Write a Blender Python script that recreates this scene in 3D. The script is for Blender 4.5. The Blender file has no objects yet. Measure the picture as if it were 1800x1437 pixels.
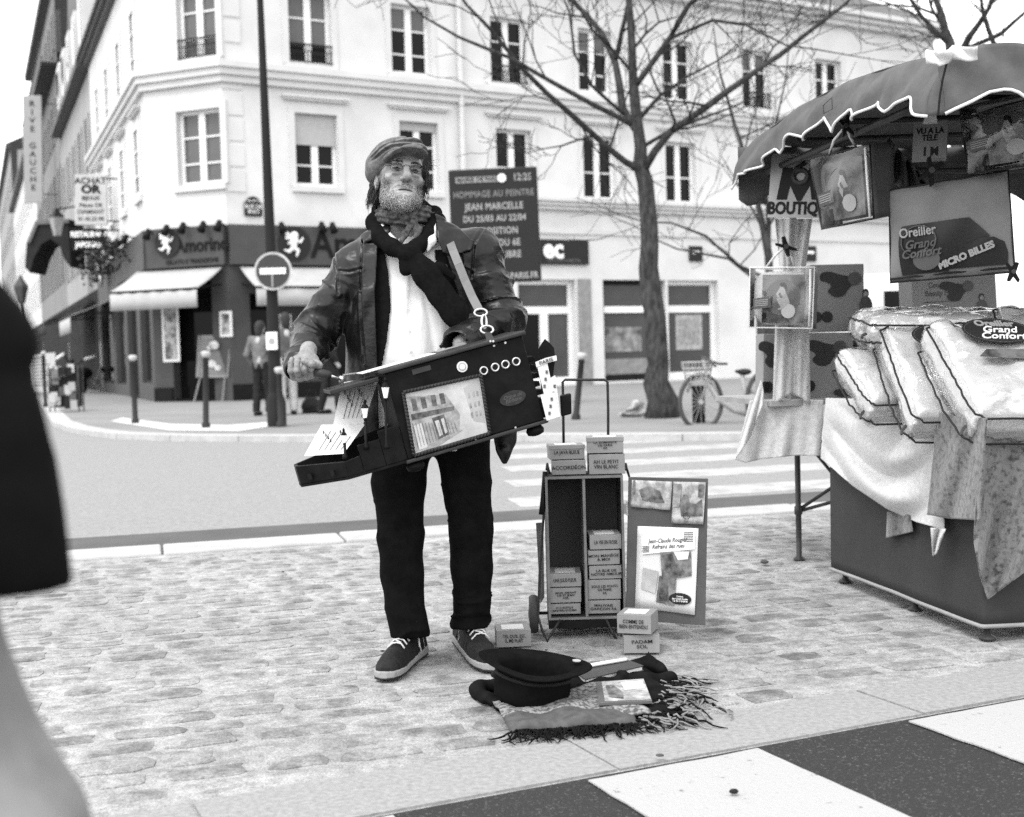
import bpy, math, random
import numpy as np
from mathutils import Matrix, Vector
R = math.radians
scene = bpy.context.scene
col = scene.collection
# ---------------------------------------------------------------- camera, sky, sun, exposure
FPX, HC = 2300.0, 1.05                       # focal length in photo pixels, camera height (waist-level finder)
PITCH, ROLL = (718.5 - 618) / FPX, 0.028
_r0 = np.array((1., 0, 0)); _u0 = np.array((0, math.sin(PITCH), math.cos(PITCH))); FW = np.array((0, math.cos(PITCH), -math.sin(PITCH)))
CR = math.cos(ROLL) * _r0 - math.sin(ROLL) * _u0
CU = math.sin(ROLL) * _r0 + math.cos(ROLL) * _u0
cam_d = bpy.data.cameras.new('camera'); cam = bpy.data.objects.new('camera', cam_d); col.objects.link(cam)
cam.matrix_world = Matrix(((CR[0], CU[0], -FW[0], 0), (CR[1], CU[1], -FW[1], 0), (CR[2], CU[2], -FW[2], HC), (0, 0, 0, 1)))
cam_d.sensor_width = 36; cam_d.lens = 36 * FPX / 1800
cam_d.clip_start = 0.05; cam_d.clip_end = 2000
cam_d.dof.use_dof = True; cam_d.dof.focus_distance = 4.3; cam_d.dof.aperture_fstop = 3.6
scene.camera = cam
world = bpy.data.worlds.new('World'); scene.world = world; world.use_nodes = True
wn, wl = world.node_tree.nodes, world.node_tree.links
bg = wn['Background']
sky = wn.new('ShaderNodeTexSky'); sky.sky_type = 'NISHITA'; sky.sun_disc = False
SUN_EL, SUN_ROT = R(58), R(215)
sky.sun_elevation = SUN_EL; sky.sun_rotation = SUN_ROT
sky.air_density = 5.0; sky.dust_density = 0.0; sky.ozone_density = 0.0
bw = wn.new('ShaderNodeRGBToBW'); wl.new(sky.outputs[0], bw.inputs[0]); wl.new(bw.outputs[0], bg.inputs[0])
bg.inputs[1].default_value = 0.15
sd = bpy.data.lights.new('sun', 'SUN'); sd.energy = 0.9; sd.angle = R(22); sd.color = (1, 1, 1)
so = bpy.data.objects.new('sun', sd); col.objects.link(so)
_dir = Vector((math.sin(SUN_ROT) * math.cos(SUN_EL), math.cos(SUN_ROT) * math.cos(SUN_EL), math.sin(SUN_EL)))
so.rotation_euler = _dir.to_track_quat('Z', 'Y').to_euler(); so.location = (0, 0, 30)
vs = scene.view_settings
vs.view_transform = 'Standard'; vs.look = 'None'; vs.gamma = 1.0; vs.use_curve_mapping = False
vs.exposure = 1.5
scene.cycles.use_denoising = False          # keep the fine grit; the remaining noise reads as film grain
scene.cycles.max_bounces = 8; scene.cycles.transparent_max_bounces = 16
# ---------------------------------------------------------------- pixel rays (photo is 1800 x 1437) used to measure positions
def ray(px, py):
    return FW + CR * ((px - 900) / FPX) + CU * ((718.5 - py) / FPX)
def P(px, py, Y):
    d = ray(px, py); t = Y / d[1]
    return Vector((d[0] * t, Y, HC + d[2] * t))
def G(px, py, z=0.0):
    d = ray(px, py); t = (z - HC) / d[2]
    return Vector((d[0] * t, d[1] * t, z))
def PLN(px, py, o, n):
    d = ray(px, py); n = np.array(n); t = np.dot(np.array(o) - np.array((0, 0, HC)), n) / np.dot(d, n)
    return Vector((d[0] * t, d[1] * t, HC + d[2] * t))
# ---------------------------------------------------------------- materials (black and white photograph: neutral greys)
def mat(name, v, rough=.6, var=.18, scale=6., bump=.0, bscale=60., metal=0., spec=.22, coat=0., v2=None, lo=.35, hi=.65, world_co=False, detail=5., sheen=0., stretch=None):
    m = bpy.data.materials.new(name); m.use_nodes = True
    n, l = m.node_tree.nodes, m.node_tree.links
    b = n['Principled BSDF']
    b.inputs['Roughness'].default_value = rough; b.inputs['Metallic'].default_value = metal
    b.inputs['Specular IOR Level'].default_value = spec
    if coat: b.inputs['Coat Weight'].default_value = coat; b.inputs['Coat Roughness'].default_value = .25
    if sheen: b.inputs['Sheen Weight'].default_value = sheen
    if world_co:
        co = n.new('ShaderNodeNewGeometry').outputs['Position']
    else:
        co = n.new('ShaderNodeTexCoord').outputs['Object']
    if stretch:
        mp = n.new('ShaderNodeMapping'); mp.inputs['Scale'].default_value = stretch; l.new(co, mp.inputs[0]); co = mp.outputs[0]
    a = v * (1 - var) if v2 is None else v
    c = v * (1 + var) if v2 is None else v2
    no = n.new('ShaderNodeTexNoise'); no.inputs['Scale'].default_value = scale; no.inputs['Detail'].default_value = detail
    no.inputs['Roughness'].default_value = .62
    l.new(co, no.inputs['Vector'])
    mr = n.new('ShaderNodeMapRange'); mr.inputs[1].default_value = lo; mr.inputs[2].default_value = hi
    mr.inputs[3].default_value = a; mr.inputs[4].default_value = min(c, .95); l.new(no.outputs[0], mr.inputs[0])
    l.new(mr.outputs[0], b.inputs['Base Color'])
    if bump:
        nb = n.new('ShaderNodeTexNoise'); nb.inputs['Scale'].default_value = bscale; nb.inputs['Detail'].default_value = 4
        l.new(co, nb.inputs['Vector'])
        bp = n.new('ShaderNodeBump'); bp.inputs['Strength'].default_value = bump; bp.inputs['Distance'].default_value = .01
        l.new(nb.outputs[0], bp.inputs['Height']); l.new(bp.outputs[0], b.inputs['Normal'])
    return m
def glass_mat(name, v, rough=.05, spec=.22, see=0.):
    """window pane: dark room behind, reflecting sky; see = share seen straight through"""
    m = mat(name, v, rough, .25, .8, spec=spec)
    if see:
        n, l = m.node_tree.nodes, m.node_tree.links
        tr = n.new('ShaderNodeBsdfTransparent'); mx = n.new('ShaderNodeMixShader'); mx.inputs[0].default_value = see
        l.new(n['Principled BSDF'].outputs[0], mx.inputs[1]); l.new(tr.outputs[0], mx.inputs[2])
        l.new(mx.outputs[0], n['Material Output'].inputs[0])
    return m
def cobble_mat(name, stone, dust, lo, hi):
    """worn stone with sandy dust trodden over it in patches that ignore the joints, plus fine grit"""
    m = bpy.data.materials.new(name); m.use_nodes = True; n, l = m.node_tree.nodes, m.node_tree.links; b = n['Principled BSDF']
    b.inputs['Roughness'].default_value = .95; b.inputs['Specular IOR Level'].default_value = .1
    co = n.new('ShaderNodeNewGeometry').outputs['Position']
    def noise(sc, det, ro=.6):
        t = n.new('ShaderNodeTexNoise'); t.inputs['Scale'].default_value = sc; t.inputs['Detail'].default_value = det; t.inputs['Roughness'].default_value = ro; l.new(co, t.inputs['Vector']); return t.outputs[0]
    def rng(x, a, b_, c, d): r = n.new('ShaderNodeMapRange'); l.new(x, r.inputs[0]); [setattr(r.inputs[i + 1], 'default_value', q) for i, q in enumerate((a, b_, c, d))]; return r.outputs[0]
    base = rng(noise(7, 6), lo, hi, stone, dust); big = rng(noise(.9, 3), .35, .7, .85, 1.12); grit = rng(noise(150, 2, .8), .3, .72, .62, 1.3); mid = rng(noise(22, 6, .75), .34, .66, .66, 1.2)
    def mul(a, c): t = n.new('ShaderNodeMath'); t.operation = 'MULTIPLY'; l.new(a, t.inputs[0]); l.new(c, t.inputs[1]); return t.outputs[0]
    l.new(mul(mul(base, grit), mul(big, mid)), b.inputs['Base Color'])
    bp = n.new('ShaderNodeBump'); bp.inputs['Strength'].default_value = .55; bp.inputs['Distance'].default_value = .008; l.new(noise(48, 6, .75), bp.inputs['Height']); l.new(bp.outputs[0], b.inputs['Normal'])
    return m
def film_mat(name, rough=.12, amount=.16, bump=.5, bscale=22.):
    """clear plastic film: mostly see-through with creased highlights"""
    m = bpy.data.materials.new(name); m.use_nodes = True
    n, l = m.node_tree.nodes, m.node_tree.links
    n.remove(n['Principled BSDF'])
    g = n.new('ShaderNodeBsdfGlossy'); g.inputs['Roughness'].default_value = rough; g.inputs['Color'].default_value = (.9, .9, .9, 1)
    tr = n.new('ShaderNodeBsdfTransparent'); tr.inputs[0].default_value = (.95, .95, .95, 1)
    fr = n.new('ShaderNodeLayerWeight'); fr.inputs[0].default_value = .5; fp_ = n.new('ShaderNodeMath'); fp_.operation = 'POWER'; fp_.inputs[1].default_value = 3.5; l.new(fr.outputs['Facing'], fp_.inputs[0])
    ad = n.new('ShaderNodeMath'); ad.operation = 'MULTIPLY_ADD'; ad.inputs[1].default_value = .8; ad.inputs[2].default_value = .05 + amount; ad.use_clamp = True
    mx = n.new('ShaderNodeMixShader')
    co = n.new('ShaderNodeTexCoord'); no = n.new('ShaderNodeTexNoise'); no.inputs['Scale'].default_value = bscale; no.inputs['Detail'].default_value = 3
    no.inputs['Distortion'].default_value = 1.2
    l.new(co.outputs['Object'], no.inputs['Vector'])
    bp = n.new('ShaderNodeBump'); bp.inputs['Strength'].default_value = bump; bp.inputs['Distance'].default_value = .007
    l.new(no.outputs[0], bp.inputs['Height']); l.new(bp.outputs[0], g.inputs['Normal']); l.new(bp.outputs[0], fr.inputs['Normal'])
    l.new(fp_.outputs[0], ad.inputs[0]); l.new(ad.outputs[0], mx.inputs[0]); l.new(tr.outputs[0], mx.inputs[1]); l.new(g.outputs[0], mx.inputs[2])
    l.new(mx.outputs[0], n['Material Output'].inputs[0])
    return m
# ---------------------------------------------------------------- objects
W = {}
def tag(o, label=None, cat=None, group=None, kind=None):
    if label: o['label'] = label
    if cat: o['category'] = cat
    if group: o['group'] = group
    if kind: o['kind'] = kind
    return o
def link(o, parent=None, M=None):
    M = M or Matrix.Identity(4)
    col.objects.link(o); o.matrix_basis = M; W[o.name] = M
    if parent:
        o.parent = parent; o.matrix_parent_inverse = W[parent.name].inverted()
    return o
def thing(name, loc, label, cat, group=None, rz=0.):
    return tag(link(bpy.data.objects.new(name, None), None, Matrix.Translation(Vector(loc)) @ Matrix.Rotation(rz, 4, 'Z')), label, cat, group)
def obj(name, me, m=None, parent=None, M=None):
    o = bpy.data.objects.new(name, me)
    if m is not None:
        if len(me.materials) == 0: me.materials.append(m)
        elif me.materials[0] is not m: me.materials[0] = m
    return link(o, parent, M)
def copy_tree(src, M, name=None):
    """copy of a thing and its parts, moved by the world matrix M"""
    def rec(o, par):
        c = o.copy(); col.objects.link(c); c.matrix_basis = M @ W[o.name] if par is None else o.matrix_basis.copy()
        if par is None: W[c.name] = c.matrix_basis.copy()
        else:
            c.parent = par; c.matrix_parent_inverse = o.matrix_parent_inverse.copy(); W[c.name] = M @ W[o.name]
        for ch in o.children: rec(ch, c)
        return c
    return rec(src, None)
class MB:
    """mesh builder"""
    def __init__(s, M=None): s.v, s.f, s.M = [], [], M
    def add(s, vs, fs):
        k = len(s.v)
        if s.M is not None: vs = [s.M @ Vector(v) for v in vs]
        s.v.extend([tuple(v) for v in vs]); s.f.extend([[i + k for i in f] for f in fs]); return s
    def box(s, c, d, M=None, taper=1.):
        x, y, z = d[0] / 2, d[1] / 2, d[2] / 2
        vs = [Vector((sx * x * (taper if sz > 0 else 1), sy * y * (taper if sz > 0 else 1), sz * z)) for sz in (-1, 1) for sy in (-1, 1) for sx in (-1, 1)]
        vs = [(M @ v if M is not None else v) + Vector(c) for v in vs]
        return s.add(vs, [(0, 2, 3, 1), (4, 5, 7, 6), (0, 1, 5, 4), (2, 6, 7, 3), (0, 4, 6, 2), (1, 3, 7, 5)])
    def bb(s, a, b):
        return s.box([(a[i] + b[i]) / 2 for i in range(3)], [abs(b[i] - a[i]) for i in range(3)])
    def prism(s, pts, off):
        n = len(pts); off = Vector(off)
        vs = [Vector(p) for p in pts] + [Vector(p) + off for p in pts]
        return s.add(vs, [list(range(n))[::-1], list(range(n, 2 * n))] + [(i, (i + 1) % n, n + (i + 1) % n, n + i) for i in range(n)])
    def poly(s, pts): return s.add(pts, [list(range(len(pts)))])
    def tube(s, pts, r, n=6, cap=True, closed=False):
        pts = [Vector(p) for p in pts]; m = len(pts)
        rs = r if isinstance(r, (list, tuple)) else [r] * m
        vs, fs = [], []; prev = None
        for i, p in enumerate(pts):
            if closed: t = pts[(i + 1) % m] - pts[i - 1]
            else: t = pts[min(i + 1, m - 1)] - pts[max(i - 1, 0)]
            if t.length < 1e-9: t = Vector((0, 0, 1))
            t.normalize()
            if prev is None:
                a = Vector((0, 0, 1)) if abs(t.z) < .9 else Vector((1, 0, 0))
                u = t.cross(a).normalized()
            else:
                u = (prev - t * prev.dot(t))
                u = u.normalized() if u.length > 1e-6 else t.orthogonal().normalized()
            prev = u; w = t.cross(u)
            for k in range(n):
                a = 2 * math.pi * k / n
                vs.append(p + (u * math.cos(a) + w * math.sin(a)) * rs[i])
        for i in range(m if closed else m - 1):
            j = (i + 1) % m
            for k in range(n):
                q = (k + 1) % n
                fs.append((i * n + k, i * n + q, j * n + q, j * n + k))
        if cap and not closed: fs.append(list(range(n))[::-1]); fs.append([(m - 1) * n + k for k in range(n)])
        return s.add(vs, fs)
    def lathe(s, prof, c=(0, 0, 0), n=16, M=None):
        vs, fs = [], []
        for (r, z) in prof:
            for k in range(n):
                a = 2 * math.pi * k / n; v = Vector((r * math.cos(a), r * math.sin(a), z))
                vs.append((M @ v if M is not None else v) + Vector(c))
        m = len(prof)
        for i in range(m - 1):
            for k in range(n):
                q = (k + 1) % n; fs.append((i * n + k, i * n + q, (i + 1) * n + q, (i + 1) * n + k))
        fs.append(list(range(n))[::-1]); fs.append([(m - 1) * n + k for k in range(n)])
        return s.add(vs, fs)
    def disc(s, c, r, nrm, t=.004, n=24, ry=None):
        nrm = Vector(nrm).normalized(); u = Vector((0, 0, 1)).cross(nrm)
        u = u.normalized() if u.length > 1e-4 else Vector((1, 0, 0)); w = nrm.cross(u); c = Vector(c)
        pts = [c + u * math.cos(2 * math.pi * k / n) * r + w * math.sin(2 * math.pi * k / n) * (ry or r) for k in range(n)]
        return s.prism(pts, nrm * t)
    def grid(s, fn, nu, nv, thick=0.):
        vs = [fn(i / nu, j / nv) for j in range(nv + 1) for i in range(nu + 1)]
        fs = [(j * (nu + 1) + i, j * (nu + 1) + i + 1, (j + 1) * (nu + 1) + i + 1, (j + 1) * (nu + 1) + i) for j in range(nv) for i in range(nu)]
        return s.add(vs, fs)
    def mesh(s, name='mesh', smooth=False, ang=None):
        me = bpy.data.meshes.new(name); me.from_pydata(s.v, [], s.f)
        if smooth or ang: me.polygons.foreach_set('use_smooth', [True] * len(me.polygons))
        me.update()
        if ang: me.set_sharp_from_angle(angle=R(ang))
        return me
    def build(s, name, m, parent=None, smooth=False, ang=None, M=None):
        return obj(name, s.mesh(name, smooth, ang), m, parent, M)
def solid(o, t, off=0.):
    md = o.modifiers.new('thickness', 'SOLIDIFY'); md.thickness = t; md.offset = off; return o
def bevel(o, w=.004, seg=2):
    md = o.modifiers.new('edge', 'BEVEL'); md.width = w; md.segments = seg; md.limit_method = 'ANGLE'; md.angle_limit = R(40); return o
_fontcache = {}
def text(s, size, M, m, parent, name='lettering', t=.0015, bold=0., shear=0., sx=1., align='CENTER', space=1., line=1.):
    """lettering as a thin mesh, lying in the local XY plane of M, facing +Z"""
    cu = bpy.data.curves.new('t', 'FONT'); cu.body = s; cu.size = size; cu.extrude = t; cu.offset = bold; cu.shear = shear
    cu.align_x = align; cu.align_y = 'CENTER'; cu.space_character = space; cu.space_line = line; cu.resolution_u = 3
    o = bpy.data.objects.new('t', cu)
    me = bpy.data.meshes.new_from_object(o)
    bpy.data.objects.remove(o); bpy.data.curves.remove(cu)
    me.transform(Matrix.Diagonal((sx, 1, 1, 1)))
    return obj(name, me, m, parent, M)
def frame(o, x, y):
    """matrix with local X along x, local Y along y, Z = x cross y, origin o"""
    x = Vector(x).normalized(); y = Vector(y); y = (y - x * y.dot(x)).normalized(); z = x.cross(y); o = Vector(o)
    return Matrix(((x.x, y.x, z.x, o.x), (x.y, y.y, z.y, o.y), (x.z, y.z, z.z, o.z), (0, 0, 0, 1)))
# ---------------------------------------------------------------- sculpting with distance fields (clay for bodies and cloth)
def smin(a, b, k):
    h = np.clip(.5 + .5 * (b - a) / k, 0, 1); return b + (a - b) * h - k * h * (1 - h)
def smax(a, b, k): return -smin(-a, -b, k)
def ell(p, c, r):
    q = p - np.array(c, np.float32); r = np.array(r, np.float32)
    k0 = np.sqrt(((q / r) ** 2).sum(1)); k1 = np.sqrt(((q / r ** 2) ** 2).sum(1)) + 1e-9
    return k0 * (k0 - 1) / k1
def sph(p, c, r): return np.sqrt(((p - np.array(c, np.float32)) ** 2).sum(1)) - r
def cone(p, a, b, ra, rb=None, flat=None):
    """tapered capsule; flat = (axis, factor) squashes it across that axis"""
    rb = ra if rb is None else rb
    a = np.array(a, np.float32); b = np.array(b, np.float32)
    if flat is not None:
        ax = np.array(flat[0], np.float32); ax /= np.linalg.norm(ax); f = 1 / flat[1] - 1
        p = p + ((p - a) @ ax)[:, None] * ax * f; b = b + ((b - a) @ ax) * ax * f
    ab = b - a; t = np.clip(((p - a) @ ab) / (ab @ ab + 1e-12), 0, 1)
    d = np.sqrt(((p - a - t[:, None] * ab) ** 2).sum(1)) - (ra + (rb - ra) * t)
    return d * (flat[1] if flat is not None else 1.) if flat is not None else d
def chain(p, pts, rs, k=.01, flat=None):
    d = None
    for i in range(len(pts) - 1):
        e = cone(p, pts[i], pts[i + 1], rs[i], rs[i + 1], flat); d = e if d is None else smin(d, e, k)
    return d
def rbox(p, c, h, r=.005, rot=None):
    q = p - np.array(c, np.float32)
    if rot is not None: q = q @ np.array(rot, np.float32)
    q = np.abs(q) - np.array(h, np.float32) + r
    return np.sqrt((np.maximum(q, 0) ** 2).sum(1)) + np.minimum(q.max(1), 0) - r
def poly2(x, z, pts):
    """signed distance to a polygon in a plane"""
    n = len(pts); d = np.full(x.shape, 1e9, np.float32); s = np.ones(x.shape, np.float32)
    for i in range(n):
        ax, az = pts[i]; bx, bz = pts[i - 1]
        ex, ez = bx - ax, bz - az; wx, wz = x - ax, z - az
        t = np.clip((wx * ex + wz * ez) / (ex * ex + ez * ez + 1e-12), 0, 1)
        d = np.minimum(d, (wx - ex * t) ** 2 + (wz - ez * t) ** 2)
        c1 = z >= az; c2 = z < bz; c3 = ex * wz > ez * wx
        fl = (c1 & c2 & c3) | (~c1 & ~c2 & ~c3); s = np.where(fl, -s, s)
    return s * np.sqrt(d)
def seg2(x, z, pts):
    """distance to a polyline in a plane"""
    d = np.full(x.shape, 1e9, np.float32)
    for i in range(len(pts) - 1):
        ax, az = pts[i]; bx, bz = pts[i + 1]; ex, ez = bx - ax, bz - az; wx, wz = x - ax, z - az
        t = np.clip((wx * ex + wz * ez) / (ex * ex + ez * ez + 1e-12), 0, 1)
        d = np.minimum(d, (wx - ex * t) ** 2 + (wz - ez * t) ** 2)
    return np.sqrt(d)
def wav(p, f, seed, aniso=(1, 1, 1), n=6):
    """smooth irregular waves in about -1..1"""
    rg = np.random.RandomState(seed); o = np.zeros(len(p), np.float32); q = p * np.array(aniso, np.float32)
    for i in range(n):
        d = rg.normal(size=3); d /= np.linalg.norm(d)
        o += np.sin((q @ d.astype(np.float32)) * f * rg.uniform(.6, 1.5) + rg.uniform(0, 6.28) + .8 * o)
    return o / n ** .5 * .8
def clay(fn, lo, hi, h, B=4):
    """surface-nets mesh of the zero level of fn inside lo..hi at cell size h"""
    lo = np.array(lo, np.float32); hi = np.array(hi, np.float32)
    nb = np.ceil((hi - lo) / (h * B)).astype(int) + 1; N = nb * B
    ax = [lo[i] + (np.arange(nb[i]) * B + (B - 1) / 2) * h for i in range(3)]
    gx = np.stack(np.meshgrid(*ax, indexing='ij'), -1).reshape(-1, 3).astype(np.float32)
    dc = fn(gx).reshape(nb)
    D = np.repeat(np.repeat(np.repeat(dc, B, 0), B, 1), B, 2).astype(np.float32)
    D = np.where(D > 0, 1., -1.).astype(np.float32)
    bi = np.argwhere(np.abs(dc) < h * B * 1.35)
    off = np.stack(np.meshgrid(*[np.arange(B)] * 3, indexing='ij'), -1).reshape(-1, 3)
    idx = (bi[:, None, :] * B + off[None]).reshape(-1, 3)
    for s in range(0, len(idx), 400000):
        ii = idx[s:s + 400000]
        D[ii[:, 0], ii[:, 1], ii[:, 2]] = fn((lo + ii * h).astype(np.float32))
    S = D < 0
    c = [(i, j, k) for i in (0, 1) for j in (0, 1) for k in (0, 1)]
    cnt = sum(S[i:N[0] - 1 + i, j:N[1] - 1 + j, k:N[2] - 1 + k].astype(np.int8) for (i, j, k) in c)
    act = np.argwhere((cnt > 0) & (cnt < 8))
    vid = np.full(N - 1, -1, np.int64); vid[act[:, 0], act[:, 1], act[:, 2]] = np.arange(len(act))
    val = np.stack([D[act[:, 0] + i, act[:, 1] + j, act[:, 2] + k] for (i, j, k) in c], 1)
    pos = np.zeros((len(act), 3), np.float32); w = np.zeros(len(act), np.float32)
    ca = np.array(c, np.float32)
    for a in range(8):
        for b in range(a + 1, 8):
            if np.abs(ca[a] - ca[b]).sum() != 1: continue
            m = (val[:, a] < 0) != (val[:, b] < 0)
            t = np.where(m, val[:, a] / np.where(m, val[:, a] - val[:, b], 1), 0)
            pos += np.where(m[:, None], ca[a] + t[:, None] * (ca[b] - ca[a]), 0); w += m
    V = lo + (act + pos / w[:, None]) * h
    F = []
    for ax_ in range(3):
        u, v = (ax_ + 1) % 3, (ax_ + 2) % 3
        sl0 = [slice(None)] * 3; sl1 = [slice(None)] * 3; sl0[ax_] = slice(0, -1); sl1[ax_] = slice(1, None)
        ch = S[tuple(sl0)] != S[tuple(sl1)]
        e = np.argwhere(ch); e = e[(e[:, u] > 0) & (e[:, v] > 0) & (e[:, u] < N[u] - 1) & (e[:, v] < N[v] - 1)]
        q = []
        for du, dv in ((1, 1), (0, 1), (0, 0), (1, 0)):
            t = e.copy(); t[:, u] -= du; t[:, v] -= dv; q.append(vid[t[:, 0], t[:, 1], t[:, 2]])
        q = np.stack(q, 1); fl = ~S[e[:, 0], e[:, 1], e[:, 2]]; q[fl] = q[fl][:, ::-1]
        q = q[(q >= 0).all(1)]; F.append(q)
    return V, np.concatenate(F)
def clay_mesh(name, parts):
    """one mesh from [(V, F), ...]"""
    k = 0; vs, fs = [], []
    for V, F in parts: vs.append(V); fs.append(F + k); k += len(V)
    V = np.concatenate(vs); F = np.concatenate(fs)
    me = bpy.data.meshes.new(name); me.vertices.add(len(V)); me.vertices.foreach_set('co', V.astype(np.float32).ravel())
    me.loops.add(len(F) * 4); me.polygons.add(len(F))
    me.loops.foreach_set('vertex_index', F.ravel().astype(np.int32))
    me.polygons.foreach_set('loop_start', np.arange(0, len(F) * 4, 4, dtype=np.int32))
    me.polygons.foreach_set('use_smooth', np.ones(len(F), bool))
    me.update(); me.validate()
    return me
def sculpt(name, fn, lo, hi, h, m, parent=None):
    return obj(name, clay_mesh(name, [clay(fn, lo, hi, h)]), m, parent)
rnd = random.Random(7)
# ================================================================ THE SETTING: ground, roads, pavements
ZR, ZF = -0.015, 0.06                                  # road level, far pavement level (the cobbled plaza is 0)
N0, N1 = G(640, 1437), G(1800, 1225)                  # edge of the near crossing
K0, K1 = G(100, 985), G(1300, 905)                    # kerb between plaza and main road
dn = (N1 - N0).normalized(); dk = (K1 - K0).normalized()
nn = Vector((-dn.y, dn.x, 0)); nk = Vector((-dk.y, dk.x, 0))     # both point away from the camera
M_asph = mat('asphalt_dry', .222, .95, .16, 40, bump=.35, bscale=140, spec=.15, world_co=True)
M_asph2 = mat('asphalt_dark', .033, .95, .45, 130, bump=.7, bscale=160, spec=.15, v2=.16, lo=.58, hi=.74, detail=4, world_co=True)
M_gutter = mat('asphalt_gutter', .085, .95, .12, 2, bump=.2, bscale=120, spec=.15, world_co=True)
M_pave = mat('far_pavement', .20, .95, .10, .7, bump=.1, spec=.1, world_co=True)
M_paint = mat('road_paint', .13, .85, .12, 34, bump=.4, bscale=120, spec=.15, v2=.35, lo=.30, hi=.37, detail=8, world_co=True)
M_paintfar = mat('road_paint_worn', .33, .85, .2, 5, spec=.2, world_co=True)
M_kerb = mat('granite_kerb', .36, .9, .12, 6, bump=.3, bscale=70, spec=.2, world_co=True)
M_band = mat('concrete_band', .25, .95, .16, 60, bump=.3, bscale=90, spec=.1, world_co=True)
M_mort = cobble_mat('sandy_mortar', .27, .37, .3, .6)
M_stone = cobble_mat('cobble_stone', .17, .34, .36, .60)
M_stone2 = cobble_mat('cobble_stone_dark', .14, .32, .38, .63)
M_stone3 = cobble_mat('cobble_stone_pale', .21, .34, .34, .56)
tag(MB().poly([(-900, -300, -.4), (900, -300, -.4), (900, 1500, -.4), (-900, 1500, -.4)]).build('ground', M_asph), kind='structure')
road = tag(MB().prism([(-200, -100, ZR), (200, -100, ZR), (200, 400, ZR), (-200, 400, ZR)], (0, 0, -.3)).build('road', M_asph), kind='structure')
def along(o, d, s, n, t, z): return Vector((o.x + d.x * s + n.x * t, o.y + d.y * s + n.y * t, z))
# near road with its crossing
nr = tag(MB().prism([along(N0, dn, -14, nn, 0, -.004), along(N0, dn, -14, nn, -7, -.004), along(N0, dn, 16, nn, -7, -.004), along(N0, dn, 16, nn, 0, -.004)], (0, 0, -.3)).build('crossing_road', M_asph2), kind='structure')
s0 = (G(1018, 1365) - N0).dot(dn)
for k in range(-5, 8):
    a = s0 + k * 1.0
    e = [along(N0, dn, a, nn, -.035, 0), along(N0, dn, a + .5, nn, -.03, 0), along(N0, dn, a + .5, nn, -3, 0), along(N0, dn, a, nn, -3, 0)]
    pts = []
    for q in range(4):
        p0, p1 = e[q], e[(q + 1) % 4]; L = (p1 - p0).length; m_ = max(2, int(L / .06))
        for j in range(m_): pts.append(p0.lerp(p1, j / m_) + Vector((rnd.uniform(-.003, .003), rnd.uniform(-.003, .003), 0)))
    MB().prism(pts[::-1], (0, 0, .004)).build('painted_stripe', M_paint, nr)
# plaza slab (mortar bed)
plaza = tag(MB().prism([along(N0, dn, -14, nn, .004, -.006), along(N0, dn, 16, nn, .004, -.006), along(K0, dk, 18, nk, -.02, -.006), along(K0, dk, -12, nk, -.02, -.006)], (0, 0, -.3)).build('cobbled_plaza', M_mort), kind='structure')
# flush concrete band stones along the near crossing
s = -7.0
while s < 9:
    L = rnd.uniform(.9, 1.05); z = rnd.uniform(-.002, .002)
    MB().prism([along(N0, dn, s + .004, nn, .012, z), along(N0, dn, s + L - .004, nn, .012, z), along(N0, dn, s + L - .004, nn, .30, z), along(N0, dn, s + .004, nn, .30, z)], (0, 0, -.1)).build('band_slab', M_band, plaza)
    s += L
# granite kerb stones along the main road, a second broken course behind
s = -7.0
while s < 12:
    L = rnd.uniform(.75, 1.15); z = rnd.uniform(.004, .016); w0 = rnd.uniform(-.01, .01); w1 = rnd.uniform(-.01, .01)
    bevel(MB().prism([along(K0, dk, s + .006, nk, -.05 + w0, z), along(K0, dk, s + L - .006, nk, -.05 + w1, z), along(K0, dk, s + L - .006, nk, .27, z + .004), along(K0, dk, s + .006, nk, .27, z + .004)], (0, 0, -.16)).build('kerb_stone', M_kerb, plaza), .012, 2)
    s += L
gut = tag(MB().prism([along(K0, dk, -14, nk, .275, ZR + .004), along(K0, dk, 20, nk, .275, ZR + .004), along(K0, dk, 20, nk, 1.0, ZR + .004), along(K0, dk, -14, nk, .95, ZR + .004)], (0, 0, -.02)).build('gutter_strip', M_gutter, road), kind='structure')
# far crossing: stripes along the traffic direction
for k in range(6):
    t = 1.15 + k * 1.28
    q0 = (2.55 + .25 * t) / .968; a0 = along(K0, dk, q0, nk, t, ZR); a1 = along(K0, dk, 14.0, nk, t, ZR); a2 = along(K0, dk, 14.0, nk, t + .55, ZR); a3 = along(K0, dk, q0 + .05, nk, t + .55, ZR)
    MB().prism([a3, a2, a1, a0], (0, 0, .004)).build('painted_stripe', M_paintfar, road)
# cobbles
def cobble_mesh(sd):
    r = random.Random(sd); n = 14; top, mid, base = [], [], []
    for k in range(n):
        a = 2 * math.pi * k / n; c, s_ = math.cos(a), math.sin(a); ex = .42
        x = math.copysign(abs(c) ** ex, c) * .5 * r.uniform(.80, 1.03); y = math.copysign(abs(s_) ** ex, s_) * .5 * r.uniform(.76, 1.03)
        base.append((x, y, -.03)); mid.append((x * .99, y * .98, .0)); top.append((x * .88, y * .84, r.uniform(.3, 1.2) * .0022))
    vs = base + mid + top + [(r.uniform(-.1, .1), r.uniform(-.1, .1), .0030)]
    fs = []
    for k in range(n):
        q = (k + 1) % n
        fs += [(k, q, n + q, n + k), (n + k, n + q, 2 * n + q, 2 * n + k), (2 * n + k, 2 * n + q, 3 * n)]
    return vs, fs
CV = [cobble_mesh(100 + i) for i in range(14)]
CM = []
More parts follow.
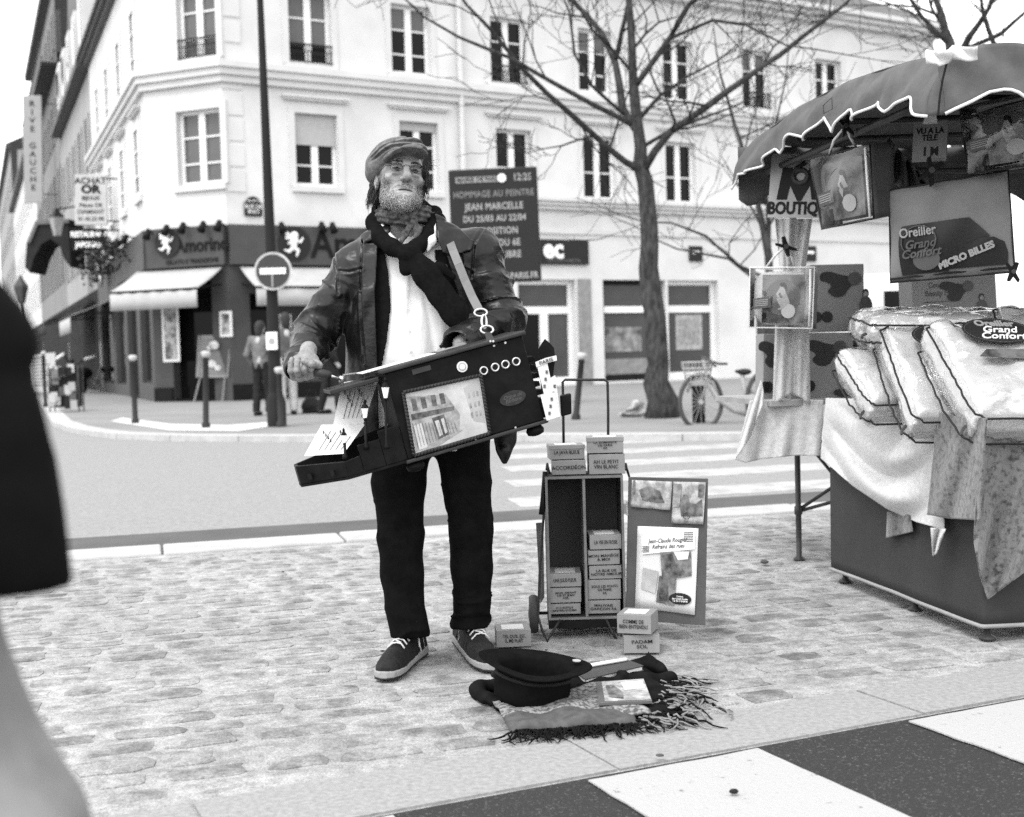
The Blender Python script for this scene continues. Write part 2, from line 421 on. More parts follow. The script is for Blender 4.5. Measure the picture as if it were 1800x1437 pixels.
for i, (v_, f_) in enumerate(CV):
    for m_ in (M_stone, M_stone2, M_stone3):
        mb = MB(); mb.add(v_, f_); me = mb.mesh('cobble', True, 35); me.materials.append(m_); CM.append(me)
stones = []; row = 0; t = -.14
ang = math.atan2(dk.y, dk.x)
while t > -6.5:
    dep = rnd.uniform(.10, .15); tc = t - dep / 2; s = -6 + rnd.uniform(0, .3)
    while s < 10:
        L = rnd.choice((.13, .16, .18, .2, .22, .26)) * rnd.uniform(.92, 1.08)
        c = along(K0, dk, s + L / 2, nk, tc, 0)
        if (c - N0).dot(nn) > .30 + dep * .62 and 1.8 < c.y < 9.5 and abs(c.x) < .42 * c.y + 1.0:
            stones.append((c, L, dep, rnd.randrange(14), rnd.choice((0, 0, 0, 0, 1, 2, 2, 2)), rnd.uniform(-.05, .05)))
        s += L + rnd.uniform(.008, .03)
    t -= dep + rnd.uniform(.006, .022)
def in_view(c):
    d = np.array(c) - np.array((0, 0, HC)); w_ = d @ FW
    return w_ > .1 and abs(d @ CR / w_) < 900 / FPX and abs(d @ CU / w_) < 718 / FPX
stones.sort(key=lambda q: (not in_view(q[0]), q[0].y))
rest = MB()
for i, (c, L, dep, vi, mi, da) in enumerate(stones):
    sc = 1.5 if rnd.random() < .2 else .8
    M = Matrix.Translation(c + Vector((0, 0, -.0050 + rnd.uniform(-.0015, .0025)))) @ Matrix.Rotation(ang + da, 4, 'Z') @ Matrix.Diagonal((L - .004, dep - .004, sc, 1))
    if i < 300: obj('cobble', CM[vi * 3 + mi], None, plaza, M)
    else: rest.M = M; rest.add(*CV[vi])
tag(rest.build('cobbles_beyond', M_stone, plaza, True, 35), kind='stuff')
# sidewalk on the far side, rounding into the side street
kp = [(-420, 655), (-150, 660), (20, 676), (62, 698), (94, 742), (120, 751), (150, 757), (207, 763), (300, 766), (420, 767), (600, 767), (900, 765), (1200, 764), (1500, 760), (2300, 750)]
kg = [G(a, b, ZF) for a, b in kp]
pav = tag(MB().prism([(p.x, p.y, ZF) for p in kg] + [(90, 16, ZF), (90, 160, ZF), (-60, 200, ZF)], (0, 0, -.3)).build('far_pavement', M_pave), kind='structure')
for i in range(3, len(kg) - 1):
    a, b = kg[i], kg[i + 1]; m_ = max(1, int((b - a).length / 1.2)); d = (b - a).normalized(); nq = Vector((-d.y, d.x, 0))
    for j in range(m_):
        p0 = a.lerp(b, j / m_) + d * .006; p1 = a.lerp(b, (j + 1) / m_) - d * .006
        MB().prism([p0 - nq * .02 + Vector((0, 0, .004)), p1 - nq * .02 + Vector((0, 0, .004)), p1 + nq * .3 + Vector((0, 0, .006)), p0 + nq * .3 + Vector((0, 0, .006))], (0, 0, -.2)).build('kerb_stone', M_kerb, pav)
strip = [G(x, y, ZF + .004) for x, y in ((195, 741), (300, 757), (420, 758), (490, 748), (485, 742), (400, 748), (300, 746), (215, 735))]
MB().prism(strip, (0, 0, .004)).build('pale_paving_strip', mat('pale_paving', .5, .9, .05, 2), pav)
# ================================================================ BUILDINGS
M_wall = mat('white_render', .55, .9, .07, .9, spec=.2, world_co=True)
M_trim = mat('white_stone_trim', .53, .85, .05, 1.5, spec=.2)
M_frame = mat('white_window_frame', .70, .5, .04, 3, spec=.4)
M_pg = glass_mat('pane_painted_reflection', .10); M_pd = glass_mat('pane_dark_room', .006, .05, .12)  # M_pg: sky reflection painted into the pane as a lighter grey, no curtain
M_iron = mat('dark_ironwork', .015, .5, .2, 9, spec=.1); M_zinc = mat('zinc_roof', .06, .6, .12, 2)
M_blind = mat('fabric_blind', .36, .9, .06, 8)
M_far = mat('stone_facade', .29, .9, .10, .5, spec=.15, world_co=True)
M_far2 = mat('stone_facade_grey', .20, .9, .12, .5, spec=.15, world_co=True)
M_shop = mat('grey_shop_panel', .062, .6, .08, 3, spec=.12)
M_shopd = mat('dark_shop_interior', .008, .8, .6, 2, v2=.03, spec=.05)
M_black = mat('black_paint', .008, .5, .2, 6, spec=.1)
M_white = mat('white_paint', .78, .5, .03, 3)
M_disc = mat('sign_disc_grey', .022, .5, .1, 3, spec=.1)
class Fac:
    def __init__(s, o, d, n): s.o, s.d, s.n = Vector((o[0], o[1], 0)), Vector((d[0], d[1], 0)).normalized(), Vector((n[0], n[1], 0)).normalized()
    def pt(s, a, z, o=0.): return s.o + s.d * a + s.n * o + Vector((0, 0, z))
    def uv(s, px, py):
        p = PLN(px, py, s.o, s.n); return (p - s.o).dot(s.d), p.z
    def slab(s, mb, a0, a1, z0, z1, o0, o1):
        return mb.prism([s.pt(a0, z0, o0), s.pt(a1, z0, o0), s.pt(a1, z1, o0), s.pt(a0, z1, o0)], s.n * (o1 - o0))
    def M(s, a, z, o): return frame(s.pt(a, z, o), s.d if s.n.cross(Vector((0, 0, 1))).dot(s.d) < 0 else -s.d, (0, 0, 1))
_unit = MB().box((0, 0, 0), (1, 1, 1)).mesh('pane')
def facwall(f, s0, s1, z0, z1, ops, m, parent, name='wall', depth=.28):
    mb = MB(); S = sorted({s0, s1} | {o[0] for o in ops} | {o[1] for o in ops}); Z = sorted({z0, z1} | {o[2] for o in ops} | {o[3] for o in ops})
    for i in range(len(S) - 1):
        for j in range(len(Z) - 1):
            cs, cz = (S[i] + S[i + 1]) / 2, (Z[j] + Z[j + 1]) / 2
            if any(o[0] < cs < o[1] and o[2] < cz < o[3] for o in ops): continue
            mb.poly([f.pt(S[i], Z[j]), f.pt(S[i + 1], Z[j]), f.pt(S[i + 1], Z[j + 1]), f.pt(S[i], Z[j + 1])])
    for o in ops:
        for (a, b) in (((o[0], o[2]), (o[1], o[2])), ((o[1], o[2]), (o[1], o[3])), ((o[1], o[3]), (o[0], o[3])), ((o[0], o[3]), (o[0], o[2]))):
            mb.poly([f.pt(*a), f.pt(*b), f.pt(b[0], b[1], -depth), f.pt(a[0], a[1], -depth)])
    return mb.build(name, m, parent)
def pane(f, a0, a1, z0, z1, o, m, parent):
    me = PM.get(m.name)
    if me is None: me = _unit.copy(); me.materials.append(m); PM[m.name] = me
    Mx = frame(f.pt((a0 + a1) / 2, (z0 + z1) / 2, o), f.d, (0, 0, 1)) @ Matrix.Diagonal((a1 - a0, z1 - z0, .012, 1))
    obj('pane', me, None, parent, Mx)
PM = {}
def window(f, s0, s1, z0, z1, parent, rows=3, glass=None, hood=False, rail=False, blind=0., split=True, sill=True, rec=.15):
    fr = MB(); w = .075; o0, o1 = -rec - .07, -rec
    f.slab(fr, s0, s0 + w, z0, z1, o0, o1); f.slab(fr, s1 - w, s1, z0, z1, o0, o1)
    f.slab(fr, s0 + w, s1 - w, z0, z0 + .1, o0, o1); f.slab(fr, s0 + w, s1 - w, z1 - w, z1, o0, o1)
    c = (s0 + s1) / 2
    if split: f.slab(fr, c - .085, c + .085, z0 + .1, z1 - w, o0, o1 + .02)
    cols = [(s0 + w, c - .085), (c + .085, s1 - w)] if split else [(s0 + w, s1 - w)]
    zs = [z0 + .1 + (z1 - w - z0 - .1) * q for q in ((0, .27, .66, 1) if rows == 3 else (0, .42, 1) if rows == 2 else (0, 1))]
    for z in zs[1:-1]:
        for a, b in cols: f.slab(fr, a, b, z - .018, z + .018, o0 + .01, o1 - .01)
    wo = fr.build('window', M_frame, parent)
    for ci, (a, b) in enumerate(cols):
        for j in range(len(zs) - 1):
            g = glass[min(j, len(glass) - 1)] if isinstance(glass, (list, tuple)) else glass
            pane(f, a, b, zs[j], zs[j + 1], -rec - .05, g or M_pd, wo)
    if sill: f.slab(MB(), s0 - .12, s1 + .12, z0 - .14, z0 - .002, -.2, .09).build('sill', M_trim, wo)
    su = MB()
    for a, b, c_, d in ((s0 - .16, s0 - .002, z0 - .002, z1 + .16), (s1 + .002, s1 + .16, z0 - .002, z1 + .16), (s0 - .002, s1 + .002, z1 + .002, z1 + .16)): f.slab(su, a, b, c_, d, -.1, .03)
    su.build('surround', M_trim, wo)
    if hood:
        h = MB(); f.slab(h, s0 - .28, s1 + .28, z1 + .3, z1 + .36, -.05, .10); f.slab(h, s0 - .32, s1 + .32, z1 + .36, z1 + .41, -.05, .15); h.build('hood_moulding', M_trim, wo)
    if rail:
        r_ = MB(); f.slab(r_, s0, s1, z0 + .46, z0 + .50, .02, .05); f.slab(r_, s0, s1, z0 + .05, z0 + .08, .02, .05); f.slab(r_, s0, s1, z0 + .30, z0 + .32, .025, .045)
        n_ = 13
        for i in range(n_):
            a = s0 + (s1 - s0) * (i + .5) / n_; f.slab(r_, a - .009, a + .009, z0 + .08, z0 + .3, .027, .043)
            for k in range(2): r_.tube([f.pt(a + .04 * math.cos(q), z0 + .39 + .06 * math.sin(q), .035) for q in [j * math.pi / 4 for j in range(8)]], .007, 3, closed=True)
        r_.build('iron_railing', M_iron, wo)
    if blind:
        f.slab(MB(), s0 + .01, s1 - .01, z1 - blind, z1 - .005, -.12, -.10).build('blind', M_blind, wo)
    return wo
C1 = Vector((-6.6, 31.0, 0)); C0 = Vector((-8.67, 31.9, 0))
FM = Fac(C1, (math.sin(R(58)), math.cos(R(58))), (math.cos(R(58)), -math.sin(R(58))))
_cd = (C1 - C0).normalized(); FC = Fac(C0, _cd, (_cd.y, -_cd.x)); WC = (C1 - C0).length
_ld = Vector((-.381, .924, 0)).normalized(); FL = Fac(C0, _ld, (-_ld.y, _ld.x))
if FL.n.y > 0: FL.n = -FL.n
ZE, SB, SE = 11.1, FM.uv(814, 300)[0], 24.8          # eaves, party line at the downpipe, far end of the row
def centre(px): return FM.uv(px, 300)[0]
UZ, LZ = (8.15, 9.9), (5.2, 6.97)
# --- corner building
cb = thing('corner_building', C1, 'white rendered corner building with the ice cream shop and rounded-off corner', 'building')
L1, L2 = centre(558), centre(738); U1, U2 = centre(553), centre(729)
hw = .56
shopops = [(.55, 1.15, 1.0, 2.7), (2.0, 6.6, .45, 3.1)]
ops = [(L1 - hw, L1 + hw, *LZ), (L2 - hw, L2 + hw, *LZ), (U1 - hw, U1 + hw, *UZ), (U2 - hw, U2 + hw, *UZ)]
facwall(FM, 0, SB, 4.2, ZE, ops, M_wall, cb)
window(FM, L1 - hw, L1 + hw, *LZ, cb, rows=3, glass=M_pd, hood=True, blind=.75)
window(FM, L2 - hw, L2 + hw, *LZ, cb, rows=3, glass=M_pd, hood=True, blind=.22)
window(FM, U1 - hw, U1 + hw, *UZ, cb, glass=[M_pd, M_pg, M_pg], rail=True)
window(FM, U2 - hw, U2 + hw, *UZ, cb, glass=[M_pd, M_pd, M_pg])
cw0, cw1 = FC.uv(313, 280)[0] + .0, FC.uv(390, 280)[0]; cu0, cu1 = FC.uv(316, 80)[0], FC.uv(378, 80)[0]
facwall(FC, 0, WC, 4.2, ZE, [(cw0, cw1, *LZ), (cu0 - .05, cu1 + .05, *UZ)], M_wall, cb)
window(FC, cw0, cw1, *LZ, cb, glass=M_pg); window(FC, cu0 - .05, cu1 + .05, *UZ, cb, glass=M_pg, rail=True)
lw = []
for a in (1.6, 5.0, 8.3, 11.4): lw += [(a - .5, a + .5, *LZ), (a - .5, a + .5, *UZ)]
facwall(FL, 0, 14.2, 4.2, ZE, lw, M_wall, cb)
for o in lw: window(FL, *o, cb, glass=M_pd, hood=o[2] < 6, rec=-.06, split=False)
def band(parent, z0, z1, out, m, name, main=(0, None), left=14.2):
    mb = MB(); zs = [(z0, z0 + (z1 - z0) * .35, out * .45), (z0 + (z1 - z0) * .35, z0 + (z1 - z0) * .7, out * .75), (z0 + (z1 - z0) * .7, z1, out)]
    for a, b, o in zs:
        e = main[1] if main[1] else SB
        # mitred run: left facade, chamfer, main facade
        pl = [FL.pt(left, a), C0 + Vector((0, 0, a)), C1 + Vector((0, 0, a)), FM.pt(e, a)]
        nl = [FL.n, (FL.n + FC.n) / (1 + FL.n.dot(FC.n)), (FC.n + FM.n) / (1 + FC.n.dot(FM.n)), FM.n]
        q = [p + n_ * o for p, n_ in zip(pl, nl)]; pl = [p - n_ * .05 for p, n_ in zip(pl, nl)]
        for i in range(3): mb.prism([pl[i], pl[i + 1], q[i + 1], q[i]], (0, 0, b - a))
    return mb.build(name, m, parent)
band(cb, 7.55, 8.02, .26, M_trim, 'cornice'); band(cb, ZE + .0, ZE + .35, .4, M_zinc, 'eaves')
for z in (5.0, 5.6, 6.2, 6.8, 7.4, 8.5, 9.1, 9.7):     # corner quoin joints
    FM.slab(MB(), -.0, .5, z, z + .5, -.02, .025).build('quoin', M_trim, cb)
rf = MB(); rf.prism([FL.pt(14.2, ZE + .36), C0 + Vector((0, 0, ZE + .36)), C1 + Vector((0, 0, ZE + .36)), FM.pt(SB, ZE + .36), FM.pt(SB, ZE + 3.2, -5), FL.pt(14.2, ZE + 3.2, -5)], (0, 0, .05))
rf.build('roof', M_zinc, cb)
dp = MB(); dp.tube([FM.pt(SB - .06, z, .12) for z in (4.3, 6, 8.2, 11)], .07, 8); dp.build('downpipe', M_trim, cb)
# shopfront
facwall(FM, 0, SB, ZF, 4.2, [(.5, 1.1, 1.1, 2.6), (2.2, 6.4, .5, 3.0)], M_shop, cb, 'shop_wall', .15)
facwall(FC, 0, WC, ZF, 4.2, [(.55, 1.75, ZF, 3.1)], M_shop, cb, 'shop_wall', .3)
facwall(FL, 0, 14.2, ZF, 4.2, [(.6, 2.6, .5, 3.0), (3.4, 5.6, ZF, 3.0), (6.4, 9, .4, 3.0), (9.8, 13.4, .4, 3.0)], M_shop, cb, 'shop_wall', .2)
for f, o in ((FM, (.5, 1.1, 1.1, 2.6)), (FM, (2.2, 6.4, .5, 3.0)), (FL, (.6, 2.6, .5, 3.0)), (FL, (6.4, 9, .4, 3.0)), (FL, (9.8, 13.4, .4, 3.0)), (FL, (3.4, 5.6, ZF, 3)), (FC, (.55, 1.75, ZF, 3.1))):
    wo = f.slab(MB(), o[0], o[1], o[2], o[2] + .06, -.15, -.08).build('shop_window', M_black, cb)
    pane(f, *o, -.14 if f is not FC else -.28, M_pd, wo)
fas = MB()
FM.slab(fas, .0, SB, 3.28, 4.22, .02, .16); FC.slab(fas, .0, WC, 3.28, 4.22, .02, .16); FL.slab(fas, .05, 6.5, 3.28, 4.22, .02, .16)
fas.build('shop_fascia', M_shop, cb)
M_cream = mat('emblem_cream', .72, .6, .05, 5)
def cherub_fn(p):
    d = ell(p, (.0, .30, 0), (.15, .15, .08))
    for a, b, ra, rb in (((0, .17, 0), (-.05, -.12, 0), .14, .12), ((-.02, .14, 0), (.24, .06, 0), .06, .05), ((.24, .06, 0), (.32, .2, 0), .05, .045), ((-.06, .12, 0), (-.24, .0, 0), .055, .05),
                         ((-.04, -.15, 0), (.14, -.26, 0), .09, .065), ((.14, -.26, 0), (.06, -.45, 0), .06, .045), ((-.08, -.16, 0), (-.24, -.3, 0), .085, .06), ((-.24, -.3, 0), (-.4, -.24, 0), .055, .04),
                         ((-.08, .2, 0), (-.28, .34, 0), .05, .09), ((-.1, .16, 0), (-.32, .2, 0), .04, .06)):
        d = np.minimum(d, cone(p, a, b, ra, rb, ((0, 0, 1), .45)))
    return d
_cv, _cf = clay(cherub_fn, (-.6, -.6, -.12), (.6, .6, .12), .025)
cher = clay_mesh('emblem_figure', [(_cv, _cf)])
def emblem(f, px, py, r, parent, out=.17):
    s_, z_ = f.uv(px, py); s_ += 0
    d = MB().disc(f.pt(s_, z_, out), r, f.n, .03, 28).build('emblem_disc', M_disc, parent)
    obj('emblem_figure', cher, M_cream, d, f.M(s_, z_, out + .05) @ Matrix.Scale(r * 1.55, 4))
emblem(FC, 303, 428, .36, cb); emblem(FM, 512, 430, .42, cb)
emblem(FL, 190, 478, .5, cb, .2)
s_, z_ = FC.uv(362, 432); text('Amorino', .46, FC.M(s_, z_, .165), M_black, cb, 'shop_lettering', .02, .006, sx=.9)
s_, z_ = FC.uv(345, 456); text('GELATO E TRADIZIONE', .15, FC.M(s_, z_ - .06, .165), M_black, cb, 'shop_lettering', .01, sx=.95)
s_, z_ = FM.uv(548, 432); text('Amorino', 1.0, FM.M(s_ + 1.55, z_, .165), M_black, cb, 'shop_lettering', .02, .012, sx=.9)
for f, px, py in ((FC, 276, 413), (FC, 308, 406), (FC, 337, 402), (FC, 372, 400), (FC, 400, 398), (FM, 486, 402), (FM, 556, 401), (FM, 575, 402), (FM, 640, 404), (FL, 245, 420), (FL, 225, 430)):
    s_, z_ = f.uv(px, py); sp = MB(); sp.tube([f.pt(s_, z_ + .02, .1), f.pt(s_, z_ + .06, .34)], .02, 6); sp.tube([f.pt(s_, z_ + .1, .30), f.pt(s_, z_ - .12, .42)], [.06, .1], 8)
    sp.build('spot_lamp', M_black, cb, True)
def awning(f, a0, a1, ztop, drop, out, val, label, m, md):
    t = thing('shop_awning', f.pt((a0 + a1) / 2, ztop), label, 'awning')
    solid(MB().grid(lambda u, v: f.pt(a0 + (a1 - a0) * u, ztop - drop * v - .03 * math.sin(math.pi * v), .1 + out * v), 8, 6).build('canopy', m, t, True), .02)
    solid(MB().grid(lambda u, v: f.pt(a0 + (a1 - a0) * u, ztop - drop - .02 - val * v, .1 + out + .01 * math.sin(u * 40)), 40, 2).build('valance', m, t, True), .012)
    b = MB()
    for a in (a0 + .05, a1 - .05): b.tube([f.pt(a, ztop - .4, .1), f.pt(a, ztop - drop, .1 + out - .05)], .025, 5)
    b.tube([f.pt(a0, ztop - drop - .01, .1 + out), f.pt(a1, ztop - drop - .01, .1 + out)], .03, 6); b.build('awning_arm', M_black, t)
    return t
M_awn = mat('awning_cloth', .36, .9, .06, 3); M_awnd = mat('awning_cloth_dark', .02, .9, .2, 3)
awning(FC, -.35, WC - .1, 3.22, .52, 1.0, .42, 'light grey awning over the corner doorway of the ice cream shop', M_awn, M_black)
awning(FM, .25, 5.2, 3.22, .52, 1.0, .42, 'long light grey awning right of the no-entry sign', M_awn, M_black)
pm = mat('poster_print', .06, .5, .9, 5, v2=.45, lo=.4, hi=.62)
for f, px0, px1, py0, py1 in ((FC, 285, 318, 536, 636), (FC, 387, 410, 548, 592), (FM, 482, 514, 553, 640)):
    a0, z1_ = f.uv(px0, py0); a1, z0_ = f.uv(px1, py1)
    po = f.slab(MB(), a0, a1, z0_, z1_, .01, .04).build('poster_frame', M_frame, cb)
    f.slab(MB(), a0 + .06, a1 - .06, z0_ + .06, z1_ - .06, .041, .046).build('poster', pm, po)
sp_ = FM.slab(MB(), 0, SB, ZF, .45, .003, .06); FC.slab(sp_, .0, .54, ZF, .4, .003, .06); sp_.build('plinth', M_black, cb)
np_ = thing('street_name_plaque', FM.pt(.55, 4.75), 'small dark street name plaque with rounded top above the shop fascia', 'plaque')
a0, z1_ = FM.uv(428, 356); a1, z0_ = FM.uv(460, 381)
FM.slab(MB(), a0, a1, z0_, z1_, .03, .06).build('plate', M_disc, np_)
cc = (a0 + a1) / 2
MB().prism([FM.pt(cc + .17 * math.cos(q), z1_ + .002 + .14 * math.sin(q), .03) for q in [math.pi * j / 10 for j in range(11)]], FM.n * .03).build('crest', M_disc, np_)
text('6e Arrt', .09, FM.M(cc, z1_ + .04, .062), M_white, np_, 'lettering'); text('RUE DE\nBUCI', .13, FM.M(cc, (z0_ + z1_) / 2, .062), M_white, np_, 'lettering', line=.9)
# --- long white building right of the downpipe
eb = thing('white_row_building', FM.pt((SB + SE) / 2, 0), 'long white building behind the bare tree with shop windows below', 'building')
lows = [centre(x) for x in (904, 1054, 1196, 1334, 1470, 1600)]; ups = [centre(x) for x in (899, 1050, 1195, 1332, 1458, 1580)]
ops = [(a - hw, a + hw, *LZ) for a in lows] + [(a - hw, a + hw, *UZ) for a in ups]
facwall(FM, SB, SE, 3.05, ZE, ops, M_wall, eb)
for a in lows: window(FM, a - hw, a + hw, *LZ, eb, rows=2, glass=M_pd, hood=True)
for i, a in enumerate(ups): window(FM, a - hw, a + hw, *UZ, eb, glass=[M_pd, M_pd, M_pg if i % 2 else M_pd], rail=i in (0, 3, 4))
def mband(z0, z1, out, m, name, a0, a1):
    mb = MB(); h = (z1 - z0) / 3
    for i in range(3): FM.slab(mb, a0, a1, z0 + i * h, z0 + (i + 1) * h, -.02, out * (.45 + .275 * i))
    return mb.build(name, m, eb)
mband(7.55, 8.02, .26, M_trim, 'cornice', SB, SE); mband(ZE - .1, ZE + .35, .5, M_trim, 'eaves', SB, SE)
zb = FM.uv(1100, 368)[1]; mband(zb - .1, zb + .22, .3, M_trim, 'string_course', SB + .4, SE); FM.slab(MB(), SB + .4, SE, zb - .75, zb - .62, -.02, .05).build('string_course', M_trim, eb)
rt = MB(); e0, e1 = FM.pt(SB, ZE + .36, .5), FM.pt(SE, ZE + .36, .5); r0, r1 = FM.pt(SB, ZE + 3.4, -5), FM.pt(SE - 4.5, ZE + 3.4, -5); b1 = FM.pt(SE, ZE + .36, -10)
rt.poly([e0, e1, r1, r0]); rt.poly([e1, b1, r1]); rt.build('roof', mat('tiled_roof', .11, .85, .25, 5, bump=.4, bscale=12), eb)
es = MB(); es.poly([FM.pt(SE, 0), FM.pt(SE, 0, -10), FM.pt(SE, ZE + .3, -10), FM.pt(SE, ZE + .3)]); es.build('side_wall', M_wall, eb)
# shop level: white pillars, glazed bays
def sx(px): return FM.uv(px, 600)[0]
bays = [(sx(913), sx(1014)), (sx(1062), sx(1172)), (sx(1176), sx(1264)), (sx(1330), sx(1420))]
facwall(FM, SB, SE, ZF, 3.05, [(a, b, .12, 2.98) for a, b in bays], M_wall, eb, 'shop_wall', .35)
M_int = mat('shop_interior', .10, .7, .6, .9, v2=.02, lo=.4, hi=.6)
M_pmid = glass_mat('shop_glass', .06, .04, .25, .0)
for i, (a, b) in enumerate(bays):
    fr = MB(); ft = .13 if i in (0, 2) else .07; mfr = M_frame if i in (0, 2) else M_black
    for q in (a, b - ft): FM.slab(fr, q, q + ft, .12, 2.98, -.3, -.2)
    FM.slab(fr, a + ft, b - ft, 2.85, 2.98, -.3, -.2); FM.slab(fr, a + ft, b - ft, 2.05, 2.25, -.3, -.2); FM.slab(fr, a + ft, b - ft, .12, .3, -.3, -.2)
    if i == 0: c = (a + b) / 2; FM.slab(fr, c - .13, c + .13, .3, 2.05, -.3, -.2)
    wo = fr.build('shop_window' if i else 'shop_door', mfr, eb)
    pane(FM, a + ft, b - ft, 2.25, 2.85, -.26, M_pmid, wo)
    if i == 0: pane(FM, a + ft, c - .13, .3, 2.05, -.26, M_pd, wo); pane(FM, c + .13, b - ft, .3, 2.05, -.26, M_pmid, wo)
    else: pane(FM, a + ft, b - ft, .3, 2.05, -.26, M_pmid, wo)
    if i == 1:
        FM.slab(MB(), a + .15, b - .3, 2.06, 2.24, -.195, -.17).build('transom_sign', M_white, wo)
        FM.slab(MB(), a + .2, a + 1.5, .95, 1.65, -.24, -.235).build('window_display', mat('display_print', .3, .6, .4, 3, v2=.05), wo)
        FM.slab(MB(), a + .1, b - .1, .31, .75, -.24, -.235).build('grey_sill_panel', mat('panel_grey', .2, .7), wo)
    if i == 2:
        FM.slab(MB(), a + .45, b - .45, .95, 1.98, -.24, -.235).build('poster', mat('poster_pale', .40, .6, .5, 9, v2=.22), wo)
        FM.slab(MB(), a + .56, b - .56, 1.1, 1.85, -.234, -.232).build('poster_panel', mat('poster_grey', .15, .6, .5, 12, v2=.34), wo)
MB().prism([FM.pt(sx(1015) + .05, ZF, .02), FM.pt(sx(1040), ZF, .02), FM.pt(sx(1040), 3.0, .02), FM.pt(sx(1015) + .05, 3.0, .02)], FM.n * .02).build('grey_pilaster', mat('pilaster', .22, .8), eb)
es_ = thing('shop_sign', FM.pt(sx(990), 3.5), 'dark rectangular shop sign with two round white letters', 'sign')
a0, z1_ = FM.uv(935, 421); a1, z0_ = FM.uv(1032, 466)
FM.slab(MB(), a0, a1, z0_, z1_, .03, .1).build('board', M_disc, es_)
s_, z_ = FM.uv(969, 438); text('ec', .72, FM.M(s_, z_ - .02, .105), M_white, es_, 'lettering', .01, .025)
s_, z_ = FM.uv(988, 459); text('OPTICIEN LUNETIER', .12, FM.M(s_, z_, .105), mat('sign_grey', .12, .6), es_, 'lettering', .004)
for px, lab in ((1221, 'small dark square plaque on the white wall right of the tree trunk'), (1421, 'small dark square plaque on the white wall behind the hanging curtain')):
    a0, z1_ = FM.uv(px - 11, 433); a1, z0_ = FM.uv(px + 12, 460)
    pq = thing('wall_plaque', FM.pt(a0, z0_), lab, 'plaque'); FM.slab(MB(), a0, a1, z0_, z1_, .01, .06).build('plate', M_disc, pq)
    FM.slab(MB(), a0 + .1, a1 - .1, (z0_ + z1_) / 2, (z0_ + z1_) / 2 + .08, .061, .065).build('white_line', M_white, pq)
# --- side street row, receding to the left
def row(s0, s1, z1, m, label, wz, dark=True, mans=0., n=None, balc=None, roofm=None):
    t = thing('street_building', FL.pt((s0 + s1) / 2, 0), label, 'building')
    n = n or max(2, int((s1 - s0) / 3.2)); ops = []
    for i in range(n):
        a = s0 + (s1 - s0) * (i + .5) / n
        ops += [(a - .55, a + .55, z, z + 1.9) for z in wz]
    facwall(FL, s0, s1, 3.6, z1, ops, m, t); facwall(FL, s0, s1, ZF, 3.6, [], M_shopd if dark else M_shop, t, 'shop_wall')
    for o in ops:
        wo = MB(); FL.slab(wo, o[0], o[1], o[2], o[2] + .08, -.2, -.1); FL.slab(wo, (o[0] + o[1]) / 2 - .05, (o[0] + o[1]) / 2 + .05, o[2] + .08, o[3], -.2, -.1); w_ = wo.build('window', M_frame, t)
        pane(FL, o[0], o[1], o[2], o[3], -.04, M_pd, w_)
        [FL.slab(MB(), o[e] + k - .24, o[e] + k + .24, o[2], o[3], .01, .05).build('shutter', M_trim if m is M_wall else m, w_) for e, k in ((0, -.26), (1, .26))]
    mb = MB(); FL.slab(mb, s0, s1, z1 + .15, z1 + .4, -.05, .4); mb.build('eaves', M_zinc, t)
    MB().poly([FL.pt(s0, 3), FL.pt(s0, 3, -9), FL.pt(s0, z1 + mans, -9), FL.pt(s0, z1 + mans, -.6)]).build('gable_wall', m, t)
    if mans:
        MB().prism([FL.pt(s0, z1 + .4, -.05), FL.pt(s1, z1 + .4, -.05), FL.pt(s1, z1 + mans, -1.0), FL.pt(s0, z1 + mans, -1.0)], -FL.n * .2).build('roof', M_zinc, t)
        for i in range(n):
            a = s0 + (s1 - s0) * (i + .5) / n; d = MB(); FL.slab(d, a - .7, a + .7, z1 + .5, z1 + mans - .2, -.9, .1); d.build('dormer', M_trim, t)
            FL.slab(MB(), a - .4, a + .4, z1 + .7, z1 + mans - .5, .1, .12).build('dormer_pane', M_pd, t)
    else: MB().prism([FL.pt(s0, z1 + .4, .4), FL.pt(s1, z1 + .4, .4), FL.pt(s1, z1 + 2.5, -4), FL.pt(s0, z1 + 2.5, -4)], (0, 0, .1)).build('roof', M_zinc, t)
    if balc:
        mb = MB()
        FL.slab(mb, s0, s1, balc, balc + .15, 0, .7); FL.slab(mb, s0, s1, balc + 1.0, balc + 1.06, .62, .68); FL.slab(mb, s0, s1, balc + .2, balc + .85, .64, .66); mb.build('balcony', M_iron, t)
    return t
row(14.3, 29.5, 11.0, M_far, 'stone house with mansard dormers next to the corner building in the side street', (4.6, 7.8), mans=3.2, n=5)
row(29.6, 52, 18, M_far2, 'tall grey stone building with a long iron balcony in the side street', (4.8, 8.2, 11.4, 15.2), balc=14.4, n=8)
row(52.1, 94, 14.6, M_wall, 'pale lower building behind the vertical hanging sign far down the side street', (4.6, 8, 11.3), n=9)
row(94.1, 150, 20.5, M_far, 'farthest pale building at the end of the side street', (5, 9, 13, 17), n=10)
# opposite side of the side street, only its far end shows
FO = Fac(G(-40, 668), (-.41, .912), (.912, .41))
ot = thing('street_building', FO.pt(60, 0), 'hazy pale building on the left edge across the side street', 'building')
MB().prism([FO.pt(75, 0), FO.pt(140, 0), FO.pt(140, 0, -9), FO.pt(75, 0, -9)], (0, 0, 15)).build('wall', M_far, ot)
for i in range(8):
    for z in (3, 6.5, 10): FO.slab(MB(), 78 + i * 7.5, 79.4 + i * 7.5, z, z + 2, .01, .05).build('window', M_pd, ot)
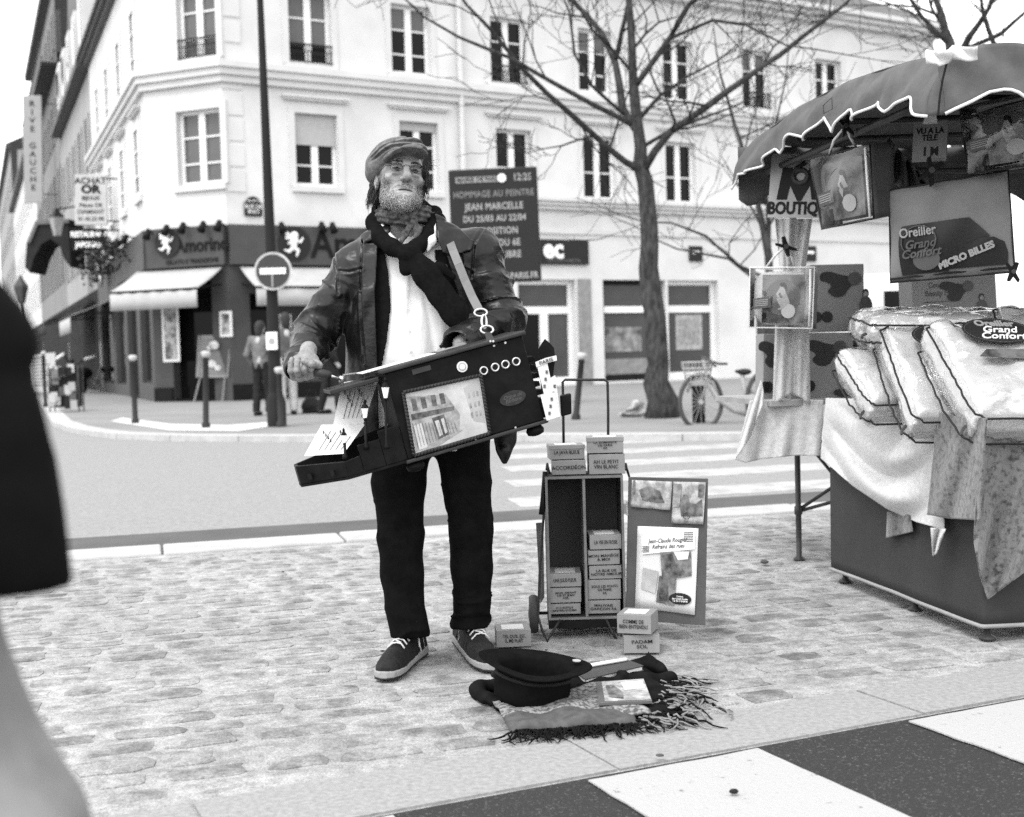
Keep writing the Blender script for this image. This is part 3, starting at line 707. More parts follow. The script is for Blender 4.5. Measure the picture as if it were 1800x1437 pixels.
# ================================================================ STREET THINGS
M_bark = mat('bark', .048, .95, .5, 18, spec=.05, bump=1., bscale=45, stretch=(1, 1, .35)); M_twig = mat('twig_bark', .038, .95, .2, 10, spec=.05)
def tree(name, label, limbs, seed, lev=3, dens=1.0, sub=.62):
    """limbs: lists of (px, py, depth, half width in px); the first is the trunk"""
    rg = random.Random(seed); base = P(*limbs[0][0][:3]); base.z = ZF
    t = thing(name, base, label, 'tree', 'bare street trees')
    tr, tw = MB(), MB(); paths = []
    for L in limbs:
        pts = [P(a, b, Y) for a, b, Y, w in L]; rs = [w * Y / FPX for a, b, Y, w in L]
        # resample with a slight wobble
        q, r_ = [], []
        for i in range(len(pts) - 1):
            n_ = max(2, int((pts[i + 1] - pts[i]).length / .25))
            for j in range(n_):
                f_ = j / n_; p = pts[i].lerp(pts[i + 1], f_); amp = rs[i] * .25
                q.append(p + Vector((rg.uniform(-amp, amp), rg.uniform(-amp, amp), 0))); r_.append((rs[i] * (1 - f_) + rs[i + 1] * f_) * rg.uniform(.93, 1.07))
        q.append(pts[-1]); r_.append(rs[-1])
        if L is limbs[0]:
            q[0].z = ZF - .1; r_[0] *= 1.35; r_[1] *= 1.12
        tr.tube(q, r_, 12 if L is limbs[0] else 7); paths.append((q, r_))
    def twig(p, d, L, r0, k):
        n_ = 4; q = [p]; rr = [r0]
        for i in range(n_):
            d = (d + Vector((rg.gauss(0, .22), rg.gauss(0, .22), rg.gauss(.05, .16)))).normalized()
            p = p + d * L / n_; q.append(p); rr.append(r0 * (1 - .75 * (i + 1) / n_))
            if k > 0 and rg.random() < .92 * dens:
                ax = Vector((rg.gauss(0, 1), rg.gauss(0, 1), rg.gauss(.2, .7))).normalized()
                twig(p, (d * .75 + ax * .75).normalized(), L * rg.uniform(.4, .75), max(rr[-1] * .7, .0035), k - 1)
        tw.tube(q, [max(x, .0042) for x in rr], 4 if k > 1 else 3, cap=False)
    for (q, r_), L in zip(paths, limbs):
        s_ = 2 if L is not limbs[0] else int(len(q) * .62)
        for i in range(s_, len(q)):
            if rg.random() < sub * dens:
                d = (q[i] - q[i - 1]).normalized(); ax = Vector((rg.gauss(0, 1), rg.gauss(0, 1), rg.gauss(.25, .7))).normalized()
                twig(q[i], (d * .6 + ax * .8).normalized(), rg.uniform(.9, 1.9), max(min(r_[i] * .45, .03), .008), lev - 1)
        twig(q[-1], (q[-1] - q[-2]).normalized(), 1.6, max(r_[-1], .01), lev - 1)
    tr.build('trunk', M_bark, t, True); tag(tw.build('crown', M_twig, t, True), kind='stuff')
    return t
YT = G(1160, 735, ZF).y
tree('street_tree', 'bare forked street tree with a thick trunk beside the parked bicycle', [
    [(1162, 735, YT, 24), (1156, 640, YT, 20), (1151, 560, YT, 19), (1143, 470, YT, 18), (1138, 400, YT, 16), (1131, 320, YT, 14), (1124, 260, YT, 11), (1117, 169, YT, 9), (1112, 89, YT, 7), (1107, 0, YT, 6), (1100, -90, YT, 4)],
    [(1130, 300, YT, 8), (1178, 231, YT - .3, 6.5), (1244, 187, YT - .7, 6), (1311, 138, YT - 1.0, 5), (1369, 98, YT - 1.2, 4.5), (1427, 53, YT - 1.5, 4), (1489, 5, YT - 1.8, 3)],
    [(1128, 300, YT, 7), (1100, 286, YT - .2, 6), (990, 190, YT - .8, 5), (917, 121, YT - 1.1, 4), (865, 55, YT - 1.4, 3.5), (821, 10, YT - 1.6, 2.5)],
    [(1122, 238, YT, 6), (1095, 191, YT + .3, 7), (1082, 110, YT + .5, 6), (1058, 58, YT + .7, 5), (1013, 8, YT + .9, 4)],
    [(1082, 105, YT + .5, 5), (1092, 60, YT + .3, 4), (1104, 5, YT + .2, 3.5)],
    [(1108, 218, YT - .2, 5), (990, 156, YT - .9, 4), (898, 103, YT - 1.3, 3.5), (807, 66, YT - 1.5, 2.8), (745, 30, YT - 1.7, 2)],
    [(1116, 155, YT, 5.5), (1178, 67, YT - .3, 5), (1212, 8, YT - .6, 4)],
    [(1178, 68, YT - .3, 3.5), (1253, 36, YT - .8, 3), (1311, 44, YT - 1.1, 2.5), (1382, 80, YT - 1.4, 1.5)],
    [(1095, 200, YT + .2, 3.5), (1040, 150, YT - .4, 3), (1010, 95, YT - .6, 2.4), (1000, 20, YT - .7, 2)]], 5, lev=4, dens=.82, sub=.6)
YT2 = YT + 2.5
tree('street_tree', 'slim bare tree whose crown shows left of the market stall', [
    [(1350, 725, YT2, 9), (1352, 560, YT2, 8), (1351, 450, YT2, 7), (1336, 370, YT2, 5), (1318, 300, YT2, 4), (1290, 215, YT2, 3)],
    [(1351, 452, YT2, 5), (1352, 400, YT2, 4), (1345, 310, YT2 - .5, 3), (1362, 230, YT2 - .6, 2)],
    [(1351, 492, YT2, 4), (1300, 468, YT2 - .4, 3), (1240, 415, YT2 - .7, 2.4), (1180, 392, YT2 - .9, 1.6)],
    [(1345, 505, YT2, 3.5), (1280, 455, YT2 + .5, 2.5), (1190, 438, YT2 + .8, 1.5)]], 21, lev=3, dens=.85, sub=.6)
tree('street_tree', 'bare tree showing above the stall canopy at the right edge', [
    [(1690, 725, 19, 14), (1685, 400, 19, 12), (1678, 150, 19, 11), (1670, 75, 19, 9), (1655, 30, 19, 6), (1635, -40, 19, 4)],
    [(1682, 110, 19, 7), (1705, 65, 18.6, 6), (1735, 20, 18.3, 4), (1760, -30, 18, 3)],
    [(1680, 150, 19, 6), (1750, 85, 18.5, 5), (1728, 25, 18.3, 3.5), (1720, -40, 18, 2.5)],
    [(1690, 90, 19, 5), (1760, 60, 18.6, 4), (1810, 15, 18.3, 3)],
    [(1672, 80, 19, 5), (1620, 30, 18.8, 4), (1590, -20, 18.6, 3)]], 33, lev=4, dens=.9, sub=.7)
# tall dark lamp pole with no-entry sign
YP = G(487, 750, ZF).y
M_pole = mat('dark_green_pole', .016, .6, .12, 4, spec=.1)
pole = thing('lamp_pole', G(487, 750, ZF), 'tall dark tapering street pole carrying the no-entry sign', 'pole')
pts = [P(487, 750, YP), P(484, 690, YP), P(474, 420, YP), P(463, 200, YP), P(452, 0, YP), P(443, -150, YP)]; x0 = pts[0].x
MB().tube([(x0 + (p.x - x0) * .35, p.y, p.z) for p in pts], [.105, .095, .075, .06, .045, .04], 14).build('shaft', M_pole, pole, True)
MB().lathe([(.14, 0), (.14, .35), (.11, .45), (.1, .5)], (x0, YP, ZF), 16).build('base', M_pole, pole, True, 40)
MB().bb((x0 - .09, YP - .13, 1.17), (x0 + .07, YP - .125, 1.42)).build('sticker', M_white, pole)
MB().disc((x0 - .01, YP - .13, 1.29), .05, (0, -1, 0), .004, 16).build('sticker_mark', mat('sticker_grey', .3), pole)
ne = thing('no_entry_sign', P(480, 476, YP - .12), 'round no-entry sign with a white bar on the tall pole', 'sign')
c = P(480, 477, YP - .14); rr = 33 * YP / FPX
MB().disc(c, rr, (0, -1, 0), .01, 36).build('border', mat('sign_rim', .42, .5), ne)
MB().disc(c + Vector((0, -.012, 0)), rr * .88, (0, -1, 0), .006, 36).build('face', mat('sign_face', .04, .45, .05), ne)
MB().bb((c.x - rr * .68, c.y - .03, c.z - rr * .16), (c.x + rr * .68, c.y - .021, c.z + rr * .16)).build('bar', M_white, ne)
MB().bb((c.x - .02, c.y - .0295, c.z - rr * .85), (c.x + .0, c.y - .021, c.z - rr * .17)).build('bracket_line', mat('sign_bracket', .3), ne)
# bollards
M_sgk = mat('knob_white', .42, .6, .1, 9); M_bol = mat('bollard_brown', .02, .55, .1, 5)
def bollard(px, py, h, label, lean=0.):
    g = G(px, py, ZF); t = thing('bollard', g, label, 'bollard', 'bollards on the far pavement')
    Mx = Matrix.Translation(g) @ Matrix.Rotation(R(lean), 4, 'Y')
    MB(Mx).lathe([(.065, 0), (.065, .06), (.045, .09), (.042, h - .14), (.05, h - .13), (.05, h - .11), (.03, h - .1)], n=12).build('post', M_bol, t, True, 40)
    MB(Mx).lathe([(.03, h - .1), (.055, h - .08), (.068, h - .04), (.062, h - .01), (.03, h)], n=14).build('knob', M_sgk, t, True)
bollard(238, 745, 1.1, 'white-topped bollard standing left of the easel board'); bollard(362, 753, 1.12, 'white-topped bollard in front of the easel board', 2)
bollard(494, 751, .86, 'white-topped bollard right next to the tall pole'); bollard(1012, 738, .95, 'leaning white-topped bollard seen past the barrel organ', 7)
bollard(80, 716, 1.3, 'white-topped bollard far left near the menu board')
# municipal display panel
YD = 23.0
dp_ = thing('display_panel', P(868, 720, YD), 'tall dark electronic message board behind the organ player', 'sign')
M_scr = mat('screen_dark', .016, .6, .05, 2); M_led = mat('led_text', .30, .6, .05, 2); M_ledf = mat('led_text_faint', .16, .6, .05, 2)
qa, qb, qc, qd = P(789, 299, YD), P(945, 292, YD), P(951, 494, YD), P(795, 500, YD)
ux = (qb - qa).normalized(); uy = (qa - qd).normalized(); cen = (qa + qb + qc + qd) / 4; wD, hD = (qb - qa).length, (qa - qd).length
MD = frame(cen, ux, uy)
bevel(MB(MD).box((0, 0, -.12), (wD, hD, .24)).build('cabinet', M_scr, dp_), .03)
MB().tube([P(868, 722, YD) + Vector((0, .12, 0)), P(868, 490, YD) + Vector((0, .12, 0))], .11, 12).build('post', M_pole, dp_, True)
def led(s, yy, size, xx=0, m=M_led): text(s, size, MD @ Matrix.Translation((xx * wD, yy * hD, .004)), m, dp_, 'led_text', .002, .004, sx=.80, space=1.08)
MB(MD).box((-.17 * wD, .405 * hD, .006), (.50 * wD, .05 * hD, .008)).build('header_bar', M_led, dp_); MB(MD).disc((.1 * wD, .41 * hD, .012), .075, (0, 0, 1), .006, 20).build('header_crest', M_white, dp_)
text('MAIRIE DE PARIS', .1, MD @ Matrix.Translation((-.17 * wD, .405 * hD, .012)), M_scr, dp_, 'led_text', .002, .003)
led('12:25', .41, .17, .33); led('HOMMAGE AU PEINTRE', .275, .155, 0, M_ledf); led('JEAN MARCELLE', .165, .165); led('DU 25/03 AU 22/04', .06, .155); led('EXPOSITION', -.05, .165); led('MAIRIE DU 6E', -.155, .165); led('ENTREE LIBRE', -.26, .165); led('WWW.PARIS.FR', -.45, .15, .17)
# easel board
eb_ = thing('easel_board', G(370, 705, ZF), 'grey easel signboard with pictures of ice cream outside the shop', 'signboard')
YA = G(370, 706, ZF).y
q = [P(353, 590, YA + .1), P(405, 589, YA + .1), P(398, 664, YA - .05), P(346, 664, YA - .05)]
MB().prism(q, (0, .04, 0)).build('board', mat('board_grey', .22, .6, .1, 3), eb_)
ins = [q[0].lerp(q[2], .08), q[1].lerp(q[3], .08), q[2].lerp(q[0], .08), q[3].lerp(q[1], .08)]
MB().prism([p + Vector((0, -.012, 0)) for p in ins], (0, .008, 0)).build('print', mat('board_print', .13, .6, .3, 2, v2=.2), eb_)
for px, py, r_ in ((376, 607, .12), (372, 640, .11), (383, 647, .08), (368, 612, .06)): MB().disc(P(px, py, YA - .06), r_, (0, -1, 0), .004, 14, r_ * .8).build('ice_cream_picture', mat('print_pale', .5, .7, .3, 9), eb_)
for a, b in (((353, 660), (341, 708)), ((396, 660), (391, 706)), ((350, 590), (346, 664)), ((405, 590), (400, 664))): MB().tube([P(*a, YA - .04), P(*b, YA - .12)], .022, 5).build('leg', mat('easel_wood', .2), eb_)
# ---------------------------------------------------------------- simple people for the background
M_skin = mat('skin', .36, .6, .06, 20); M_hair = mat('dark_hair', .02, .6, .3, 30)
def figure(label, g, h, yaw, top, legs, hair, stride=.0, arms=.15, light_band=False, h0=.014):
    """standing person with feet at g, facing yaw (0 = towards the camera)"""
    k = h / 1.72; t = thing('person', g, label, 'person', None, yaw)
    Mx = (Matrix.Translation(g) @ Matrix.Rotation(yaw, 4, 'Z') @ Matrix.Scale(k, 4))
    sL, sR = stride, -stride
    hip = .93; J = {}
    for s_, st in ((-1, sL), (1, sR)): J[s_] = ((s_ * .09, 0, hip), (s_ * .1, -.03 - st * .5, .5), (s_ * .11, -st * .9 + .02, .07), (s_ * .12, -st * .9 - .14, .035))
    def body(p):
        d = ell(p, (0, -.01, 1.61), (.075, .095, .115)); d = smin(d, cone(p, (0, .02, 1.4), (0, .01, 1.56), .05), .02); d = smin(d, cone(p, (0, .02, 1.0), (0, .01, 1.35), .11, .12), .03)
        d = smin(d, sph(p, (0, -.105, 1.595), .018), .02)
        for s_ in (-1, 1):
            sh, el, wr = (s_ * .18, .02, 1.40), (s_ * (.24 + arms * .2), .05, 1.12), (s_ * (.2 + arms * .1), -.1, .9)
            d = smin(d, chain(p, [sh, el, wr, (s_ * .19, -.15, .82)], [.045, .04, .03, .035], .02), .02)
            d = smin(d, chain(p, J[s_], [.07, .055, .04, .035], .02), .03)
        return d
    def topf(p):
        d = smin(cone(p, (-.13, .01, 1.37), (.13, .01, 1.37), .085), cone(p, (0, .0, .95), (0, .01, 1.3), .175, .17, ((0, 1, 0), .72)), .06)
        for s_ in (-1, 1): d = smin(d, chain(p, [(s_ * .18, .02, 1.40), (s_ * (.24 + arms * .2), .05, 1.12), (s_ * (.2 + arms * .1), -.1, .92)], [.07, .06, .05], .02), .03)
        return np.maximum(d + .006 * wav(p, 28, 3), .86 - p[:, 2])
    def legf(p):
        d = cone(p, (0, .01, .93), (0, .01, .98), .15, .15, ((0, 1, 0), .75))
        for s_ in (-1, 1): d = smin(d, chain(p, J[s_][:3], [.1, .078, .066], .02), .03)
        return np.maximum(d + .004 * wav(p, 30, 5), .07 - p[:, 2])
    def shoef(p):
        d = None
        for s_ in (-1, 1):
            e = cone(p, J[s_][2][:2] + (.04,), J[s_][3][:2] + (.035,), .05, .045); d = e if d is None else np.minimum(d, e)
        return np.maximum(d, -p[:, 2])
    def hairf(p): return np.maximum(smin(ell(p, (0, .012, 1.635), (.088, .105, .11)), ell(p, (0, .06, 1.55), (.075, .06, .12)), .03), -(p[:, 1] + .045 + (p[:, 2] - 1.66) * .6))
    for nm, fn, m in (('body', body, M_skin), ('jacket', topf, top), ('trousers', legf, legs), ('shoes', shoef, M_black), ('hair', hairf, hair)):
        V, F = clay(fn, (-.42, -.55, -.02), (.42, .45, 1.8), h0)
        obj(nm, clay_mesh(nm, [(V, F)]), m, t, Mx)
    return t
M_cd = mat('cloth_dark', .012, .85, .2, 9); M_cg = mat('cloth_grey', .07, .85, .2, 9); M_cl = mat('cloth_light', .38, .85, .1, 9); M_cm = mat('cloth_mid', .13, .85, .2, 9)
figure('person with dark hair and dark jacket standing just left of the tall pole', G(463, 731, ZF), 1.62, R(160), M_cm, M_cd, M_hair, .05)
figure('person in a grey top and light trousers partly behind the tall pole', G(507, 730, ZF), 1.75, R(200), M_cg, M_cl, M_hair, .08)
figure('person in dark clothes half hidden behind the sleeve of the organ player', G(582, 728, ZF), 1.72, R(100), M_cd, M_cd, M_hair, .18)
hb = thing('handbag', G(548, 727, ZF), 'dark bag lying on the pavement right of the tall pole', 'bag')
g = G(548, 727, ZF)
sculpt('bag_body', lambda p: smin(ell(p, (g.x, g.y, g.z + .14), (.17, .12, .15)), rbox(p, (g.x, g.y, g.z + .08), (.16, .1, .08), .03), .05) + .008 * wav(p, 30, 2), (g.x - .3, g.y - .2, g.z - .02), (g.x + .3, g.y + .2, g.z + .35), .015, M_cd, hb)
MB().tube([(g.x - .1, g.y, g.z + .25), (g.x - .06, g.y, g.z + .4), (g.x + .06, g.y, g.z + .4), (g.x + .1, g.y, g.z + .25)], .012, 5).build('handle', M_black, hb)
# ---------------------------------------------------------------- bicycle by the post
M_bw = mat('bicycle_grey', .30, .4, .08, 5); M_tyre = mat('tyre_grey', .06, .8, .1, 9); M_rub = mat('rubber', .02, .8)
YB = G(1232, 757, ZR).y
bk = thing('bicycle', G(1232, 757, ZR), 'pale city bicycle with a front basket beside the dark post', 'bicycle')
def B(px, py, o=0.): return P(px, py, YB + .10 * (px - 1232) / 100 + o)
def wheel(cx, cy, r):
    c_ = B(cx, cy); t = MB().tube([(c_.x + r * math.cos(a) * .80, c_.y + r * math.cos(a) * .25, c_.z + r * math.sin(a)) for a in [2 * math.pi * k / 32 for k in range(32)]], .028, 6, closed=True).build('wheel', M_tyre, bk, True)
    s_ = MB()
    for k in range(16):
        a = 2 * math.pi * k / 16; s_.tube([c_, (c_.x + r * math.cos(a) * .8, c_.y + r * math.cos(a) * .25, c_.z + r * math.sin(a))], .004, 3)
    s_.lathe([(.03, -.04), (.03, .04)], c_, 8, Matrix.Rotation(R(90), 3, 'X')); s_.build('spokes', M_bw, t)
    return c_
w1 = wheel(1232, 707, .345); w2 = wheel(1350, 700, .345)
def bt(name, pts, r, m=M_bw): return MB().tube(pts, r, 8).build(name, m, bk, True)
bt('fork', [w1, B(1243, 672), B(1240, 650), B(1236, 628)], .02)
bt('frame_tube', [B(1243, 672), B(1262, 702), B(1290, 722), B(1318, 730)], .034)
bt('seat_tube', [B(1316, 728), B(1310, 690), B(1304, 655)], .03); bt('chain_stay', [B(1316, 728), w2], .026); bt('seat_stay', [B(1308, 685), w2], .016)
bt('handlebar', [B(1258, 645, -.2), B(1246, 634, -.12), B(1234, 628), B(1262, 640, .2), B(1278, 640, .25)], .016, M_tyre)
bt('crank', [B(1316, 728, -.1), B(1326, 742, -.12)], .014, M_rub)
sculpt('saddle', lambda p: smin(ell(p, tuple(B(1310, 654)), (.08, .09, .04)), cone(p, tuple(B(1306, 655)), tuple(B(1294, 653)), .035, .02), .03), tuple(B(1304, 655) - Vector((.25, .2, .15))), tuple(B(1304, 655) + Vector((.25, .2, .15))), .012, M_rub, bk)
c_ = B(1226, 655); bsk = MB()
for k in range(14):
    a = 2 * math.pi * k / 14; bsk.tube([(c_.x + .15 * math.cos(a), c_.y + .12 * math.sin(a), c_.z - .12), (c_.x + .2 * math.cos(a), c_.y + .15 * math.sin(a), c_.z + .13)], .006, 4)
for z, f_ in ((-.12, .75), (-.03, .84), (.05, .92), (.13, 1)): bsk.tube([(c_.x + .2 * f_ * math.cos(a), c_.y + .15 * f_ * math.sin(a), c_.z + z) for a in [2 * math.pi * k / 18 for k in range(18)]], .008, 4, closed=True)
bsk.build('basket', M_bw, bk)
MB().tube([B(1322, 668 + .0), B(1340, 662), B(1362, 676)], .03, 6).build('mudguard', M_tyre, bk, True); MB().tube([B(1208, 690), B(1215, 672), B(1232, 663), B(1252, 672), B(1262, 695)], .022, 6).build('mudguard', M_bw, bk, True)
ps = thing('dark_post', G(1264, 757, ZF), 'stout dark square post behind the bicycle', 'post')
g = G(1264, 757, ZF); bevel(MB().bb((g.x - .075, YB + .3, ZF), (g.x + .075, YB + .45, ZF + .44)).build('post', M_black, ps), .015); bevel(MB().bb((g.x - .09, YB + .285, ZF + .441), (g.x + .09, YB + .465, ZF + .48)).build('cap', M_black, ps), .01)
g = G(1116, 733, ZF)
rb = sculpt('rubbish_bundle', lambda p: smin(smin(ell(p, (g.x - .06, g.y, g.z + .06), (.16, .1, .08)), ell(p, (g.x + .04, g.y, g.z + .15), (.09, .08, .1)), .03), ell(p, (g.x + .12, g.y, g.z + .05), (.08, .08, .07)), .02) + .02 * wav(p, 45, 4), (g.x - .3, g.y - .2, g.z - .02), (g.x + .3, g.y + .2, g.z + .35), .012, mat('crumpled_paper', .12, .8, .6, 9, v2=.4))
tag(rb, 'small crumpled bundle of rubbish at the foot of the street tree', 'rubbish')
# ---------------------------------------------------------------- side street signs and terrace
def hang_sign(label, px0, px1, py0, py1, Y, m, lines, arms=True, t=.12):
    q = [P(px0, py0, Y), P(px1, py0, Y), P(px1, py1, Y), P(px0, py1, Y)]; c = sum(q, Vector()) / 4; w = (q[1] - q[0]).length; h = (q[0] - q[3]).length
    t_ = thing('hanging_sign', c - Vector((0, 0, h / 2)), label, 'sign'); Mx = frame(c, q[1] - q[0], q[0] - q[3])
    bevel(MB(Mx).box((0, 0, -t / 2), (w, h, t)).build('panel', m, t_), .02)
    for (s, yy, size, mm, bold, sx_) in lines: text(s, size * h, Mx @ Matrix.Translation((0, yy * h, .004)), mm, t_, 'lettering', .003, bold * h, sx=sx_)
    if arms:
        for f_ in (.42, -.42): MB().tube([Mx @ Vector((w * .48, f_ * h, -t / 2)), Mx @ Vector((w * .5 + .8, f_ * h, -t / 2))], .025, 5).build('bracket', M_iron, t_)
    return t_
M_sg = mat('sign_pale', .30, .6, .05, 2); M_sg2 = mat('sign_pale_bright', .42, .6, .05, 2)
hang_sign('tall vertical pale sign with dark letters stacked one below another', 41, 74, 168, 357, 62, M_sg, [(ch, .42 - .078 * i, .075, M_black, .0015, 1.15) for i, ch in enumerate('RIVE GAUCHE')])
hang_sign('white hanging sign with lines of black writing above a dark sign', 131, 188, 307, 396, 38, M_sg2, [('ACHAT', .37, .17, M_black, .004, 1.1), ('OR', .2, .22, M_black, .012, 1.2), ('BIJOUX', .03, .11, M_disc, .003, 1), ('Pièces OR', -.11, .11, M_disc, .002, 1), ('DIAMANT', -.24, .12, M_disc, .002, 1), ('01.43.25.98', -.38, .11, M_disc, .002, 1)])
hang_sign('black hanging sign with two lines of white capitals', 125, 187, 402, 441, 38, M_black, [('RESTAURANT', .22, .34, M_white, .012, .78), ('JAPONAIS', -.24, .34, M_white, .012, .8)])
# dark restaurant canopy and lantern
ca = thing('restaurant_canopy', FL.pt(34, 3.5), 'dark scalloped restaurant canopy at the left of the side street', 'awning')
qa = [(44, 470), (47, 425), (62, 388), (120, 385), (124, 470), (112, 455), (105, 432), (88, 420), (72, 430), (60, 452), (52, 480)]
MB().prism([P(a, b, 46) for a, b in qa], (0, 1.6, 0)).build('hood', M_awnd, ca)
MB().prism([P(a, b, 45.9) for a, b in ((47, 425), (62, 388), (120, 385), (121, 392), (66, 395), (52, 428))], (0, .05, 0)).build('border', mat('canopy_border', .12), ca)
ln = thing('street_lantern', P(100, 400, 45), 'glass street lantern on a bracket under the pale hanging sign', 'lantern')
q = P(100, 395, 45)
MB().lathe([(.13, -.38), (.26, .2), (.27, .25)], q, 4).build('glass', mat('lantern_glass', .25, .3), ln); MB().lathe([(.3, .25), (.12, .42), (.05, .55)], q, 4).build('cap', M_iron, ln); MB().tube([q + Vector((0, 0, .5)), q + Vector((.3, .9, .7)), q + Vector((.5, 2.0, .6))], .03, 5).build('bracket', M_iron, ln)
ln2 = thing('street_lantern', P(38, 640, 60), 'far street lantern on its post at the left edge beyond the dark coat', 'lantern')
q = P(37, 515, 60); MB().lathe([(.16, -.5), (.34, .2), (.35, .3), (.15, .6), (.04, .8)], q, 6).build('lamp', M_cg, ln2); MB().tube([q - Vector((0, 0, .5)), (q.x, q.y, ZF)], .07, 6).build('post', M_iron, ln2)
# planting over the side street shop
pl = thing('hanging_plants', FL.pt(5.5, 3.6, .8), 'dark trailing plants hanging over the shop left of the corner', 'plant')
rg = random.Random(3); lf = MB()
for i in range(380):
    a = rg.uniform(2.6, 10.5); c_ = FL.pt(a, 4.25 + rg.gauss(0, .22) - .3 * abs(math.sin(a * 2)), rg.uniform(.2, .9)); d = Vector((rg.gauss(0, 1), rg.gauss(0, 1), rg.gauss(-.4, 1))).normalized() * rg.uniform(.1, .22); e = d.orthogonal().normalized() * .05
    lf.poly([c_, c_ + d * .5 + e, c_ + d, c_ + d * .5 - e])
tag(lf.build('foliage', mat('dark_foliage', .03, .7, .4, 3), pl), kind='stuff')
MB().tube([FL.pt(2.6, 4.23, .3), FL.pt(10.5, 4.23, .3)], .06, 6).build('planter_rail', M_black, pl)
awning(FL, 9, 14, 3.0, .5, 1.2, .5, 'small light awning farther along the side street', M_awn, M_black)
awning(FL, 15.5, 21, 3.3, .8, 1.6, .4, 'dark awning beyond the small light one in the side street', M_awnd, M_black)
for k, (px, py, lab) in enumerate(((172, 690, 'folding terrace chair nearest the shop wall in the side street'), (150, 684, 'folding terrace chair beside the rack in the side street'))):
    g = G(px, py, ZF); ch = thing('folding_chair', g, lab, 'chair', 'terrace chairs'); w = .21
    for s_ in (-1, 1):
        MB().tube([g + Vector((-.2, s_ * w, 0)), g + Vector((.2, s_ * w, .85))], .014, 5).build('leg', M_bw, ch); MB().tube([g + Vector((.2, s_ * w, 0)), g + Vector((-.16, s_ * w, .45))], .014, 5).build('leg', M_bw, ch)
    MB().bb(g + Vector((-.2, -w, .44)), g + Vector((.2, w, .47))).build('seat', M_cm, ch); MB().bb(g + Vector((.16, -w, .68)), g + Vector((.19, w, .84))).build('backrest', M_cm, ch)
mbd = thing('menu_board', G(72, 700, ZF), 'white printed menu board standing on the pavement at far left', 'signboard')
Ym = G(72, 700, ZF).y; q = [P(45, 624, Ym), P(97, 620, Ym), P(97, 690, Ym - .1), P(55, 690, Ym - .1)]
MB().prism(q, (0, .05, 0)).build('board', mat('menu_print', .36, .7, .25, 30, v2=.5), mbd)
for i in range(9): MB().prism([q[0].lerp(q[3], .12 + i * .09).lerp(q[1].lerp(q[2], .12 + i * .09), f_) + Vector((0, -.006, dz)) for f_, dz in ((.12, 0), (.6 + .1 * (i % 3), 0), (.6 + .1 * (i % 3), .035), (.12, .035))], (0, .004, 0)).build('print_line', M_cg, mbd)
for a, b in (((60, 690), (58, 704)), ((95, 690), (95, 703))): MB().tube([P(*a, Ym), P(*b, Ym)], .02, 5).build('leg', M_black, mbd)
rk = thing('postcard_rack', G(118, 724, ZF), 'cluttered stand of cards and papers beside the bollards at far left', 'rack')
g = G(118, 724, ZF); rg = random.Random(9)
for a in (-.3, .3):
    for b in (-.15, .15): MB().tube([g + Vector((a, b, 0)), g + Vector((a, b, .95))], .016, 5).build('post', M_cg, rk)
for i in range(22):
    x, z = rg.uniform(-.24, .24), rg.uniform(.15, .9); MB().bb(g + Vector((x - .07, -.19 - i * .003, z - .09)), g + Vector((x + .07, -.188 - i * .003, z + .09))).build('card', rg.choice((M_cl, M_cg, M_cm, M_cd, M_sg)), rk)
MB().bb(g + Vector((-.28, -.14, .1)), g + Vector((.28, .14, .9))).build('case', M_cd, rk)
sct = thing('parked_scooter', G(140, 690, ZF), 'dark scooter with bright handlebars parked at the mouth of the side street', 'scooter')
g = G(132, 692, ZF)
sculpt('body_shell', lambda p: smin(smin(ell(p, (g.x + .1, g.y + .5, g.z + .65), (.3, .6, .22)), cone(p, (g.x - .1, g.y - .2, g.z + .35), (g.x - .05, g.y - .1, g.z + 1.05), .16, .1), .1), rbox(p, (g.x, g.y + .2, g.z + .35), (.15, .6, .06), .04), .08), (g.x - .5, g.y - .8, g.z), (g.x + .7, g.y + 1.4, g.z + 1.4), .035, M_cd, sct)
for yy in (-.3, .9): MB().lathe([(.12, -.06), (.24, -.06), (.27, 0), (.24, .06), (.12, .06)], g + Vector((0, yy, .25)), 18, Matrix.Rotation(R(90), 3, 'Y')).build('wheel', M_rub, sct, True)
MB().tube([P(98, 632, g.y), P(113, 622, g.y)], .05, 6).build('handlebar', M_white, sct, True); MB().tube([P(148, 632, g.y), P(168, 626, g.y)], .04, 6).build('mirror_arm', M_white, sct, True)
MB().tube([P(113, 622, g.y), P(126, 650, g.y), P(148, 632, g.y)], .03, 5).build('fork', M_black, sct)
# white van behind the stall and a passer-by beside it
vn = thing('white_van', G(1640, 742, ZR), 'white van parked behind the market stall', 'van')
Yv = 14.5; a, b = P(1480, 742, Yv), P(2150, 730, Yv); zt = P(1650, 497, Yv).z
sculpt('body_shell', lambda p: smax(rbox(p, ((a.x + b.x) / 2, Yv + 1.0, (zt + .35) / 2 + .1), ((b.x - a.x) / 2, .95, (zt - .3) / 2), .15), -(p[:, 2] - .22), .05), (a.x - .1, Yv - .1, 0), (b.x + .1, Yv + 2.1, zt + .2), .07, mat('van_white', .62, .3, .02, 1), vn)
for x in (a.x + .8, b.x - .9): MB().lathe([(.1, -.1), (.3, -.1), (.34, -.06), (.34, .06), (.3, .1), (.1, .1)], (x, Yv + .1, ZR + .34), 20, Matrix.Rotation(R(90), 3, 'X')).build('wheel', M_rub, vn, True)
MB().bb((a.x + .5, Yv + .03, 1.25), (a.x + 1.6, Yv + .045, 1.6)).build('side_window', M_pd, vn)
figure('person in dark clothes standing behind the stall at the right edge', G(1798, 760, ZR + .0), 1.62, R(60), M_cg, M_cd, M_hair)
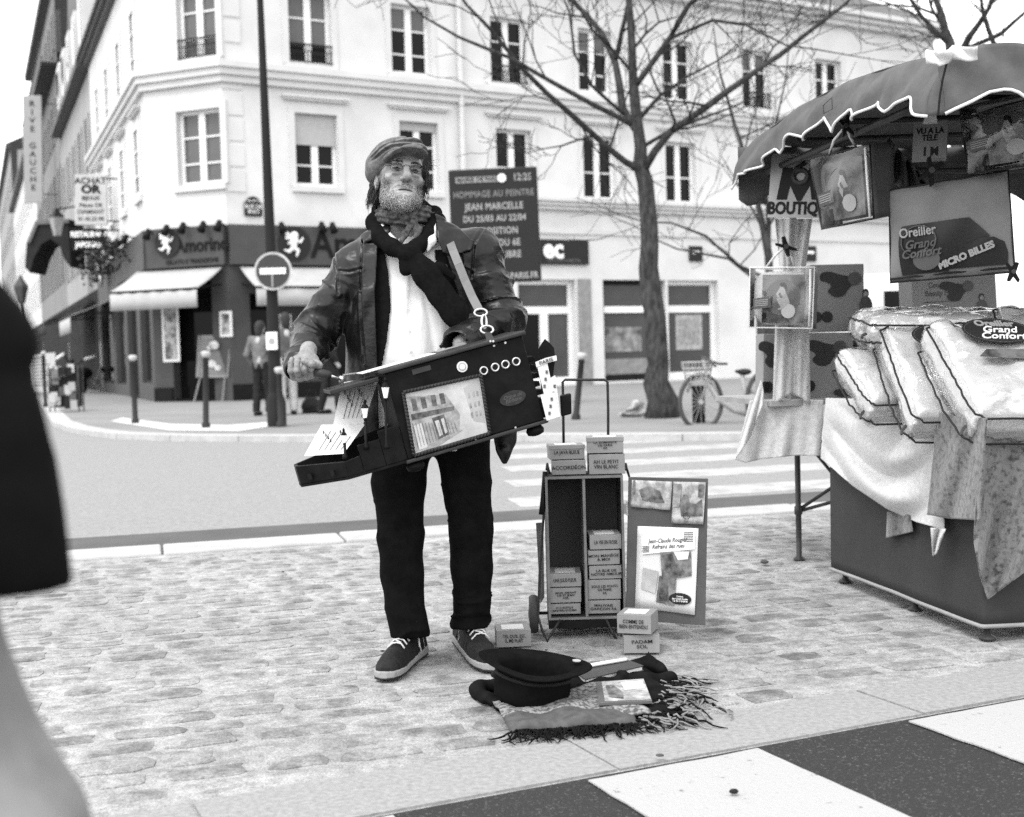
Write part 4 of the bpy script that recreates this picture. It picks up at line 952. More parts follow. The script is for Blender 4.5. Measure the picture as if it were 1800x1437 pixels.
# ================================================================ THE MARKET STALL
A_ = P(1650, 205, 4.2); B_ = P(1300, 337, 6.03)
ds = Vector((B_.x - A_.x, B_.y - A_.y, 0)).normalized(); df = Vector((ds.y, -ds.x, 0)); ns = -df; nf = -ds       # side dir (away), front dir (right), outward normals
def side(px, py, off=0.): return PLN(px, py, A_ + ns * off, ns)
def front(px, py, off=0.): return PLN(px, py, A_ + nf * off, nf)
M_can = mat('canopy_cloth', .088, .9, .18, 9, bump=.35, bscale=16); M_pipe = mat('white_piping', .60, .7, .05, 9); M_galv = mat('galvanised_tube', .05, .5, .2, 9, metal=.3)
M_canin = M_can
st = thing('market_stall', (A_.x + .3, A_.y + .9, 0), 'market stall frame with a grey scalloped canopy edged in white', 'stall')
tr_ = [(670, 760), (700, 690), (745, 682), (790, 650), (835, 590), (868, 606), (920, 530), (965, 556), (1015, 478), (1045, 466), (1085, 525), (1140, 430), (1165, 476), (1240, 405), (1290, 444), (1385, 382), (1435, 455), (1462, 461)]
edge = [side(1000 + x / 2.25, y / 2.25) for x, y in tr_]
Lside = (Vector((B_.x, B_.y, 0)) - Vector((A_.x, A_.y, 0))).length
ts = [((e - A_).dot(ds)) / Lside for e in edge][::-1]; zs_ = [e.z for e in edge][::-1]
def zlow(t): return float(np.interp(t, ts, zs_))
ztA, ztB = front(1668, 97).z, side(1306, 255).z
def side_cloth(u, v):
    t = u; z0 = zlow(t); z1 = ztA + (ztB - ztA) * t + .075 * math.sin(math.pi * t) ** .8
    z = z0 + (z1 - z0) * v
    o = .035 * (1 - v) + .012 * math.sin(t * 52) * (1 - v) + .008 * math.sin(t * 23 + v * 5) + .01 * math.sin(t * 75 + v * 3) * (1 - v) - .05 * v * v
    p = A_ + ds * (t * Lside) + ns * o; return (p.x, p.y, z)
solid(MB().grid(side_cloth, 150, 12).build('canopy_side', M_can, st, True), .004)
MB().tube([Vector(side_cloth(i / 150, 0)) + ns * .003 for i in range(151)], .0055, 5).build('white_edging', M_pipe, st, True)
fr_ = [(1462, 461), (1500, 441), (1560, 415), (1650, 370), (1720, 358), (1760, 375), (1800, 405), (1860, 450), (1920, 455), (1990, 420), (2080, 380), (2160, 440), (2400, 440), (2700, 400)]
fe = [front(1000 + x / 2.25, y / 2.25) for x, y in fr_]; Lf = 2.6
fx = [(e - A_).dot(df) for e in fe]; fz = [e.z for e in fe]
def front_cloth(u, v):
    a = u * Lf; z0 = float(np.interp(a, fx, fz)); z1 = ztA + .04 * math.sin(min(1, a / 1.2) * math.pi) + .02 * math.sin(a * 9)
    o = .03 * (1 - v) + .012 * math.sin(a * 17 + 1) * (1 - v) + .007 * math.sin(a * 31 + v * 6)
    p = A_ + df * a + nf * o; return (p.x, p.y, z0 + (z1 - z0) * v)
solid(MB().grid(front_cloth, 110, 12).build('canopy_front', M_can, st, True), .004)
MB().tube([Vector(front_cloth(i / 110, 0)) + nf * .003 for i in range(111)], .0055, 5).build('white_edging', M_pipe, st, True)
solid(MB().grid(lambda u, v: tuple(Vector(side_cloth(0, v)).lerp(Vector(front_cloth(0, v)), u)), 3, 12).build('canopy_corner', M_can, st, True), .004)
def roof_pt(u, v):
    a, b = u * 2.6, v * Lside
    e = min(u * 2.6, (1 - u) * 2.6 + .8, v * Lside, (1 - v) * Lside)
    z = (ztA + (ztB - ztA) * v) + .075 * math.sin(math.pi * v) ** .8 * max(0, 1 - u * 2) + .10 * (1 - math.exp(-e * 1.5)) + .01 * math.sin(a * 14) * math.sin(b * 11)
    p = A_ + df * a + ds * b + ns * -.05; return (p.x, p.y, z)
solid(MB().grid(roof_pt, 30, 24).build('canopy_roof', M_can, st, True), .004)
def back_cloth(u, v):
    a = u * 2.6; zt = ztB; z = zt - (1 - v) * (.24 + .03 * math.sin(a * 27)); p = B_ + df * a + ds * (.01 + .012 * math.sin(a * 20)); return (p.x, p.y, z)
solid(MB().grid(back_cloth, 60, 6).build('canopy_back', M_can, st, True), .004)
# white reinforcement at the near corner
def patch(u, v):
    p = front(1628 + 90 * u, 112 - 8 * u - 24 * v + (5 if .2 < u < .5 else 0) + 3 * math.sin(u * 9), .06 + .012 * math.sin(u * 11 + v * 4)); return tuple(p)
solid(MB().grid(patch, 16, 5).build('corner_patch', M_pipe, st, True), .006)
sq = [side(1447, 186, .045), side(1462, 172, .045), side(1463, 192, .045), side(1448, 200, .045)]
MB().tube(sq, .002, 4, closed=True).build('sewn_square', M_galv, st)
MB().tube([front(1664, 112, .045), front(1657, 140, .05), front(1652, 170, .05), front(1649, 203, .05)], .0035, 4).build('corner_seam', M_black, st)
inA, inB = A_ + df * .08 + ds * .08, B_ + df * .08 - ds * .1
for p in (Vector((G(1405, 985).x, G(1405, 985).y, .79)), A_ + df * 2.4 + ds * .1, B_ + df * 2.4 - ds * .1):
    MB().tube([(p.x, p.y, p.z if p.z < 1 else 0), (p.x, p.y, 1.93)], .017, 8).build('post', M_galv, st, True)
zp = 1.80
MB().tube([(inA.x, inA.y, zp + .05), (inB.x, inB.y, zp + .02)], .015, 8).build('eaves_tube', M_galv, st, True)
MB().tube([(inA.x, inA.y, zp + .06), tuple(A_ + df * 2.4 + ds * .08)[:2] + (zp + .06,)], .015, 8).build('eaves_tube', M_galv, st, True)
MB().tube([(inB.x, inB.y, zp + .03), tuple(B_ + df * 2.4 - ds * .1)[:2] + (zp + .03,)], .015, 8).build('eaves_tube', M_galv, st, True)
mid = A_ + df * .1 + ds * .9
for k in (.45, .9, 1.35):
    a, b = A_ + df * .08 + ds * k, A_ + df * 2.4 + ds * k; MB().tube([(a.x, a.y, 1.9), (b.x, b.y, 1.98)], .013, 6).build('roof_tube', M_galv, st, True)
# --- skirted trestle table
T0 = G(1730, 1128); TT = .80
tb = thing('trestle_table', T0, 'long trestle table skirted in dark grey cloth with a pale hem', 'table')
def tp(a, b, z, o=0.): return T0 + df * a + ds * b + Vector((0, 0, z))
TL = (G(1462, 1022) - T0).dot(ds); TW = 2.3
MB().prism([tp(0, 0, TT - .03), tp(TW, 0, TT - .03), tp(TW, TL, TT - .03), tp(0, TL, TT - .03)], (0, 0, .03)).build('table_top', mat('plank_top', .25), tb)
M_skirt = mat('skirt_cloth', .036, .9, .12, 3, bump=.15, bscale=30); M_hem = mat('hem_tape', .26, .8, .1, 9)
def skirt(u, v):
    # around two sides: near front (u<.5) then the left side
    if u < .45:
        a = TW * (1 - u / .45); p = tp(a, 0, 0) + nf * (.012 + .012 * math.sin(a * 8 + v) * (1 - v))
    elif u < .5:
        q = (u - .45) / .05 * math.pi / 2; p = tp(0, 0, 0) + nf * .012 * math.cos(q) + ns * .012 * math.sin(q)
    else:
        b = TL * (u - .5) / .5; p = tp(0, b, 0) + ns * (.012 + (.004 * math.sin(b * 6 + 2 * v) + .0015 * math.sin(b * 17)) * (1 - v))
    return (p.x, p.y, .055 + (TT - .06) * v)
solid(MB().grid(skirt, 120, 16).build('skirt', M_skirt, tb, True), .004)
MB().tube([Vector(skirt(i / 120, 0)) for i in range(121)], .0085, 6).build('hem', M_hem, tb, True)
for a, b in ((.03, .03), (TW - .1, .03), (.03, TL - .04), (TW - .1, TL - .04), (.22, TL + .05), (.03, TL * .45)):
    p = tp(a, b, 0); MB().lathe([(.03, 0), (.03, .008), (.013, .018), (.013, TT - .03)], p, 10).build('leg', M_galv, tb, True)
# --- back table with white cloth, folding legs
t2 = thing('folding_table', G(1405, 985), 'folding side table with crossed legs under a white cloth left of the stall', 'table')
g = G(1405, 985)
e0 = PLN(1300, 700, g, ns)
def q2(a, b, z): return Vector((g.x, g.y, 0)) + df * a + ds * b + Vector((0, 0, z))
MB().prism([q2(-.24, -.3, .765), q2(1.6, -.3, .765), q2(1.6, .5, .765), q2(-.24, .5, .765)], (0, 0, .025)).build('table_top', mat('plank_top2', .25), t2)
for a, b in ((0, 0), (1.4, .4)): MB().lathe([(.028, 0), (.028, .008), (.014, .02), (.014, .22), (.02, .225), (.02, .26), (.014, .265), (.014, .6), (.02, .61), (.02, .65), (.014, .66), (.014, .765)], q2(a, b, 0), 10).build('leg', M_galv, t2, True)
for (z0, z1) in ((.25, .55), (.62, .42), (.24, .36)): MB().tube([q2(.01, 0, z0), q2(.45, -.12, z1)], .009, 6).build('cross_brace', M_galv, t2, True)
MB().tube([q2(.01, 0, .62), q2(.3, -.1, .22)], .009, 6).build('cross_brace', M_galv, t2, True)
# --- cloths
M_wv = mat('white_velvet', .46, .9, .10, 45, sheen=.2, bump=.3, bscale=50); M_gv = mat('grey_crushed_velvet', .03, .75, .5, 48, v2=.125, lo=.34, hi=.52, sheen=.35, bump=.5, bscale=50, detail=6)
def interp(pl, u):
    L = [0]
    for i in range(1, len(pl)): L.append(L[-1] + math.dist(pl[i], pl[i - 1]))
    x = u * L[-1]; return float(np.interp(x, L, [p[0] for p in pl])), float(np.interp(x, L, [p[1] for p in pl]))
def drape(name, label, top, bot, plane, m, fold, nu=70, nv=40, th=.004, cat='cloth', parent=None):
    def fn(u, v):
        a = interp(top, u); b = interp(bot, u); px, py = a[0] + (b[0] - a[0]) * v, a[1] + (b[1] - a[1]) * v
        return tuple(plane(px, py, fold(u, v)))
    o = solid(MB().grid(fn, nu, nv).build(name, m, parent, True), th)
    return tag(o, label, cat)
def tside(px, py, off): return PLN(px, py, T0 + ns * (.03 + off), ns)
def tfront(px, py, off): return PLN(px, py, T0 + nf * (.03 + off), nf)
def t2front(px, py, off): return PLN(px, py, q2(0, -.31, 0) + Vector((-.2, -1, 0)) * off, (-.2, -1, 0))
drape('white_cloth', 'pleated white cloth hanging over the end of the folding table', [(1318, 704), (1380, 703), (1448, 703)], [(1292, 808), (1310, 814), (1335, 808), (1400, 801), (1442, 802)], t2front, M_wv,
      lambda u, v: .02 + .012 * v * math.sin(u * 15) + .006 * math.sin(u * 33 + 2) * v)
drape('white_cloth_corner', 'white cloth pulled up to a point at the left end of the folding table', [(1337, 668), (1340, 672), (1342, 690)], [(1294, 806), (1318, 770), (1342, 708)], t2front, M_wv, lambda u, v: .06 + .02 * math.sin(u * 9) * v, 24, 24)
drape('white_swag', 'large white velvet cloth swagged over the side of the trestle table', [(1452, 700), (1520, 702), (1600, 716), (1655, 728)], [(1443, 806), (1500, 855), (1560, 895), (1610, 918), (1660, 932)], tside, M_wv,
      lambda u, v: .01 + .10 * math.sin(math.pi * min(1, u * 1.05)) * v ** .8 * .75 * abs(math.sin(v * 8.0 - 3.0 * math.sin(math.pi * u) + .5)) ** 1.4 + .010 * math.sin(u * 9 + v * 5), 90, 70)
drape('white_cloth_tail', 'twisted tail end of white cloth hanging below the swag', [(1636, 928), (1662, 930)], [(1640, 978), (1646, 974), (1652, 960)], tside, M_wv, lambda u, v: .05 + .015 * math.sin(u * 7 + v * 4), 14, 20)
drape('grey_velvet_cloth', 'short mottled grey velvet cloth beside the white swag', [(1648, 724), (1690, 735), (1735, 735)], [(1630, 905), (1670, 912), (1722, 915)], tside, M_gv, lambda u, v: .055 + .014 * math.sin(u * 5 + v * 2) * v + .004 * math.sin(u * 13 + v * 5), 60, 50)
def corner(px, py, off):
    a = PLN(px, py, T0 + ns * (.03 + off), ns); 
    return a if (a - T0).dot(ds) > -.03 else PLN(px, py, T0 + nf * (.035 + off), nf)
drape('grey_velvet_throw', 'long crushed velvet throw hanging over the near corner of the trestle table', [(1722, 722), (1745, 722), (1800, 722), (1890, 722)], [(1712, 952), (1722, 1010), (1736, 1054), (1768, 1030), (1830, 985)], tfront, M_gv,
      lambda u, v: .05 + .045 * v * math.sin(u * 9 + .8 + .6 * math.sin(v * 3)) + .014 * v * math.sin(u * 23 + v * 4) + .004 * math.sin(u * 33 + v * 17), 120, 70)
drape('dark_cloth_corner', 'corner of a dark quilted cloth peeping out under the white swag', [(1560, 900), (1600, 905)], [(1558, 946), (1605, 935)], tside, M_gv, lambda u, v: .005 + .006 * math.sin(u * 9), 14, 12)
drape('grey_velvet_cover', 'crushed velvet spread over the near end of the trestle table top', [(1652, 712), (1720, 700), (1890, 700)], [(1652, 726), (1722, 724), (1890, 724)], lambda px, py, o: tp(max(-.01, (px - 1652) / 400), .45 - .45 * (py - 700) / 26, TT + .012), M_gv, lambda u, v: 0, 20, 8)
# --- packed pillows
M_pil = mat('pillow_cotton', .46, .9, .08, 20, bump=.35, bscale=25); M_film = film_mat('clear_film', .06, .0, .22, 14.); M_film2 = film_mat('crinkled_film', .10, .05, 1.0, 17.); M_pp = mat('black_piping', .012, .5)
M_lab = mat('label_dark_oval', .02, .4, .1, 4); M_labm = mat('label_mid', .075, .4, .2, 5); M_labl = mat('label_light', .27, .4, .1, 5); M_print = mat('photo_print', .03, .4, .5, 9, v2=.13, lo=.4, hi=.6)
def pillow_pack(label, bl, tl, length, th, seed, lab=True):
    """bl, tl: lower and upper corner of the left end; the pack runs to the right along the stall front"""
    y = tl - bl; wid = y.length; x = df.copy(); x = (x - y.normalized() * x.dot(y.normalized())).normalized()
    Mx = frame(bl, x, y); t = thing('pillow_pack', bl, label, 'pillow', 'pillows in clear zipped packs')
    def fn(p):
        q = np.abs(p - np.array((length / 2, wid / 2, 0), np.float32)) - np.array((length / 2 - .005, wid / 2 - .005, .0), np.float32)
        edge = np.minimum(np.maximum(-q[:, 0], 0), np.maximum(-q[:, 1], 0))
        h_ = th * .36 * (1 - np.exp(-edge / .009)) + .006 + th * .30 * np.sqrt(np.clip(edge / .2, 0, 1))
        h_ = h_ + .012 * wav(p, 24, seed) + .005 * (1 - np.abs(wav(p, 60, seed + 1)))
        return np.maximum(np.maximum(q[:, 0], q[:, 1]), (np.abs(p[:, 2]) - h_) * .6)
    V, F = clay(fn, (-.03, -.03, -th), (length + .03, wid + .03, th), .009)
    obj('pillow', clay_mesh('pillow', [(V, F)]), M_pil, t, Mx)
    V2, F2 = clay(lambda p: fn(p) - .010 + .007 * np.abs(wav(p, 45, seed + 5)), (-.05, -.05, -th), (length + .05, wid + .05, th), .011)
    obj('clear_bag', clay_mesh('bag', [(V2, F2)]), M_film2, t, Mx)
    rg = random.Random(seed); zt = th * .37
    for zz in (zt, -zt):
        pts = [Vector((length, -.004, zz)), Vector((.03, -.008, zz)), Vector((-.004, .03, zz)), Vector((-.012, wid * .35, zz * 1.2)), Vector((-.008, wid * .65, zz * 1.1)), Vector((-.004, wid - .03, zz)), Vector((.05, wid + .006, zz)), Vector((length * .5, wid + .008, zz))]
        q = []
        for i in range(len(pts) - 1):
            for j in range(6): q.append(pts[i].lerp(pts[i + 1], j / 6) + Vector((rg.gauss(0, .0012), rg.gauss(0, .0012), rg.gauss(0, .002))))
        MB(Mx).tube(q, .0040, 5).build('black_piping', M_pp, t, True)
    MB(Mx).tube([(-.012, .02, .0), (-.03, .0, -.005), (-.034, -.014, -.012)], .006, 5).build('zip_pull', M_galv, t)
    if lab:
        def top(px, py, o=.004): return Vector((px, py, th * .66 + .026 + o))
        l_ = MB(Mx).disc(top(.20, wid * .74), .13, (0, 0, 1), .002, 32, .074).build('oval_label', M_lab, t)
        MB(Mx).tube([top(.20 + .122 * math.cos(a), wid * .74 + .066 * math.sin(a), .004) for a in [2 * math.pi * k / 32 for k in range(32)]], .0022, 4, closed=True).build('oval_ring', M_labl, l_)
        text('Oreiller', .045, Mx @ Matrix.Translation(top(.20, wid * .74 + .04, .007)), M_labl, l_, 'lettering', .001, .0018); text('Grand\nConfort', .05, Mx @ Matrix.Translation(top(.205, wid * .74 - .015, .007)), M_white, l_, 'lettering', .001, .0006, .35, line=.75)
        MB(Mx).prism([top(.08, wid * .46, .001), top(.62, wid * .40, .001), top(.60, wid * .56, .001), top(.12, wid * .54, .001)], (0, 0, .001)).build('label_band', M_print, t)
    return t
packs = [((1707, 756, 4.36), (1618, 592, 4.78), .62, .15, 'front pillow pack with the big oval label on the near corner of the stall'),
         ((1601, 756, 4.62), (1540, 590, 5.02), .60, .13, 'second pillow pack, its black-edged end just left of the front one'),
         ((1527, 728, 4.90), (1463, 632, 5.25), .58, .11, 'lowest leftmost pillow pack overhanging the white swag')]
for i, (a, b, L, th, lab) in enumerate(packs): pillow_pack(lab, P(*a), P(*b), L, th, 11 + 3 * i, i != 2)
pillow_pack('flat pillow pack lying on top at the back of the pile', P(1530, 588, 4.98), P(1490, 572, 5.4), .75, .09, 40, False)
pillow_pack('pillow pack behind the front one, nearest the right edge', P(1770, 640, 4.75), P(1740, 560, 5.1), .6, .13, 50, False)
# --- hanging packs
def qmap(q, u, v):  # bilinear in pixel corners (tl, tr, br, bl) with depth
    a = q[0].lerp(q[1], u); b = q[3].lerp(q[2], u); return a.lerp(b, v)
def _fig(p):
    d = None
    for a, b, ra, rb in (((-.05, .30, 0), (.05, .08, 0), .10, .09), ((.05, .08, 0), (.12, -.16, 0), .09, .12), ((.12, -.16, 0), (-.16, -.06, 0), .11, .07), ((-.16, -.06, 0), (-.02, -.38, 0), .07, .045), ((-.02, -.38, 0), (-.16, -.42, 0), .04, .03),
                         ((.14, -.20, 0), (-.06, -.16, 0), .1, .07), ((-.06, -.16, 0), (.12, -.42, 0), .065, .04), ((-.10, .30, 0), (-.22, .12, 0), .05, .04), ((-.22, .12, 0), (-.12, -.04, 0), .04, .03), ((.04, .30, 0), (.0, .44, 0), .05, .04)):
        e = cone(p, a, b, ra, rb); d = e if d is None else np.minimum(d, e)
    d = np.minimum(d, ell(p, (-.04, .42, 0), (.085, .10, .08)))
    return np.maximum(d, np.abs(p[:, 2]) - .02)
def _hair(p): return np.maximum(np.minimum(ell(p, (-.02, .47, 0), (.11, .085, .08)), cone(p, (.05, .46, 0), (.10, .30, 0), .06, .04)), np.abs(p[:, 2] - .01) - .02)
FIG = [clay_mesh('printed_figure', [clay(f_, (-.35, -.55, -.06), (.35, .62, .06), .016)]) for f_ in (_fig, _hair)]
def chaikin(pts, n=2):
    for _ in range(n):
        q = []
        for i in range(len(pts)):
            a, b = pts[i], pts[(i + 1) % len(pts)]; q += [tuple(a[k] * .75 + b[k] * .25 for k in range(len(a))), tuple(a[k] * .25 + b[k] * .75 for k in range(len(a)))]
        pts = q
    return pts
def woman(Mx, s, par):
    """curled sleeping figure printed flat: body and dark hair"""
    for me_, m, o in ((FIG[0], M_labl, 0.), (FIG[1], M_black, .0009)): obj('printed_figure', me_.copy(), m, par, Mx @ Matrix.Translation((0, 0, o)) @ Matrix.Diagonal((s, s, .02, 1)))
def hang_pack(label, px, d, thick, clip, inset=True, tilt=0., gus=(1, 0), strap=True):
    q = [P(*p) for p in px]; n = (q[1] - q[0]).cross(q[3] - q[0]).normalized()
    if n.y > 0: n = -n
    c = sum(q, Vector()) / 4; t = thing('hanging_pillow_pack', q[3], label, 'pillow', 'pillow packs hanging from the canopy')
    w, h = (q[1] - q[0]).length, (q[0] - q[3]).length; Mx = frame(c, q[1] - q[0], q[0] - q[3])
    back = n * -thick
    def pf(p): return (np.sqrt((np.abs(p[:, 0] / (w * .47)) ** 4 + np.abs(p[:, 1] / (h * .46)) ** 4)) ** .5 - 1) * .1
    def fn(p):
        e = (np.abs(p[:, 0]) / (w * .46)) ** 4 + (np.abs(p[:, 1]) / (h * .45)) ** 4
        return np.maximum((e ** .25 - 1) * min(w, h) * .45, np.abs(p[:, 2] + thick / 2) - thick * .46 * np.sqrt(np.clip(1 - e * .8, .02, 1)) + .006 * wav(p, 45, 8))
    V, F = clay(fn, (-w / 2, -h / 2, -thick * 1.1), (w / 2, h / 2, .05), .009); obj('pillow', clay_mesh('pillow', [(V, F)]), M_pil if d else M_labm, t, Mx)
    fm = MB(); N = 10
    def face(u, v): return tuple(qmap(q, u, v) + n * (.004 + .012 * math.sin(math.pi * u) * math.sin(math.pi * v) + .004 * math.sin(9 * u + 7 * v)))
    MB().grid(face, 14, 14).build('clear_front', M_film, t, True)
    M_g = M_gus[0] if d == 1 else M_gus[1]
    for (i, j) in ((0, 1), (1, 2), (2, 3), (3, 0)):
        solid(MB().grid(lambda u, v, i=i, j=j: tuple(q[i].lerp(q[j], u) + back * v - n * .0 + (c - q[i].lerp(q[j], u)) * .05 * math.sin(math.pi * u) * math.sin(math.pi * v)), 10, 4).build('gusset', M_film if d == 1 and i in (0, 2) and not gus[1] else M_g, t, True), .002)
    MB().tube([p + n * .004 for p in q], .004, 5, closed=True).build('edge_piping', M_pipe if d == 1 else M_pp, t, True)
    MB().tube([qmap(q, .94, .03) + n * .008, qmap(q, .955, .5) + n * .012, qmap(q, .95, .97) + n * .008], .0055, 5).build('zip', M_pipe, t, True)
    if inset:
        MB().prism([qmap(q, a, b) + n * .0015 for a, b in ((.2, .12), (.86, .12), (.86, .92), (.2, .92))], n * .001).build('insert_card', M_print, t)
        MB().disc(qmap(q, .52, .5) + n * .0035, w * .27, n, .0007, 28, h * .30).build('insert_disc', M_labm, t)
        woman(Mx @ Matrix.Translation((.01, 0, .006)) if False else frame(qmap(q, .53, .5) + n * .006, q[1] - q[0], q[0] - q[3]), h * .46, t)
        MB().prism([qmap(q, a, b) + n * .013 for a, b in ((.06, .52), (.34, .48), (.35, .66), (.07, .70))], n * .001).build('insert_note', M_labm, t)
        for k in range(4): MB().prism([qmap(q, a, .545 + .03 * k + b) + n * .0145 for a, b in ((.09, 0), (.3, -.02), (.3, -.008), (.09, .012))], n * .0006).build('printed_line', M_labl, t)
        MB().prism([qmap(q, a, b) + n * .0035 for a, b in ((.2, .75), (.27, .75), (.27, .92), (.2, .92))], n * .001).build('insert_stripe', M_black, t)
        MB().disc(qmap(q, .62, .72) + n * .0125, w * .11, n, .0007, 18, h * .12).build('insert_roundel', M_labl, t)
    if strap:
        k = P(*clip); a, b = q[0].lerp(q[1], .22), q[0].lerp(q[1], .68)
        MB().tube([a + back * .3, a.lerp(k, .6) + Vector((-.008, 0, 0)), k + Vector((-.006, 0, 0)), k + Vector((.006, 0, 0)), b.lerp(k, .6) + Vector((.01, 0, 0)), b + back * .3], .0055, 5).build('carry_strap', M_pipe, t, True)
    return t
M_gus = [mat('gusset_grey', .06, .6, .1, 9), mat('gusset_dark', .05, .6, .1, 9)]
def clamp(label, px, py, Y, s=1., rot=0.):
    c = P(px, py, Y); t = thing('spring_clamp', c, label, 'clamp', 'black spring clamps on the stall'); Mx = Matrix.Translation(c) @ Matrix.Rotation(rot, 4, 'Y') @ Matrix.Scale(s, 4)
    MB(Mx).prism([(-.008, -.012, .05), (.006, -.012, .05), (.014, -.012, 0), (.008, -.012, -.05), (-.002, -.012, -.05), (-.012, -.012, 0)], (0, .024, 0)).build('jaw', M_black, t)
    MB(Mx).prism([(-.045, -.008, .028), (.01, -.008, .005), (.048, -.008, -.02), (.05, -.008, -.034), (.0, -.008, -.012), (-.045, -.008, .016)], (0, .016, 0)).build('handle', M_black, t)
    MB(Mx).tube([(0, -.016, .0), (0, .016, 0)], .012, 10).build('spring', M_galv, t)
hang_pack('hanging clear pack with a grey side, clipped to the canopy beside the sign', [(1424, 281, 5.25), (1530, 254, 4.95), (1537, 384, 4.95), (1446, 403, 5.25)], 0, .11, (1486, 226, 5.0))
hang_pack('hanging clear pack of a white pillow in front of the cardboard boxes', [(1319, 471, 5.85), (1432, 470, 5.75), (1428, 578, 5.75), (1317, 576, 5.85)], 1, .12, (1380, 436, 5.8), gus=(1, 0))
hang_pack('large hanging clear pack under the canopy at the upper right edge', [(1688, 192, 4.75), (1850, 150, 4.5), (1850, 285, 4.5), (1702, 306, 4.75)], 0, .12, (1740, 150, 4.6), strap=False)
clamp('black clamp holding the pack strap at the canopy edge', 1486, 222, 4.96, .8, .3); clamp('black clamp holding the lower pack by the white curtain', 1381, 434, 5.76, .9, -.2)
clamp('black clamp above the big pillow bag', 1636, 300, 4.85, 1.0, 1.0); clamp('black clamp at the lower right corner of the big pillow bag', 1780, 478, 4.6, .7, .5)
# --- big pillow bag hung flat
q = [P(1563, 336, 5.0), P(1772, 300, 4.75), P(1784, 478, 4.75), P(1566, 497, 5.0)]; nb_ = (q[1] - q[0]).cross(q[3] - q[0]).normalized()
if nb_.y > 0: nb_ = -nb_
pb = thing('big_pillow_bag', q[3], 'big pale pillow bag with a dark printed panel hung across the stall', 'pillow')
def bface(s_): return lambda u, v: tuple(qmap(q, u, v) + nb_ * s_ * (.055 * (math.sin(math.pi * u) * math.sin(math.pi * v)) ** .5 + .004 * math.sin(u * 17 + v * 9)))
bgm = mat('bag_fabric', .17, .8, .10, 9, bump=.25, bscale=14)
MB().grid(bface(1), 36, 30).build('bag_front', bgm, pb, True); MB().grid(bface(-1), 20, 16).build('bag_back', bgm, pb, True)
MB().tube([p for p in q], .0055, 6, closed=True).build('black_piping', M_pp, pb, True)
MB().tube([qmap(q, 0, .965) + nb_ * .012, qmap(q, .5, .955) + nb_ * .02, qmap(q, 1, .955) + nb_ * .012], .004, 5).build('black_piping', M_pp, pb, True)
def bp(u, v, o=.0): return qmap(q, u, v) + nb_ * (.055 * (math.sin(math.pi * u) * math.sin(math.pi * v)) ** .5 + .004 + .004 * math.sin(u * 17 + v * 9) + o)
def bpatch(name, poly, m, o, par, nu=18, nv=10):
    """printed shape that follows the bulging bag: rows between a left and a right outline"""
    return MB().grid(lambda u, v: tuple(bp(*[float(np.interp(v, [p[0] for p in poly], [p[1 + 2 * 0] + (p[2] - p[1]) * u for p in poly])) for _ in (0,)], v_ := float(poly[0][3] + (poly[-1][3] - poly[0][3]) * v), o)), nu, nv).build(name, m, par, True)
d1 = bpatch('dark_print', [(0, .13, .70, .42), (.25, .10, .80, 0), (.42, .10, .86, 0), (.60, .10, .52, 0), (1, .11, .50, .94)], M_lab, .002, pb)
bpatch('dark_print', [(0, .76, .88, .64), (.2, .55, .95, 0), (.6, .42, .97, 0), (1, .18, .96, .92)], M_lab, .004, pb)
MB().tube([bp(.28 + .15 * math.cos(a), .60 + .16 * math.sin(a), .006) for a in [2 * math.pi * k / 32 for k in range(32)]], .003, 4, closed=True).build('oval_ring', M_labm, d1, True)
Mb = frame(bp(.28, .60), q[1] - q[0], q[0] - q[3])
text('Oreiller', .05, Mb @ Matrix.Translation((.0, .035, .012)), M_labl, d1, 'lettering', .001, .001, sx=.85); text('Grand\nConfort', .045, Mb @ Matrix.Translation((.005, -.028, .012)), M_labm, d1, 'lettering', .001, .001, .3, line=.75)
text('MICRO BILLES', .034, frame(bp(.66, .80, .012), (q[1] - q[0]) + (q[0] - q[3]) * .35, q[0] - q[3]), M_labl, pb, 'lettering', .001, .002)
MB().disc(bp(.34, .80, .008), .05, nb_, .002, 20, .04).build('printed_face', M_labm, pb)
# --- signs in the stall
s1 = thing('boutique_sign', P(1398, 384, 5.7), 'white board with a big black logo and one word in capitals under the canopy', 'sign')
q = [P(1353, 270, 5.75), P(1462, 268, 5.6), P(1462, 388, 5.6), P(1352, 381, 5.75)]; Ms = frame(sum(q, Vector()) / 4, q[1] - q[0], q[0] - q[3]); w, h = (q[1] - q[0]).length, (q[0] - q[3]).length
MB(Ms).box((0, 0, -.004), (w, h, .008)).build('board', mat('sign_board', .27, .6, .06, 3), s1)
def LP(pts, o, name, m): return MB(Ms).prism([(w * (a - .5), h * (.5 - b), o) for a, b in pts], (0, 0, .001)).build(name, m, s1)
LP([(.13, .78 - .06), (.20, .22), (.36, .22), (.50, .50), (.64, .22), (.80, .22), (.88, .72), (.70, .72), (.66, .50), (.53, .74), (.47, .74), (.34, .50), (.30, .72)], .001, 'letter_m', M_black)
MB(Ms).tube([(w * (.5 + .115 * math.cos(a) - .5), h * (.5 - .36 - .0 * 1) + h * .10 * math.sin(a), .003) for a in [2 * math.pi * k / 24 for k in range(24)]], .011, 6, closed=True).build('digit_six_bowl', mat('logo_dark', .03), s1)
MB(Ms).tube([(w * (.385 - .5), h * .14, .003), (w * (.42 - .5), h * .26, .003), (w * (.56 - .5), h * .36, .003)], .011, 6).build('digit_six_stem', bpy.data.materials['logo_dark'], s1, True)
text('BOUTIQUE', .072, Ms @ Matrix.Translation((.01, -.36 * h, .001)), M_black, s1, 'lettering', .001, .003, sx=.84)
s2 = thing('card_sign', P(1636, 288, 4.95), 'small cardboard notice in capitals hanging from a clip under the canopy', 'sign')
